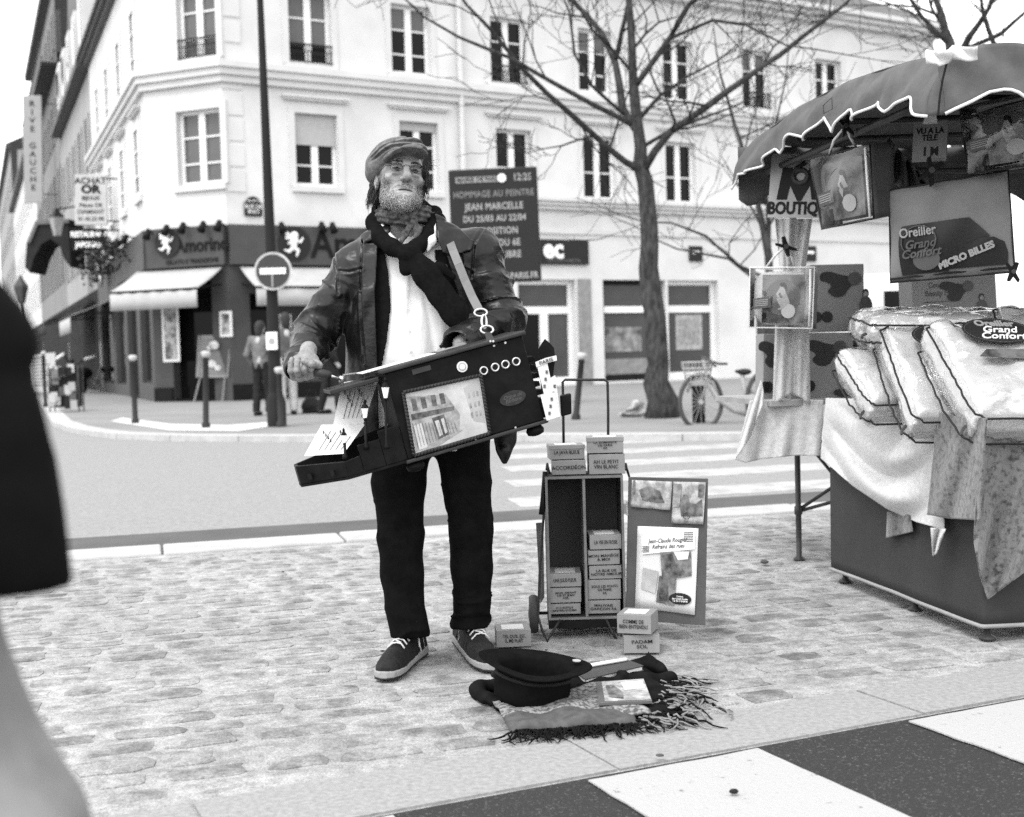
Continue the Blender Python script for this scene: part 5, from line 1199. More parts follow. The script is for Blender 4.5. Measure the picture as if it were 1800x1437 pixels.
q = [P(1604, 214, 4.95), P(1664, 210, 4.85), P(1664, 288, 4.85), P(1606, 284, 4.95)]; M2 = frame(sum(q, Vector()) / 4, q[1] - q[0], q[0] - q[3])
w, h = (q[1] - q[0]).length, (q[0] - q[3]).length
MB(M2).box((0, 0, -.003), (w, h, .006)).build('card', mat('card_grey', .16, .8, .1, 9), s2)
text('VU A LA\nTELE', .03, M2 @ Matrix.Translation((.0, .025, .001)), M_black, s2, 'lettering', .0008, .0008, line=.85); text('1 M', .042, M2 @ Matrix.Translation((.005, -.038, .001)), M_black, s2, 'lettering', .0008, .002); text('+', .03, M2 @ Matrix.Translation((.0, -.07, .001)), M_black, s2, 'lettering', .0008, .001)
MB(M2).prism([(-.03, h / 2 - .01, .001), (.03, h / 2 - .01, .001), (.022, h / 2 + .02, .001), (-.022, h / 2 + .02, .001)], (0, 0, .004)).build('clip', M_pipe, s2)
# --- curtain tied at the far post
def curt(u, v):
    px = 1358 + 66 * u + (1 - v) * 4; py = 385 + (330 - 20 * math.sin(u * 3)) * v
    n_ = 1 - .35 * math.sin(math.pi * min(1, v * 1.2)); px = 1392 + (px - 1392) * (n_ if v < .45 else 1 - .25 * (1 - v))
    p = P(px, py, 5.98 + .014 * math.sin(u * 11 + 3 * v + 1.5 * math.sin(v * 4)) + .006 * math.sin(u * 27 + 5 * v)); return tuple(p)
cu_ = solid(MB().grid(curt, 50, 50).build('white_curtain', M_wv, None, True), .004); tag(cu_, 'narrow white curtain hanging down behind the lower clear pack', 'curtain')
# dark drape gathered inside the stall
def drk(u, v):
    p = P(1560 + 60 * u + 70 * v * (u - .2), 240 + 70 * u + 70 * v, 5.3 + .04 * math.sin(u * 25 + v * 3)); return tuple(p)
tag(solid(MB().grid(drk, 40, 16).build('dark_drape', M_can, None, True), .004), 'dark cloth gathered under the canopy behind the hanging packs', 'cloth')
# --- cardboard cushion boxes
M_card = mat('printed_carton', .22, .7, .06, 3); M_cush = mat('printed_cushion', .032, .5, .1, 5)
def carton(label, px, dep, full=True, logo=True):
    q = [P(*p) for p in px]; x = q[1] - q[0]; y = q[0] - q[3]; w, h = x.length, y.length; c = sum(q, Vector()) / 4; Mx = frame(c, x, y)
    t = thing('cushion_carton', q[3], label, 'box', 'cushion cartons on the stall'); bevel(MB(Mx).box((0, 0, -dep / 2), (w, h, dep)).build('carton', M_card, t), .003)
    def U(a, b, o=.001): return ((a - .5) * w, (.5 - b) * h, o)
    rx = w
    cus = [(.38, .12), (.48, .10), (.58, .16), (.68, .18), (.74, .28), (.66, .36), (.62, .48), (.52, .50), (.44, .40), (.50, .32), (.44, .26), (.37, .24)]
    cus = [(.5 + (a - .55) * h / w * 1.5, b) for a, b in cus]
    MB(Mx).prism([U(a, b) for a, b in chaikin(cus, 3)], (0, 0, .001)).build('printed_cushion', M_cush, t)
    MB(Mx).disc(U(.5 + .26 * h / w, .22, .0025), h * .1, (0, 0, 1), .0006, 18).build('printed_disc', M_labm, t)
    wx = .5 + .42 * h / w if not full else .82
    for k, (a, b, r1, r2, m) in enumerate(((0, .44, .05, .07, M_cush), (0, .46, .035, .05, M_labl), (0, .64, .1, .16, M_labm), (.02, .80, .16, .1, M_labl), (-.12, .88, .14, .06, M_cush))): MB(Mx).disc(U(wx + a * h / w, b, .003 + .0012 * k), r1 * h, (0, 0, 1), .0006, 18, r2 * h).build('printed_woman', m, t)
    for a in (.12, .3, .48) if full else (.1, .3): MB(Mx).disc(U(a, .78, .002), h * .085, (0, 0, 1), .0006, 18).build('printed_icon', M_lab, t)
    if logo: text('Coussin\n   Beauty Form', h * .15, Mx @ Matrix.Translation(U(.32, .24, .001)), M_labm, t, 'lettering', .0006, .0006, sx=.8); text('confort pour le dos et la nuque', h * .05, Mx @ Matrix.Translation(U(.33, .47, .001)), M_labm, t, 'lettering', .0006)
    return t
carton('upper cushion carton right of the lower clear pack', [(1425, 466, 6.3), (1519, 464, 6.3), (1519, 582, 6.3), (1425, 584, 6.3)], .2, False, False)
carton('lower cushion carton standing on the folding table', [(1390, 586, 6.15), (1500, 585, 6.15), (1500, 703, 6.15), (1390, 706, 6.15)], .2, False, False)
carton('narrow end of a cushion carton at the left behind the curtain', [(1341, 587, 6.2), (1372, 588, 6.25), (1372, 708, 6.25), (1344, 707, 6.2)], .06, False, False)
carton('wide cushion carton with full lettering under the big pillow bag', [(1604, 487, 5.9), (1752, 477, 5.9), (1752, 580, 5.9), (1604, 582, 5.9)], .2)
carton('dark-bottomed cushion carton lying behind the pillow pile', [(1515, 560, 6.1), (1610, 556, 6.1), (1610, 640, 6.1), (1515, 642, 6.1)], .2, True, False)
# ================================================================ BARREL ORGAN
M_org = mat('black_varnished_wood', .004, .5, .5, 14, bump=.08, bscale=50, v2=.009, spec=.07); M_orgs = mat('worn_wood_edge', .03, .5, .4, 30, v2=.02)
M_paper = mat('paper', .58, .8, .04, 9); M_brass = mat('polished_metal', .55, .3, .1, 9, metal=.8); M_sketch = mat('sketch_paper', .40, .8, .16, 16); M_ink = mat('ink', .03, .7, .6, 50, v2=.13); M_inkl = mat('ink_wash', .16, .8, .5, 40, v2=.34)
O0 = P(718, 808, 4.0); psi, tl_ = R(14), R(13.6)
ox = Vector((math.cos(psi) * math.cos(tl_), math.sin(psi) * math.cos(tl_), math.sin(tl_))); oy = Vector((-math.sin(psi), math.cos(psi), 0)); oz = ox.cross(oy)
MO = frame(O0, ox, oz)                    # local: x along the front, y up, z towards the viewer
OW, OH, OD = .447, .272, .25
organ = thing('barrel_organ', O0, 'black wooden barrel organ with a framed street picture held by the player', 'barrel organ')
def ob_(name, a, b, m=M_org, bev=.003, par=None): 
    o = MB(MO).bb(a, b).build(name, m, par or organ); return bevel(o, bev) if bev else o
ob_('case', (0, 0, -OD), (OW, OH, 0)); ob_('lid', (-.012, OH + .001, -OD - .01), (OW + .012, OH + .014, .012), M_orgs, .004); ob_('base_board', (-.008, -.012, -OD - .005), (OW + .01, -.001, .010), M_orgs, .003)
ob_('side_flap', (-.17, OH - .02, -OD), (-.014, OH - .006, -.05), M_orgs, .003)
ob_('paper_sheet', (-.06, OH + .015, -.20), (.18, OH + .017, -.06), M_paper, 0)
for x in (.02, OW - .03): MB(MO).lathe([(.012, -.045), (.026, -.04), (.03, -.028), (.022, -.013)], (x, 0, -.03), 14, Matrix.Rotation(R(-90), 3, 'X')).build('foot', M_org, organ, True)
# tray at the left end
foot = [(0, 0), (-.19, 0), (-.325, -.16), (-.325, -.24), (0, -.24)]
tray = MB(MO).prism([(x, -.008, z) for x, z in foot], (0, .008, 0)).build('tray', M_org, organ)
def twall(a, b, h0, h1, t=.01):
    a, b = Vector((a[0], 0, a[1])), Vector((b[0], 0, b[1])); n = (b - a).cross(Vector((0, 1, 0))).normalized() * t
    bevel(MB(MO).prism([a + Vector((0, .001, 0)), b + Vector((0, .001, 0)), b + Vector((0, h1, 0)), a + Vector((0, h0, 0))], n).build('tray_wall', M_org, tray), .002)
twall((-.19, 0), (-.325, -.16), .048, .06); twall((-.325, -.16), (-.325, -.24), .06, .06); twall((-.14, 0), (-.189, 0), .052, .048); twall((-.07, 0), (-.139, 0), .085, .085); twall((-.002, 0), (-.069, 0), .11, .11); twall((-.325, -.24), (-.002, -.24), .06, .10)
for x, z, w in ((-.222, -.039, .016), (-.285, -.117, .016)): MB(MO).box((x - .0085, .022, z + .0055), (w, .018, .004), Matrix.Rotation(R(-49.8), 3, 'Y')).build('slot', M_black, tray)
# song cards standing in the tray
cd_ = thing('song_card', P(585, 800, 4.1), 'folded white song card standing open in the organ tray', 'card')
for qd, yy in ((((601, 674), (667, 663), (638, 747), (585, 750)), (4.20, 4.20, 4.13, 4.13)), (((565, 748), (641, 747), (604, 798), (535, 802)), (4.12, 4.12, 4.02, 4.02))):
    qq = [P(a, b, y) for (a, b), y in zip(qd, yy)]; MB().prism(qq, (0, .003, .002)).build('panel', M_paper, cd_)
    for k in range(5):
        a, b = qq[0].lerp(qq[1], .3 + .14 * k), qq[3].lerp(qq[2], .3 + .14 * k); a2, b2 = a.lerp(b, .2 + .05 * k), a.lerp(b, .85)
        MB().tube([a2 + Vector((0, -.003, .001)), b2 + Vector((0, -.003, .001))], .0010, 3).build('printed_line', M_ink, cd_)
    for k in range(6): c = qq[0].lerp(qq[1], .15 + .1 * k).lerp(qq[3].lerp(qq[2], .15 + .1 * k), .25 + .1 * (k % 4)); MB().box(c + Vector((0, -.003, .001)), (.004, .002, .012)).build('punched_hole', M_ink, cd_)
# miniature street lamps
def mini_lamp(px, pt, pg0, pg1, pb, Y):
    a, b, c, d = P(px, pt, Y), P(px, pg0, Y), P(px + 1, pg1, Y), P(px + 3, pb, Y); k = (b - c).length / .04
    t = MB().lathe([(.009, 0), (.009, .01), (.0045, .016), (.004, (c - d).length)], d, 10).build('lamp_post', M_org, organ, True)
    up = (a - d).normalized(); Mx = Matrix.Translation(c) @ up.to_track_quat('Z', 'Y').to_matrix().to_4x4()
    MB(Mx).lathe([(.0065 * k, 0), (.014 * k, .034 * k), (.014 * k, .036 * k)], n=6).build('lamp_glass', M_white, t)
    MB(Mx).lathe([(.0155 * k, .0365 * k), (.009 * k, .048 * k), (.005 * k, .052 * k), (.006 * k, .062 * k), (.001, .07 * k)], n=8).build('lamp_cap', M_org, t)
    MB(Mx).lathe([(.005 * k, -.012 * k), (.0075 * k, -.001)], n=8).build('lamp_neck', M_org, t)
mini_lamp(604, 745, 764, 779, 808, 3.97); mini_lamp(641, 698, 716, 735, 790, 3.97); mini_lamp(677, 660, 679, 700, 790, 3.96)
# front: badge, sound holes, plate, screws
def fo(px, py, z=0.):
    p = PLN(px, py, O0, oz.cross(ox) if False else oy); l = MO.inverted() @ p; return Vector((l.x, l.y, z))
nz = (0, 0, 1)
def mdisc(name, px, py, r, m, z, t, par=organ, ry=None, n=24): return MB(MO).disc(fo(px, py, z), r, nz, t, n, ry).build(name, m, par)
bd = mdisc('badge', 812, 645, .017, M_paper, .001, .003); mdisc('badge_ring', 812, 645, .012, M_sg, .0045, .0006, bd); mdisc('badge_centre', 812, 645, .009, M_paper, .0055, .0006, bd)
for px, py in ((850, 652), (870, 646), (888, 641), (907, 636)):
    h_ = MB(MO).tube([fo(px, py, .003) + Vector((.0115 * math.cos(a), .0115 * math.sin(a), 0)) for a in [2 * math.pi * k / 20 for k in range(20)]], .003, 6, closed=True).build('sound_hole_rim', M_brass, organ, True); mdisc('sound_hole', px, py, .0105, M_black, .001, .0008, h_)
pl_ = mdisc('name_plate', 901, 700, .043, mat('tarnished_plate', .03, .5, .3, 40, metal=.4), .001, .002, ry=.023)
text('Orgue de\nBarbarie', .016, MO @ Matrix.Translation(fo(901, 700, .0032)), M_labm, pl_, 'lettering', .0004, 0, .4, line=.8)
for px, py in ((868, 608), (888, 603), (778, 625), (918, 752), (906, 752), (836, 772), (760, 790)): mdisc('screw', px, py, .0036, M_brass, .001, .0015, n=8)
ob_('label_strip', fo(735, 652, .001) + Vector((-.02, -.008, 0)), fo(735, 652, .001) + Vector((.04, .008, .003)), M_orgs, 0)
# framed street picture
fq = [fo(708, 690, .002), fo(844, 660, .002), fo(860, 762, .002), fo(727, 801, .002)]
pf_ = MB(MO).prism([p + Vector((0, 0, .001)) for p in fq], (0, 0, .003)).build('picture', M_sketch, organ)
tw_ = MB(MO)
for i in range(4):
    a, b = fq[i], fq[(i + 1) % 4]; n_ = int((b - a).length / .0105); d = (b - a).normalized(); s_ = Vector((-d.y, d.x, 0))
    tw_.tube([a + Vector((0, 0, .005)), b + Vector((0, 0, .005))], .0058, 6)
    for k in range(n_): c = a.lerp(b, (k + .5) / n_); tw_.tube([c - d * .004 - s_ * .005 + Vector((0, 0, .010)), c + d * .004 + s_ * .005 + Vector((0, 0, .010))], .0026, 5)
tw_.build('rope_moulding', M_orgs, pf_, True)
def pq(u, v, o=.0045): p = fq[0].lerp(fq[1], u).lerp(fq[3].lerp(fq[2], u), v); return p + Vector((0, 0, o))
def inkq(pts, m, o): MB(MO).prism([pq(a, b, o) for a, b in pts], (0, 0, .0004)).build('picture_print', m, pf_)
inkq([(.04, .08), (.52, .18), (.66, .55), (.62, .80), (.10, .95), (.04, .95)], M_inkl, .0042)
inkq([(.05, .36), (.60, .40), (.60, .46), (.05, .46)], M_ink, .0048)
inkq([(.06, .55), (.16, .53), (.19, .93), (.08, .94)], M_sketch, .0048); inkq([(.30, .50), (.46, .49), (.49, .82), (.34, .86)], M_ink, .0048); inkq([(.33, .56), (.38, .555), (.405, .80), (.36, .82)], M_sketch, .0054); inkq([(.41, .55), (.45, .545), (.47, .78), (.435, .80)], M_sketch, .0054)
for a in (.08, .2, .33, .44): inkq([(a, .13 + .03 * a), (a + .06, .14 + .03 * a), (a + .065, .32), (a + .005, .32)], M_ink, .0049)
inkq([(.76, .15), (.96, .06), (.96, .80), (.82, .72)], mat('picture_pale', .36), .0043)
for a in (.80, .86, .91):
    for b in (.25, .42, .58): inkq([(a, b), (a + .025, b - .01), (a + .025, b + .08), (a, b + .08)], M_inkl, .0049)
inkq([(.10, .96), (.62, .80), (.66, .82), (.30, .97)], M_inkl, .0046)
for k in range(14): a = .05 + .04 * k; MB(MO).tube([pq(a, .5 + .012 * k, .0058), pq(a + .02, .9 - .006 * k, .0058)], .0006, 3).build('picture_stroke', M_ink, pf_)
# right end: bellows, strips of paper, dark pointed marker, small box
for k in range(6): ob_('bellows_fold', (OW + .001, .05 + .027 * k, -.2), (OW + .022 + .004 * (k % 2), .066 + .027 * k, -.02), M_org, .002)
ob_('side_box', (OW + .001, .004, -.18), (OW + .055, .05, -.01), M_org)
def pz(px, py, Y=4.10): return P(px, py, Y)
mk = [(946, 632), (946, 615), (952, 604), (958, 596), (966, 603), (974, 612), (976, 630), (973, 655), (968, 690), (952, 690)]
mo = MB().prism([pz(a, b) for a, b in mk], (0, .012, 0)).build('pointed_marker', M_org, organ)
bn = MB().prism([pz(a, b, 4.092) for a, b in ((941, 637), (958, 630), (978, 625), (979, 634), (960, 639), (943, 646))], (0, .006, 0)).build('marker_band', M_paper, mo)
text('PARIS', .016, frame(pz(960, 635.5, 4.089), (1, 0, .28), (0, 0, 1)), M_ink, mo, 'lettering', .0006, .0003, sx=1.15)
for i, (pts, Y) in enumerate(((((944, 643), (962, 638), (973, 690), (957, 696)), 4.094), (((962, 668), (976, 660), (986, 738), (968, 700)), 4.090), (((950, 695), (975, 690), (985, 732), (961, 740)), 4.086))):
    sp = MB().prism([pz(a, b, Y) for a, b in pts], (0, .004, 0)).build('paper_strip', M_paper, mo)
    c = sum((pz(a, b, Y) for a, b in pts), Vector()) / 4
    for k in range(3): MB().box(c + Vector((.004 * (k - 1), -.002, .022 * (k - 1))), (.007, .002, .010)).build('printed_mark', M_ink, sp)
bevel(MB().prism([pz(985, 696, 4.12), pz(1004, 692, 4.12), pz(1005, 728, 4.12), pz(987, 733, 4.12)], (0, .06, 0)).build('small_box', M_org, organ), .004)
# crank at the left back
ca_, cb_, cc_ = P(553, 655, 4.08), P(582, 661, 4.08), P(600, 668, 4.14)
MB().tube([ca_, P(565, 657, 4.08), P(578, 660, 4.08), cb_], [.012, .015, .014, .009], 12).build('crank_grip', M_orgs, organ, True); MB().tube([cb_, P(590, 664, 4.09), cc_, P(604, 660, 4.2), P(640, 655, 4.22)], .0042, 8).build('crank_rod', M_brass, organ, True)
MB().tube([cc_ + Vector((0, 0, -.012)), cc_ + Vector((0, 0, .012))], .008, 8).build('crank_boss', M_brass, organ, True)
# shoulder strap with rings and snap hook
M_strap = mat('tan_strap', .14, .6, .1, 20)
sp_px = [(788, 418, 4.40), (796, 440, 4.30), (806, 465, 4.255), (818, 495, 4.24), (830, 522, 4.215), (842, 545, 4.18)]
spv = [P(*a) for a in sp_px]
stp = MB()
for i in range(len(spv) - 1):
    a, b = spv[i], spv[i + 1]; s_ = (b - a).cross(Vector((0, -1, 0))).normalized() * .0135
    stp.add([a - s_, a + s_, b + s_, b - s_], [(0, 1, 2, 3)])
solid(stp.build('shoulder_strap', M_strap, organ), .004)
def ring(c, r, n, rr=.0035, name='ring', ry=None):
    n = Vector(n).normalized(); u = Vector((1, 0, 0)); u = (u - n * u.dot(n)).normalized(); w = n.cross(u)
    MB().tube([c + u * math.cos(a) * r + w * math.sin(a) * (ry or r) for a in [2 * math.pi * k / 20 for k in range(20)]], rr, 6, closed=True).build(name, M_brass, organ, True)
ring(P(845, 550, 4.165), .02, (0, -1, .2), .0038, 'strap_ring', .012); ring(P(851, 566, 4.15), .009, (.6, -1, .2), .0042, 'snap_hook', .022); ring(P(856, 580, 4.14), .02, (.1, -1, .3), .0038, 'strap_ring', .013)
MB().prism([P(852, 586, 4.12), P(862, 584, 4.12), P(874, 606, 4.06), P(858, 608, 4.06)], (0, .004, .001)).build('leather_tab', M_orgs, organ)
for px in (862, 867): MB().disc(P(px, 600, 4.055), .0035, (0, -1, 0), .003, 8).build('rivet', M_brass, organ)
# ================================================================ SONG CART
YC = 4.75
M_wood = mat('plywood', .04, .7, .25, 5, bump=.1, bscale=30, stretch=(1, 1, .15)); M_woode = mat('plywood_edge', .16, .7, .2, 12); M_rod = mat('painted_rod', .02, .5, .4, 30); M_carton = mat('song_box_card', .23, .8, .06, 12)
ct = thing('song_cart', G(1025, 1112), 'two-bay wooden song cabinet strapped to a folding hand cart', 'cart')
CL, CRr, CT, CBt = P(961, 960, YC).x, P(1098, 960, YC).x, P(1030, 837, YC).z, P(1030, 1089, YC).z
th = .009; dpc = .2
def cbx(name, a, b, m=M_wood, bev=.0012): return bevel(MB().bb(a, b).build(name, m, ct), bev)
cbx('cabinet_side', (CL, YC, CBt), (CL + th, YC + dpc, CT)); cbx('cabinet_side', (CRr - th, YC, CBt), (CRr, YC + dpc, CT)); cbx('cabinet_top', (CL + th, YC, CT - th), (CRr - th, YC + dpc, CT)); cbx('cabinet_bottom', (CL + th, YC, CBt), (CRr - th, YC + dpc, CBt + th))
mx_ = P(1029, 960, YC).x
cbx('cabinet_divider', (mx_ - .005, YC + .002, CBt + th), (mx_ + .005, YC + dpc - .008, CT - th), M_woode); cbx('cabinet_back', (CL + th, YC + dpc - .006, CBt + th), (CRr - th, YC + dpc, CT - th), M_wood)
for a in ((CL, CL + th), (CRr - th, CRr)): MB().bb((a[0], YC - .002, CBt), (a[1], YC - .0005, CT)).build('edge_strip', M_woode, ct)
MB().bb((CL + th, YC - .002, CT - th), (CRr - th, YC - .0005, CT)).build('edge_strip', M_woode, ct); MB().bb((CL + th, YC - .002, CBt), (CRr - th, YC - .0005, CBt + th)).build('edge_strip', M_woode, ct)
dq = [P(1105, 839, 4.73), P(1245, 842, 4.58), P(1240, 1100, 4.58), P(1100, 1090, 4.73)]
door = bevel(MB().prism(dq, (0, .012, 0)).build('cabinet_door', mat('door_board', .075, .75, .15, 7), ct), .002)
for f_ in (.22, .75): a = dq[0].lerp(dq[3], f_); MB().tube([a + Vector((-.003, -.003, -.025)), a + Vector((-.003, -.003, .025))], .004, 6).build('hinge', M_brass, ct)
MB().tube([P(991, 800, 4.97), P(990, 720, 4.97), P(989, 672, 4.97), P(993, 668, 4.97), P(1062, 668, 4.97), P(1068, 672, 4.97), P(1069, 720, 4.97), P(1069, 800, 4.97), P(1072, 1000, 4.97), P(1075, 1092, 4.97)], .0052, 8).build('handle', M_rod, ct, True)
MB().tube([P(990, 790, 4.97), P(988, 1000, 4.97), P(985, 1092, 4.97)], .0052, 8).build('handle_stem', M_rod, ct, True)
for x0_, x1_ in ((963, 952), (1101, 1100)): MB().tube([P(x0_ + 5, 838, YC + .12), P(x0_, 822, YC + .10), P(x0_ - 1, 816, YC + .06), P(x0_ - 2, 826, YC + .03)], .005, 6).build('frame_hook', M_rod, ct, True)
MB().tube([P(964, 822, YC + .05), P(956, 900, YC + .02), P(949, 1000, YC - .0), P(946, 1085, YC - .01), P(953, 1108, YC - .03), P(962, 1128, YC - .05), P(972, 1110, YC - .05), P(985, 1090, YC - .03)], .0048, 7).build('cart_frame', M_rod, ct, True)
MB().tube([P(958, 830, YC + .04), P(954, 880, YC + .01), P(951, 905, YC)], .010, 6).build('rubber_strap', M_black, ct, True)
MB().tube([P(1066, 1090, YC - .02), P(1076, 1112, YC - .05), P(1086, 1128, YC - .06), P(1092, 1124, YC - .02), P(1094, 1098, YC)], .0048, 7).build('cart_frame', M_rod, ct, True)
MB().bb((CL, YC - .01, CBt - .03), (CRr, YC + .22, CBt - .002)).build('cart_platform', M_black, ct)
for px, yy in ((938, .08), (1112, .1)):
    c = P(px, 1077, YC + yy); c.z = .072
    w_ = MB().lathe([(.05, -.017), (.066, -.016), (.071, -.006), (.071, .006), (.066, .016), (.05, .017)], c, 24, Matrix.Rotation(R(90), 3, 'Y')).build('wheel', mat('grey_rubber', .05, .7), ct, True)
    MB().lathe([(.01, -.02), (.048, -.014), (.048, .014), (.01, .02)], c, 16, Matrix.Rotation(R(90), 3, 'Y')).build('hub', M_rod, w_, True)
MB().tube([(P(930, 1077, YC + .08).x, YC + .09, .072), (P(1118, 1077, YC + .1).x, YC + .09, .072)], .006, 6).build('axle', M_rod, ct, True)
lb = MB().prism([P(942, 920, 4.93), P(955, 919, 4.93), P(957, 1050, 4.93), P(950, 1062, 4.93)], (0, .01, 0)).build('loose_board', M_woode); tag(lb, 'thin pale board leaning behind the left side of the song cabinet', 'board')
# papers pinned on the door
def dpt(px, py, o=0.): n_ = (dq[1] - dq[0]).cross(dq[3] - dq[0]).normalized(); n_ = n_ if n_.y < 0 else -n_; return PLN(px, py, dq[0] + n_ * (.002 + o), n_), n_
M_photo = mat('pale_photo', .22, .5, .5, 30, v2=.45, lo=.4, hi=.62); M_photod = mat('photo_dark_tones', .05, .5, .5, 26, v2=.22, lo=.35, hi=.65)
def sheet(label, pts, m, o=0., parent=None, name='pinned_photo', cat='photo', curl=.0):
    qs = [dpt(a, b, o)[0] for a, b in pts]; n_ = dpt(pts[0][0], pts[0][1])[1]
    def fn(u, v): p = qs[0].lerp(qs[1], u).lerp(qs[3].lerp(qs[2], u), v); return tuple(p + n_ * (.001 + curl * (v ** 3) + curl * .5 * math.sin(u * 9) * v))
    ob = solid(MB().grid(fn, 10, 8).build(name, m, parent, True), .0008)
    if parent is None: tag(ob, label, cat, 'papers pinned on the cabinet door')
    return ob, qs, n_
def onp(par, qs, n_, pts, m, o, name='printed_area'):
    MB().prism([qs[0].lerp(qs[1], a).lerp(qs[3].lerp(qs[2], a), b) + n_ * o for a, b in pts], n_ * .0004).build(name, m, par)
p1, q1, n1 = sheet('old photo of a horse cart pinned at the upper left of the cabinet door', [(1111, 844), (1182, 847), (1179, 897), (1109, 891)], M_photo, .0, curl=.004)
onp(p1, q1, n1, [(.2, .35), (.45, .2), (.72, .35), (.85, .75), (.3, .72)], M_photod, .006); onp(p1, q1, n1, [(.05, .0), (.1, .0), (.1, .5), (.05, .5)], M_photod, .006)
p2, q2_, n2 = sheet('old photo of a barrel organ pusher pinned at the upper right of the cabinet door', [(1184, 847), (1241, 848), (1237, 922), (1181, 920)], M_photo, .002, curl=.004)
onp(p2, q2_, n2, [(.25, .5), (.35, .3), (.45, .3), (.55, .5), (.75, .52), (.92, .4), (.98, .8), (.3, .82)], M_photod, .007); onp(p2, q2_, n2, [(.05, .05), (.28, .05), (.24, .6), (.03, .6)], M_inkl, .006); onp(p2, q2_, n2, [(.8, .05), (.97, .05), (.95, .35), (.8, .35)], M_photod, .0065)
MB().tube([q2_[0].lerp(q2_[3], .8).lerp(q2_[1].lerp(q2_[2], .8), .48) + n2 * .009 + Vector((.012 * math.cos(a), 0, .012 * math.sin(a))) for a in [2 * math.pi * k / 16 for k in range(16)]], .0014, 4, closed=True).build('printed_wheel', M_ink, p2)
p3, q3, n3 = sheet('white poster with a script title and two photos on the cabinet door', [(1121, 925), (1228, 929), (1222, 1081), (1117, 1068)], M_paper, .0, name='pinned_poster', cat='poster', curl=.003)
onp(p3, q3, n3, [(.08, .12), (.95, .03), (.96, .24), (.1, .34)], M_white, .0065)
Mp = frame(q3[0].lerp(q3[1], .52).lerp(q3[3].lerp(q3[2], .52), .19) + n3 * .008, (q3[1] - q3[0]) + Vector((0, 0, .02)), q3[0] - q3[3])
text('Jean-Claude Rougier\nRefrains des rues', .022, Mp, M_ink, p3, 'lettering', .0004, .0002, .35, sx=.82, line=.95)
for k in range(6): onp(p3, q3, n3, [(.10 + .02 * (k % 2), .24 + .014 * k), (.22, .23 + .014 * k), (.22, .238 + .014 * k), (.10, .248 + .014 * k)], M_ink, .0075, 'printed_rule'); onp(p3, q3, n3, [(.78, .05 + .02 * k), (.93, .045 + .02 * k), (.93, .055 + .02 * k), (.78, .06 + .02 * k)], M_ink, .0075, 'printed_rule')
onp(p3, q3, n3, [(.40, .30), (.90, .26), (.93, .55), (.45, .63)], M_photod, .0075); onp(p3, q3, n3, [(.45, .33), (.60, .30), (.72, .55), (.62, .60), (.50, .5)], M_ink, .0085); onp(p3, q3, n3, [(.62, .28), (.88, .27), (.86, .36), (.70, .38)], M_paper, .0085)
onp(p3, q3, n3, [(.40, .58), (.68, .60), (.66, .92), (.36, .90)], M_photod, .0085); onp(p3, q3, n3, [(.42, .72), (.55, .70), (.58, .88), (.40, .88)], M_ink, .0092); onp(p3, q3, n3, [(.12, .5), (.38, .53), (.34, .80), (.1, .76)], M_sketch, .007)
cb2 = q3[0].lerp(q3[1], .76).lerp(q3[3].lerp(q3[2], .76), .83) + n3 * .0095; MB().disc(cb2, .043, n3, .0006, 22, .021).build('speech_bubble', M_disc, p3)
text('Contact:\nJean-Claude Rougier\nTel: 06 17 09 88 82', .0085, frame(cb2 + n3 * .0012, q3[1] - q3[0], q3[0] - q3[3]), M_white, p3, 'lettering', .0003, .0001, sx=.85)
# song boxes
M_hand = mat('marker_ink', .012, .7)
def song_box(label, s, px0, px1, py0, py1, Y, dep=.12, yaw=0., size=None, lid=True, tw=0.):
    a, b = P(px0, py1, Y), P(px1, py1, Y); zt = P((px0 + px1) / 2, py0, Y).z; w, h = b.x - a.x, zt - a.z
    t = thing('song_box', ((a.x + b.x) / 2, Y, a.z), label, 'box', 'cardboard song boxes'); Mx = Matrix.Translation(((a.x + b.x) / 2, Y, a.z)) @ Matrix.Rotation(yaw, 4, 'Z') @ Matrix.Rotation(tw, 4, 'Y')
    lh = h * .28 if lid else 0
    bevel(MB(Mx).bb((-w / 2 + .002, .002, .0005), (w / 2 - .002, dep, h - (.002 if lid else 0))).build('carton', M_carton, t), .0015)
    if lid: bevel(MB(Mx).bb((-w / 2, 0, h - lh), (w / 2, dep + .002, h)).build('lid', M_carton, t), .0015)
    MB(Mx).bb((-w * .32, dep * .15, h + .0003), (w * .3, dep * .8, h + .001)).build('top_label', M_paper, t)
    n_ = s.count('\n') + 1; size = size or min(.019, h / n_ * .55); mw = max(len(x) for x in s.split('\n'))
    fx_ = min(1.25, w * .84 / (mw * size * .60))
    text(s, size, Mx @ Matrix.Translation((rnd.uniform(-.003, .003), -.0012, h * .5)) @ Matrix.Rotation(R(rnd.uniform(-1.5, 1.5)), 4, 'Y') @ Matrix.Rotation(R(90), 4, 'X'), M_hand, t, 'handwriting', .0003, .0001, rnd.uniform(-.1, .15), sx=fx_, line=.95)
song_box('song box with one line of writing, upper left on the cabinet', 'LA JAVA BLEUE', 966, 1029, 783, 809, 4.79, yaw=.06); song_box('song box labelled with an instrument, lower left on the cabinet', 'ACCORDÉON', 970, 1031, 810, 836, 4.78, lid=False)
song_box('topmost song box of the right pile on the cabinet', 'LA ROMANCE\nDE PARIS\nFA', 1031, 1097, 769, 798, 4.77, yaw=-.05); song_box('taller song box under the topmost one on the right of the cabinet', 'AH LE PETIT\nVIN BLANC', 1035, 1100, 799, 835, 4.77, lid=False)
yi = YC + .018
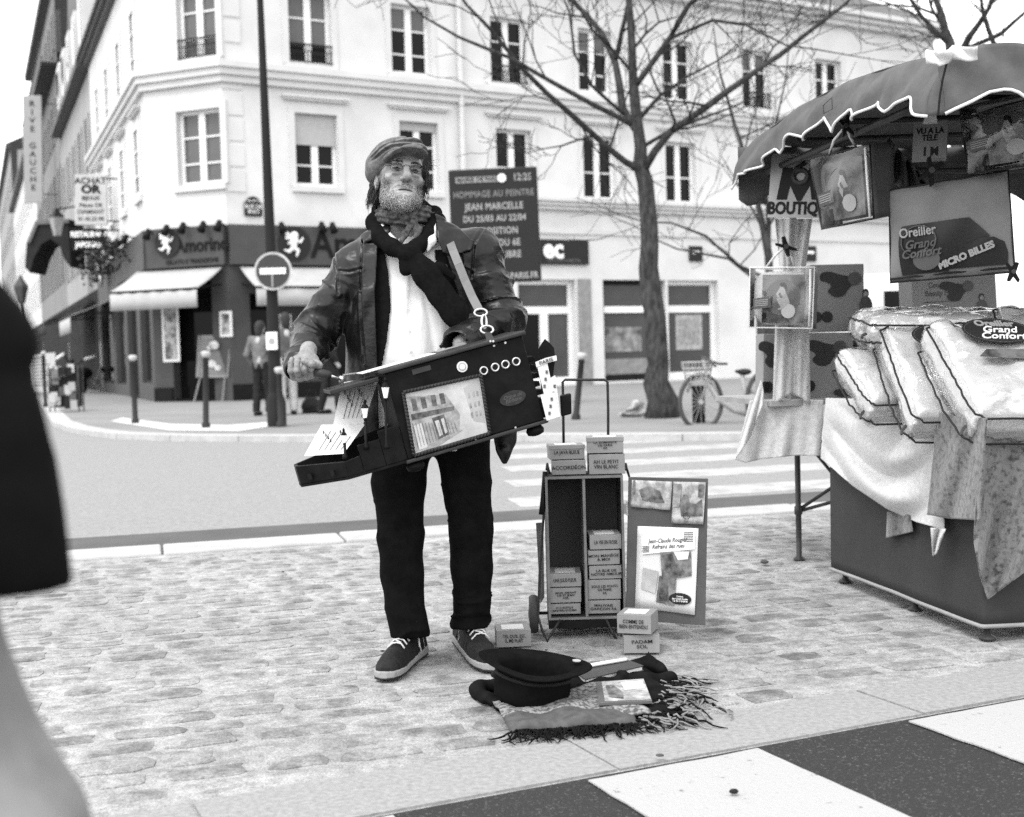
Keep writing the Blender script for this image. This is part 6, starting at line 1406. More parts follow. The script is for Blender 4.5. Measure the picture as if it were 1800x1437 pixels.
for s, r_, lab in (('LA VIE EN ROSE', (1036, 1094, 941, 967), 'top song box of the right pile inside the cabinet'), ('MON MANÈGE\nÀ MOI', (1033, 1091, 968, 994), 'second song box from the top in the right bay'), ('LA RUE DE\nNOTRE AMOUR', (1035, 1094, 995, 1019), 'third song box from the top in the right bay'),
                   ('SOUS LES PONTS\nDE PARIS\nFA', (1033, 1093, 1020, 1055), 'fourth and tallest song box in the right bay'), ('MAUVAIS\nGARÇON FA', (1033, 1092, 1056, 1080), 'bottom song box in the right bay of the cabinet'),
                   ('UNE JOLIE FLEUR', (966, 1023, 1009, 1033), 'top song box of the left pile inside the cabinet'), ('MON AMANT\nDE ST JEAN\nSOL', (965, 1023, 1034, 1061), 'middle song box in the left bay of the cabinet'), ("A LA BASTILLE\nNINI PEAU D'CHIEN", (965, 1022, 1062, 1081), 'bottom song box in the left bay of the cabinet')):
    song_box(lab, s, *r_, yi + rnd.uniform(-.004, .006), dep=.15, yaw=rnd.uniform(-.03, .03), lid=False)
Yp = G(1128, 1150).y; song_box('lower of the two song boxes on the ground before the cabinet door', 'PADAM\nSOL', 1096, 1161, 1117, 1150, Yp, yaw=-.05, lid=False); song_box('upper turned song box on the ground before the cabinet door', 'COMME DE\nBIEN ENTENDU', 1083, 1146, 1081, 1116, Yp - .01, dep=.12, yaw=-.32, lid=False)
song_box('single song box on the cobbles beside the right shoe of the player', "TEL QU'IL EST,\nIL ME PLAÎT", 872, 935, 1108, 1139, G(903, 1139).y, yaw=.06, lid=False)
# ================================================================ HAT, SHAWL, NOTEBOOK, CD
M_felt = mat('black_felt', .006, 1., .2, 30, spec=.03)
M_scd = mat('shawl_black', .009, 1., .3, 25, spec=.03); M_scp = mat('shawl_pattern', .07, .95, .4, 85, v2=.26, lo=.42, hi=.58, spec=.1); M_scs = mat('shawl_stripe', .075, .95, .2, 40, spec=.1); M_frl = mat('fringe_pale', .18, .9, .3, 30)
sh = thing('fringed_shawl', G(1010, 1250), 'folded dark fringed shawl spread on the cobbles under the hat', 'shawl')
def gq(pts, nu, nv, zfn, name, m):
    g4 = [G(a, b) for a, b in pts]
    def fn(u, v): p = g4[0].lerp(g4[1], u).lerp(g4[3].lerp(g4[2], u), v); return (p.x, p.y, zfn(u, v, p))
    return solid(MB().grid(fn, nu, nv).build(name, m, sh, True), .006, 0)
def zb_(u, v, p): e = min(u, 1 - u, v, 1 - v); return .008 + .022 * (1 - math.exp(-e * 14)) + .006 * math.sin(p.x * 31 + p.y * 13) + .004 * math.sin(p.x * 53 - p.y * 41)
gq([(838, 1212), (1150, 1180), (1205, 1272), (872, 1252)], 50, 30, zb_, 'dark_fold', M_scd)
gq([(864, 1243), (1110, 1214), (1145, 1272), (888, 1280)], 46, 16, lambda u, v, p: zb_(u, v, p) + .012, 'patterned_band', M_scp)
gq([(884, 1272), (1110, 1262), (1120, 1284), (897, 1300)], 46, 8, lambda u, v, p: zb_(u, v, p) + .009, 'plain_stripe', M_scs)
V, F = clay(lambda p: (np.minimum(smin(chain(p, [tuple(G(850, 1226) + Vector((0, 0, .03))), tuple(G(905, 1218) + Vector((0, 0, .035))), tuple(G(985, 1225) + Vector((0, 0, .03)))], [.022, .03, .02]), chain(p, [tuple(G(838, 1228) + Vector((0, 0, .018))), tuple(G(872, 1246) + Vector((0, 0, .02)))], [.02, .02]), .03),
      smin(chain(p, [tuple(G(1020, 1222) + Vector((0, 0, .025))), tuple(G(1090, 1212) + Vector((0, 0, .03))), tuple(G(1180, 1206) + Vector((0, 0, .025)))], [.012, .022, .02]), chain(p, [tuple(G(1090, 1187) + Vector((0, 0, .02))), tuple(G(1140, 1182) + Vector((0, 0, .03))), tuple(G(1168, 1192) + Vector((0, 0, .02)))], [.015, .028, .018]), .02)) + .006 * wav(p, 60, 3)), tuple(G(820, 1250) + Vector((-.1, -.2, -.02))), tuple(G(1200, 1180) + Vector((.1, .25, .12))), .007)
obj('bunched_folds', clay_mesh('folds', [(V, F)]), M_scd, sh)
rg = random.Random(12); f1, f2 = MB(), MB()
def tassel(a, d, L, m):
    p = G(*a) + Vector((0, 0, .02)); q = [p]; dd = Vector((d[0], d[1], 0)).normalized()
    for k in range(6):
        dd = (dd + Vector((rg.gauss(0, .45), rg.gauss(0, .45), 0))).normalized(); p = p + dd * L / 6; q.append(Vector((p.x, p.y, max(.004, .02 - .004 * k + rg.uniform(-.003, .006)))))
    m.tube(q, [.0040, .0032, .0028, .0034, .0026, .0022, .001], 4)
for k in range(64): u = k / 63; tassel((900 + 215 * u, 1299 - 14 * u), (rg.gauss(.2, .5), -1), rg.uniform(.04, .10), f1)
for k in range(16): tassel((1110 + 6 * k, 1284 - rg.uniform(0, 22)), (1, -.6), rg.uniform(.05, .12), f1 if k % 3 else f2)
for k in range(130):
    u = rg.random(); tassel((1120 + 90 * u + rg.uniform(-35, 10), 1275 - 78 * rg.random()), (1, rg.gauss(-.4, .6)), rg.uniform(.05, .15), f2 if rg.random() < .55 else f1)
for k in range(10): tassel((1205 + 6 * k, 1225 + 3.4 * k), (1, -.7), rg.uniform(.05, .1), f2 if k % 2 else f1)
tag(f1.build('dark_fringe', M_scd, sh, True), kind='stuff'); tag(f2.build('pale_fringe', M_frl, sh, True), kind='stuff')
hg = G(932, 1250); hat = thing('upturned_hat', hg, 'black bowler hat lying upside down on the shawl to collect coins', 'hat')
Mh = Matrix.Translation(hg + Vector((0, .0, .014))) @ Matrix.Rotation(R(8), 4, 'Y') @ Matrix.Rotation(R(2.5), 4, 'X')
prof = [(.0, .0), (.05, .002), (.085, .012), (.10, .035), (.102, .07), (.098, .105), (.096, .118), (.105, .126), (.125, .129), (.142, .132), (.152, .138), (.1515, .1425), (.142, .1385), (.122, .135), (.104, .133), (.092, .122), (.093, .09), (.095, .05), (.080, .022), (.0, .012)]
prof = [(r_, z * .93) for r_, z in prof]; hm = MB(); N = 48; vs_, fs_ = [], []
for (r_, z) in prof:
    for k in range(N):
        a = 2 * math.pi * k / N; e = 1 + .10 * math.cos(2 * a) * (1 if r_ > .06 else .5); up = (.007 * math.cos(2 * a)) * max(0, (r_ - .1) / .05)
        vs_.append(Mh @ Vector((r_ * e * math.cos(a), r_ * (2 - e) * .95 * math.sin(a), z + up)))
for i in range(len(prof) - 1):
    for k in range(N): q_ = (k + 1) % N; fs_.append((i * N + k, i * N + q_, (i + 1) * N + q_, (i + 1) * N + k))
hm.add(vs_, fs_); hm.build('felt_body', M_felt, hat, True)
MB().tube([Mh @ Vector((.1015 * (1 + .08 * math.cos(2 * a)) * math.cos(a), .1015 * (1 - .08 * math.cos(2 * a)) * .95 * math.sin(a), .095)) for a in [2 * math.pi * k / 40 for k in range(40)]], .006, 6, closed=True).build('hat_band', M_cd, hat, True)
bw_ = P(872, 1186, 3.86); sculpt('ribbon_bow', lambda p: smin(ell(p, tuple(bw_), (.018, .008, .012)), ell(p, tuple(bw_ + Vector((.012, 0, -.014))), (.012, .008, .018)), .006), tuple(bw_ - Vector((.05, .04, .05))), tuple(bw_ + Vector((.05, .04, .05))), .004, M_cd, hat)
cn = MB(); cpos = Mh @ Vector((.122, .03, .141)); cn.disc(cpos, .0125, (.08, -.05, 1), .002, 18); tag(cn.build('coin', mat('coin_metal', .5, .35, .1, metal=.4)), 'small pale coin resting on the brim of the hat', 'coin')
nb2 = thing('notebook', G(1060, 1200), 'dark closed notebook lying on the shawl', 'notebook'); qn = [G(a, b) + Vector((0, 0, .045)) for a, b in ((998, 1200), (1096, 1183), (1132, 1197), (1030, 1222))]
bevel(MB().prism(qn, (0, 0, .004)).build('cover', mat('notebook_cover', .05, .6, .1, 9), nb2), .001); MB().prism([q_ + Vector((0, 0, -.011)) for q_ in [qn[0].lerp(qn[2], .02), qn[1].lerp(qn[3], .02), qn[2].lerp(qn[0], .02), qn[3].lerp(qn[1], .02)]], (0, 0, .0105)).build('pages', M_paper, nb2); MB().prism([q_ + Vector((0, 0, -.014)) for q_ in qn], (0, 0, .0028)).build('back_cover', bpy.data.materials['notebook_cover'], nb2)
pn = thing('pen', G(1060, 1198), 'white ballpoint pen lying on the notebook', 'pen'); pa, pb_ = G(1020, 1205) + Vector((0, 0, .057)), G(1102, 1190) + Vector((0, 0, .057))
MB().tube([pa, pa.lerp(pb_, .06), pa.lerp(pb_, .2), pa.lerp(pb_, .95), pb_], [.0015, .0035, .0058, .0058, .005], 10).build('barrel', M_white, pn, True); MB().tube([pa.lerp(pb_, .7) + Vector((0, 0, .0075)), pb_ + Vector((0, 0, .0075))], .0012, 5).build('clip', M_sg, pn)
cdq = [G(a, b) + Vector((0, 0, .042)) for a, b in ((1048, 1228), (1132, 1222), (1147, 1263), (1053, 1267))]
cdc = thing('cd_case', cdq[3], 'square CD case with a pale photo cover on the shawl', 'case'); bevel(MB().prism(cdq, (0, 0, .009)).build('case', mat('cd_plastic', .10, .2, .1, 5), cdc), .001)
def cdp(u, v, o): return cdq[0].lerp(cdq[1], u).lerp(cdq[3].lerp(cdq[2], u), v) + Vector((0, 0, o))
MB().prism([cdp(a, b, .0095) for a, b in ((.12, .04), (.99, .04), (.99, .96), (.12, .96))], (0, 0, .0005)).build('cover_print', M_photo, cdc); MB().prism([cdp(a, b, .0104) for a, b in ((.18, .3), (.35, .25), (.5, .6), (.48, .9), (.22, .8))], (0, 0, .0003)).build('printed_figure', M_photod, cdc); MB().prism([cdp(a, b, .0104) for a, b in ((.5, .15), (.95, .12), (.95, .45), (.55, .5))], (0, 0, .0003)).build('printed_panel', M_paper, cdc)
# litter on the cobbles
for i, (px, py, s_) in enumerate(((1345, 994, .018), (672, 1152, .008), (1290, 1402, .008), (498, 1010, .006), (1430, 1045, .005), (1160, 1338, .01), (960, 1150, .006))):
    g = G(px, py); m_ = (M_cg, M_cd, M_cd, M_cg, M_cd, M_cg, M_cd)[i]
    lt = sculpt('litter_scrap', lambda p, g=g, s_=s_: ell(p, (g.x, g.y, .012 + s_ * .3), (s_ * 1.3, s_, s_ * .5)) + s_ * .2 * wav(p, 90, i), tuple(g + Vector((-.05, -.05, -.005))), tuple(g + Vector((.05, .05, .05))), .004, m_)
    tag(lt, ('dark cork-like scrap on the cobbles left of the table skirt', 'tiny dark scrap near the left shoe of the player', 'small dark mark of litter on the white stripe', 'tiny grey scrap near the kerb at left', 'tiny dark scrap under the stall edge', 'pale grey scrap on the edge of the near crossing', 'tiny dark scrap below the song cart')[i], 'litter')
# ================================================================ THE ORGAN PLAYER
YM = 4.42
def mp(px, py, Y=YM): return tuple(P(px, py, Y))
def xz(pts, Y=YM): return [(P(a, b, Y).x, P(a, b, Y).z) for a, b in pts]
man = thing('person', G(775, 1180), 'bearded person in cap, leather jacket and scarf playing the barrel organ', 'person')
M_skinm = mat('face_skin', .205, .55, .22, 38, bump=.35, bscale=130, spec=.25)
M_leather = mat('worn_leather', .004, .33, .6, 11, bump=.20, bscale=55, v2=.014, lo=.42, hi=.72, spec=.27); M_leather2 = mat('leather_seam', .008, .4, .2, 9, spec=.3)
M_shirt = mat('white_shirt', .62, .9, .03, 12, bump=.1, bscale=50); M_scarf = mat('black_scarf', .007, 1., .2, 60, spec=.03, bump=.2, bscale=140)
M_ker = mat('patterned_kerchief', .02, .8, .5, 70, v2=.085, lo=.4, hi=.6); M_jean = mat('black_jeans', .0055, .95, .3, 20, spec=.05, bump=.1, bscale=120)
M_capm = mat('cap_cord', .10, .9, .2, 60, v2=.18, spec=.1, bump=.2, bscale=160); M_hairm = mat('grey_brown_hair', .012, .6, .5, 40, v2=.06, spec=.15); M_beard = mat('white_beard', .30, .9, .25, 60, v2=.48, spec=.1)
# ---- head (local: x to his left = image right, -y is the face, z up)
HD = Matrix.Translation(P(704, 317, YM)) @ Matrix.Rotation(R(17), 4, 'Z') @ Matrix.Rotation(R(-15), 4, 'X') @ Matrix.Rotation(R(7), 4, 'Y') @ Matrix.Scale(1.03, 4)
def headf(p):
    d = ell(p, (0, .018, .035), (.074, .094, .088)); d = smin(d, ell(p, (0, -.030, -.030), (.060, .060, .085)), .03); d = smin(d, ell(p, (0, -.048, -.088), (.042, .038, .032)), .03)
    for s in (-1, 1):
        d = smin(d, ell(p, (s * .045, -.056, -.022), (.017, .018, .014)), .022)
        d = smin(d, ell(p, (s * .050, -.02, -.070), (.016, .033, .032)), .022); d = smax(d, -ell(p, (s * .062, -.066, -.055), (.020, .020, .020)), .02)
    d = smin(d, cone(p, (-.036, -.083, .020), (.036, -.083, .020), .0120), .016)
    for s in (-1, 1): d = smax(d, -ell(p, (s * .030, -.100, .0005), (.020, .021, .0135)), .010)
    for s in (-1, 1):
        lid = sph(p, (s * .031, -.0715, .0002), .0155); lid = smax(lid, -ell(p, (s * .031, -.090, -.0020), (.0125, .012, .0034)), .0015); lid = smin(lid, cone(p, (s * .019, -.0835, .0045), (s * .044, -.0775, .0035), .0032), .004); d = smin(d, lid, .004)
        d = smin(d, ell(p, (s * .031, -.082, -.0165), (.014, .008, .0045)), .008)
        d = smin(d, cone(p, (s * .014, -.0925, .021), (s * .045, -.080, .022 - .002 * s), .0058, .004), .006)
    d = smin(d, cone(p, (0, -.087, .012), (0, -.112, -.030), .0085, .0125), .012); d = smin(d, sph(p, (0, -.1135, -.037), .0135), .008)
    for s in (-1, 1):
        d = smin(d, ell(p, (s * .0145, -.101, -.040), (.0085, .011, .0085)), .006); d = smax(d, -ell(p, (s * .0080, -.109, -.0505), (.0058, .008, .0062)), .002)
        nl = cone(p, (s * .020, -.092, -.042), (s * .036, -.076, -.080), .003); d = d + .0036 * np.exp(-(np.maximum(nl, 0) / .0045) ** 2)
    d = smin(d, ell(p, (0, -.076, -.074), (.036, .021, .024)), .016)
    zc = p.copy(); zc[:, 2] += 5.5 * np.minimum(p[:, 0] ** 2, .0016)
    d = smin(d, cone(zc, (-.024, -.086, -.0680), (.024, -.086, -.0680), .0050), .006); d = smin(d, cone(zc, (-.019, -.0885, -.0800), (.019, -.0885, -.0800), .0062), .006)
    d = smax(d, -ell(zc, (0, -.097, -.0735), (.033, .014, .0020)), .002)
    d = smin(d, sph(p, (0, -.080, -.108), .018), .02)
    for z in (.040, .049, .058): d = d + .0011 * np.exp(-((p[:, 2] - z - .004 * np.cos(p[:, 0] * 60)) / .0018) ** 2) * (p[:, 1] < -.05)
    for s in (-1, 1):
        e = ell(p, (s * .0755, .014, -.012), (.0085, .017, .028)); e = smax(e, -ell(p, (s * .087, .006, -.008), (.008, .012, .020)), .003); e = e; d = smin(d, e, .006)
    d = smin(d, cone(p, (0, .030, -.06), (0, .085, -.175), .050, .054), .025)
    return d
Hi = np.array(HD.inverted()); Hm = np.array(HD)
def to_world(V, Mx): M_ = np.array(Mx); return (V @ M_[:3, :3].T + M_[:3, 3]).astype(np.float32)
hv, hf = clay(headf, (-.11, -.145, -.20), (.11, .13, .135), .0026); hv = to_world(hv, HD)
# ---- hands: generic hand in local axes (x across the knuckles, y along the fingers, z out of the back of the hand)
def handf(curl, spread=.0, thumb=((-.045, .0, -.01), (-.05, .035, -.03), (-.025, .055, -.045), (.0, .06, -.05)), wl=.09):
    bones = []
    for i, (x, L, r) in enumerate(((-.030, (.042, .026, .021), .0098), (-.0095, (.046, .029, .022), .0100), (.0115, (.042, .027, .021), .0096), (.031, (.033, .021, .018), .0085))):
        a = 0.; p = np.array((x, .045 - .006 * abs(i - 1), .0)); ch = [tuple(p)]
        for j in range(3):
            a += curl[j] * (1 + .04 * i); p = p + L[j] * np.array((spread * (i - 1.5), math.cos(a), -math.sin(a))); ch.append(tuple(p))
        bones.append((ch, r))
    def fn(p):
        d = rbox(p, (0, .0, -.004), (.041, .048, .015), .014); d = smin(d, cone(p, (-.0, -.04, -.004), (0, -wl, -.004), .028, .027), .02)
        d = smin(d, ell(p, (-.030, -.01, -.012), (.018, .03, .016)), .012)
        for ch, r in bones:
            e = chain(p, ch, [r * 1.12, r, r * .92, r * .8], .004); d = smin(d, e, .0035)
            d = smin(d, sph(p, (ch[0][0], ch[0][1], .004), r * 1.05), .008)
        d = smin(d, chain(p, thumb, [.015, .012, .0105, .0085], .005), .005)
        return d + .0009 * wav(p, 150, 4)
    return fn
# his right hand (image left): a fist round the crank grip, knuckles to the camera
FH = frame(P(536, 648, 4.13), (1, -.05, .0), (-.02, -.75, -.62)) 
v1, f1_ = clay(handf((1.15, 1.25, .9), 0., ((.040, -.005, -.012), (.052, .025, -.03), (.036, .042, -.052), (.012, .040, -.062))), (-.085, -.12, -.11), (.085, .13, .05), .0028); v1 = to_world(v1, FH)
# his left hand (image right): resting on the organ lid
FH2 = frame(P(796, 616, 4.245), (-.25, .9, -.05), (-.95, -.25, -.20))
v2, f2_ = clay(handf((.25, .3, .25), .06, ((.040, -.005, -.012), (.056, .03, -.02), (.058, .058, -.026), (.05, .08, -.03))), (-.09, -.12, -.11), (.09, .17, .05), .0034); v2 = to_world(v2, FH2)
# ---- hidden core: neck, trunk, arms and legs under the clothes
SHL, SHR = mp(626, 474, 4.46), mp(838, 445, 4.48); ELL, WRL = mp(557, 585, 4.44), mp(532, 634, 4.22); ELR, WRR = mp(884, 560, 4.42), mp(810, 605, 4.26)
HIL, HIR = mp(707, 770, 4.46), mp(815, 765, 4.46); KNL, KNR = mp(705, 950, 4.42), mp(828, 945, 4.44)
ANL, ANR = G(722, 1150), G(826, 1125); ANL = (ANL.x, ANL.y, .11); ANR = (ANR.x, ANR.y, .11)
nb0 = tuple(HD @ Vector((0, .085, -.15)))
def coref(p):
    d = chain(p, [nb0, mp(722, 420, 4.48), mp(728, 560, 4.48), mp(760, 750, 4.47)], [.04, .075, .09, .09], .05)
    d = smin(d, cone(p, SHL, SHR, .045, .045), .05)
    for a in ([SHL, ELL, WRL], [SHR, ELR, WRR]): d = smin(d, chain(p, a, [.05, .04, .03], .02), .04)
    for a in ([HIL, KNL, ANL], [HIR, KNR, ANR]): d = smin(d, chain(p, a, [.075, .05, .038], .02), .04)
    return d
v3, f3_ = clay(lambda p: smin(coref(p), np.minimum(cone(p, (ANL[0], ANL[1], .05), tuple(G(690, 1190))[:2] + (.035,), .03, .022), cone(p, (ANR[0], ANR[1], .05), tuple(G(858, 1175))[:2] + (.035,), .03, .022)), .02), (-.95, 4.0, .0), (.1, 4.7, 1.6), .014)
me = clay_mesh('body', [(hv, hf), (v1, f1_), (v2, f2_), (v3, f3_)])
body = obj('body', me, M_skinm, man)
at = me.attributes.new('stubble', 'FLOAT', 'POINT'); nall = len(me.vertices); co_ = np.zeros(nall * 3, np.float32); me.vertices.foreach_get('co', co_); co_ = co_.reshape(-1, 3)
lc = (co_ - Hm[:3, 3]) @ np.linalg.inv(Hm[:3, :3]).T; ax_ = np.abs(lc[:, 0]); zz = lc[:, 2]; yy = lc[:, 1]
stb = np.clip((-.050 - zz - .30 * np.clip(.045 - ax_, 0, 1)) / .012, 0, 1) * np.clip((zz + .135) / .01, 0, 1); stb = np.maximum(stb, np.clip((ax_ - .044) / .01, 0, 1) * np.clip((-.010 - zz) / .012, 0, 1)); stb = np.maximum(stb, np.exp(-((zz + .058) / .007) ** 2) * np.clip((.036 - ax_) / .006, 0, 1))
lip = np.exp(-((zz + .0745) / .0085) ** 2) * np.clip((.024 - ax_) / .006, 0, 1) * (yy < -.075); stb = stb * (1 - lip) * (np.linalg.norm(lc, axis=1) < .17) * (yy < .02); lip = lip * (np.linalg.norm(lc, axis=1) < .17)
at.data.foreach_set('value', (stb - .6 * lip).astype(np.float32))
_n, _l = M_skinm.node_tree.nodes, M_skinm.node_tree.links; _a = _n.new('ShaderNodeAttribute'); _a.attribute_name = 'stubble'; _b = _n['Principled BSDF']; _src = _b.inputs['Base Color'].links[0].from_socket
_m = _n.new('ShaderNodeMath'); _m.operation = 'MULTIPLY_ADD'; _m.inputs[1].default_value = .08; _l.new(_a.outputs['Fac'], _m.inputs[0]); _l.new(_src, _m.inputs[2]); _l.new(_m.outputs[0], _b.inputs['Base Color'])
def hloc(x, y, z): return HD @ Vector((x, y, z))
for s in (-1, 1):
    e = MB(HD).lathe([(.0003, -.0128)] + [(.0128 * math.sin(a), -.0128 * math.cos(a)) for a in [math.pi * k / 12 for k in range(1, 12)]] + [(.0003, .0128)], (s * .031, -.0735, -.0005), 16).build('eyeball', mat('eye_white', .09, .2, .05, 9, spec=.4), man, True)
    MB(HD).disc((s * .031 + .0014, -.0873, -.0006), .0070, (0, -1, 0), .0006, 14).build('iris', mat('iris_dark', .006, .2, .2, 9, spec=.4), e)
# ---- beard and moustache: short strands over the lower face
rg = np.random.RandomState(4); bd_, br_ = MB(), MB()
V0 = (hv - Hm[:3, 3]) @ np.linalg.inv(Hm[:3, :3]).T
face = V0[(V0[:, 1] < .012)]
def bmask(v):
    x, y, z = v
    if abs(x) > .078: return False
    jaw = z < -.052 - .030 * max(0, 1 - abs(x) / .05) * 0 and not (abs(x) < .036 and -.087 - 5 * x * x < z < -.060)
    side = abs(x) > .046 and z < -.012 and z > -.06 and y > -.06
    mous = abs(x) < .040 and -.0635 - 2 * x * x < z < -.049 - 6 * x * x and -.1035 < y < -.066
    if jaw and z > -.07 and abs(x) < .044 and not mous: return False
    return (jaw or side or mous) and z > -.128
sel = [v for v in face if bmask(v)]
for v in [sel[i] for i in rg.choice(len(sel), 9000)]:
    x, y, z = v; n = Vector((x * 1.1, (y - .0) * 1.0, (z + .05) * .8)).normalized(); dn_ = Vector((x * 1.5, -.25, -1)).normalized()
    L = rg.uniform(.004, .0085) * (1.15 if z < -.09 else .85); d = (n * .75 + dn_ * .8 + Vector(rg.normal(0, .28, 3))).normalized()
    p0 = Vector((x, y, z)); sd = d.cross(n); sd = sd.normalized() * .0006 if sd.length > 1e-4 else Vector((.001, 0, 0))
    mb_ = bd_ if rg.rand() < .88 else br_
    mb_.M = HD; mb_.add([p0 - sd, p0 + sd, p0 + d * L * .6 + sd * .7 + n * .0008, p0 + d * L, p0 + d * L * .6 - sd * .7 + n * .0008], [(0, 1, 2, 4), (4, 2, 3)])
b1 = tag(bd_.build('beard', M_beard, man), kind='stuff'); tag(br_.build('dark_beard_hairs', M_hairm, b1), kind='stuff')
# ---- hair: wavy strands below the cap at both sides and the nape, eyebrows
hr = MB(HD); rgl = random.Random(8)
def strand(p, d, L, w, curl, n=9, m=hr):
    p = Vector(p); d = Vector(d).normalized(); pts = [p]; ph = rgl.uniform(0, 6.28)
    for i in range(n):
        d = (d + Vector((math.sin(ph + i * 1.1) * curl, math.cos(ph + i * .9) * curl, -.10 + rgl.gauss(0, .05)))).normalized(); p = p + d * L / n; pts.append(p)
    m.tube(pts, [w * (1 - .8 * (i / n) ** 2) for i in range(n + 1)], 4, cap=False)
for i in range(330):
    s = -1
    strand((s * (.068 + .008 * rgl.random()), .018 + .06 * rgl.random(), .035 - .05 * rgl.random()), (s * .20, .3, -1), rgl.uniform(.05, .105), .0016, .55, 12)
for i in range(330):
    strand((.067 + .008 * rgl.random(), -.040 + .11 * rgl.random(), .050 - .035 * rgl.random()), (.35, .10, -1), rgl.uniform(.045, .095), .0016, .5, 12)
for i in range(260): strand((rgl.uniform(-.065, .065), .085, .02 - .06 * rgl.random()), (rgl.gauss(0, .3), .25, -1), rgl.uniform(.06, .11), .0018, .5, 12)
for i in range(10): strand((.07, -.03, .05), (1, -.2, .15 + .4 * rgl.random()), rgl.uniform(.03, .06), .0011, .5)
for i in range(12): strand((-.076, .03, -.06), (-1, .1, -.3 - rgl.random()), rgl.uniform(.02, .05), .0011, .6)
for s in (-1, 1):
    for i in range(85):
        u = rgl.random(); strand((s * (.011 + .036 * u), -.0985 + .015 * u * u + .002 * rgl.random(), .0165 + .006 * rgl.random() + .004 * u * (1 - u) * 4 - .004 * u), (s * .9, -.30, .25), .011, .0008, .2, 3)
    hr.tube([(s * (.019 + .0245 * k / 8), -.0905 + .010 * (k / 8 - .35) ** 2 * 2, .0010 + .0012 * math.sin(math.pi * k / 8)) for k in range(9)], .0013, 4)
tag(hr.build('hair', M_hairm, man, True), kind='stuff')
# ---- cap
CP = HD @ Matrix.Translation((-.006, .008, .062)) @ Matrix.Rotation(R(-13), 4, 'Y') @ Matrix.Rotation(R(-5), 4, 'X')
def capf(p):
    d = smin(ell(p, (-.006, .012, .018), (.096, .116, .042)), ell(p, (0, -.060, .013), (.078, .055, .028)), .03)
    d = smin(d, ell(p, (-.02, .03, -.01), (.088, .085, .045)), .03)
    for i, (z0, am) in enumerate(((.008, .011), (.025, .010), (.041, .005))):
        yy = p[:, 2] - z0 + 1.6 * p[:, 0] ** 2 - .10 * p[:, 0] * (i - .5) - .18 * (p[:, 1] + .08) + .004 * np.sin(p[:, 0] * 50 + i); d = d + am * np.exp(-(yy / .0042) ** 2) * np.clip((-.01 - p[:, 1]) / .03, 0, 1) - .35 * am * np.exp(-((yy - .010) / .006) ** 2) * np.clip((-.01 - p[:, 1]) / .03, 0, 1)
    br = ell(p, (0, -.094, -.004), (.082, .057, .060)); br = smax(br, np.abs(p[:, 2] + .012 - .0 * p[:, 0] + 3.2 * p[:, 0] ** 2 - .10 * (p[:, 1] + .09)) - .0042, .002)
    d = smin(d, br, .005)
    d = smax(d, -ell(p, (0, .018, -.045), (.0735, .094, .055)), .004)
    return d + .0018 * wav(p, 60, 6)
cv_, cf_ = clay(capf, (-.13, -.165, -.09), (.13, .16, .09), .0026); obj('cap', clay_mesh('cap', [(to_world(cv_, CP), cf_)]), M_capm, man)
# ---- glasses
gl = MB(HD)
for s in (-1, 1):
    gl.tube([(s * .032 + .0190 * math.cos(a), -.1005 + .010 * (math.cos(a) * s > 0) * abs(math.cos(a)), -.001 + .0145 * math.sin(a)) for a in [2 * math.pi * k / 28 for k in range(28)]], .0009, 5, closed=True)
    gl.tube([(s * .0505, -.093, .004), (s * .066, -.085, .006), (s * .076, -.03, .004), (s * .079, .01, .0)], .0011, 5)
gl.tube([(-.0130, -.1005, .003), (-.005, -.106, .007), (.005, -.106, .007), (.0130, -.1005, .003)], .001, 5)
gls = gl.build('spectacles', mat('thin_metal', .03, .5, .1, 9, spec=.1), man, True)
M_lens = film_mat('spectacle_lens', .02, -.05, .0)
for s in (-1, 1): MB(HD).disc((s * .032, -.1000, -.001), .0185, (-s * .12, -1, 0), .0004, 24, .014).build('lens', M_lens, gls)
# ---- jacket
def P4(px, py): p = P(px, py, YM); return p.x, p.z
secs = [(392, 682, 778, .075), (408, 640, 812, .098), (425, 626, 842, .112), (450, 612, 860, .126), (500, 608, 856, .140), (560, 604, 850, .150), (640, 603, 846, .158), (720, 602, 852, .165), (795, 606, 852, .165)]
sz = np.array([P4(700, s[0])[1] for s in secs][::-1]); sc_ = np.array([(P4(s[1], s[0])[0] + P4(s[2], s[0])[0]) / 2 for s in secs][::-1]); sr = np.array([(P4(s[2], s[0])[0] - P4(s[1], s[0])[0]) / 2 for s in secs][::-1]); sy = np.array([s[3] for s in secs][::-1]); CY = 4.48
def trunk(p, dx=0., ex=2.4):
    z = p[:, 2]; cx = np.interp(z, sz, sc_); rx = np.interp(z, sz, sr) + dx; ry = np.interp(z, sz, sy) + dx
    e = (np.abs((p[:, 0] - cx) / rx) ** ex + np.abs((p[:, 1] - CY) / ry) ** ex) ** (1 / ex)
    return np.maximum((e - 1) * np.minimum(rx, ry), np.maximum(z - sz[-1], sz[0] - z))
def limbfold(p, a, b, n, amp, seed, sh=.35):
    a, b = np.array(a), np.array(b); ab = b - a; L = np.linalg.norm(ab); t = ((p - a) @ (ab / L)) / L
    u_ = (ab / L).astype(np.float32); q = p + ((p - a.astype(np.float32)) @ u_)[:, None] * u_ * 1.1
    r1 = 1 - np.abs(wav(q, 3.6 * n, seed)); r2 = 1 - np.abs(wav(q, 8.0 * n, seed + 40))
    return -amp * (1.1 * np.clip(r1, 0, 1) ** 2 + .18 * np.clip(r2, 0, 1) ** 1.5 - .45) * np.clip(1.35 - np.abs(t - .55) * 1.1, 0, 1)
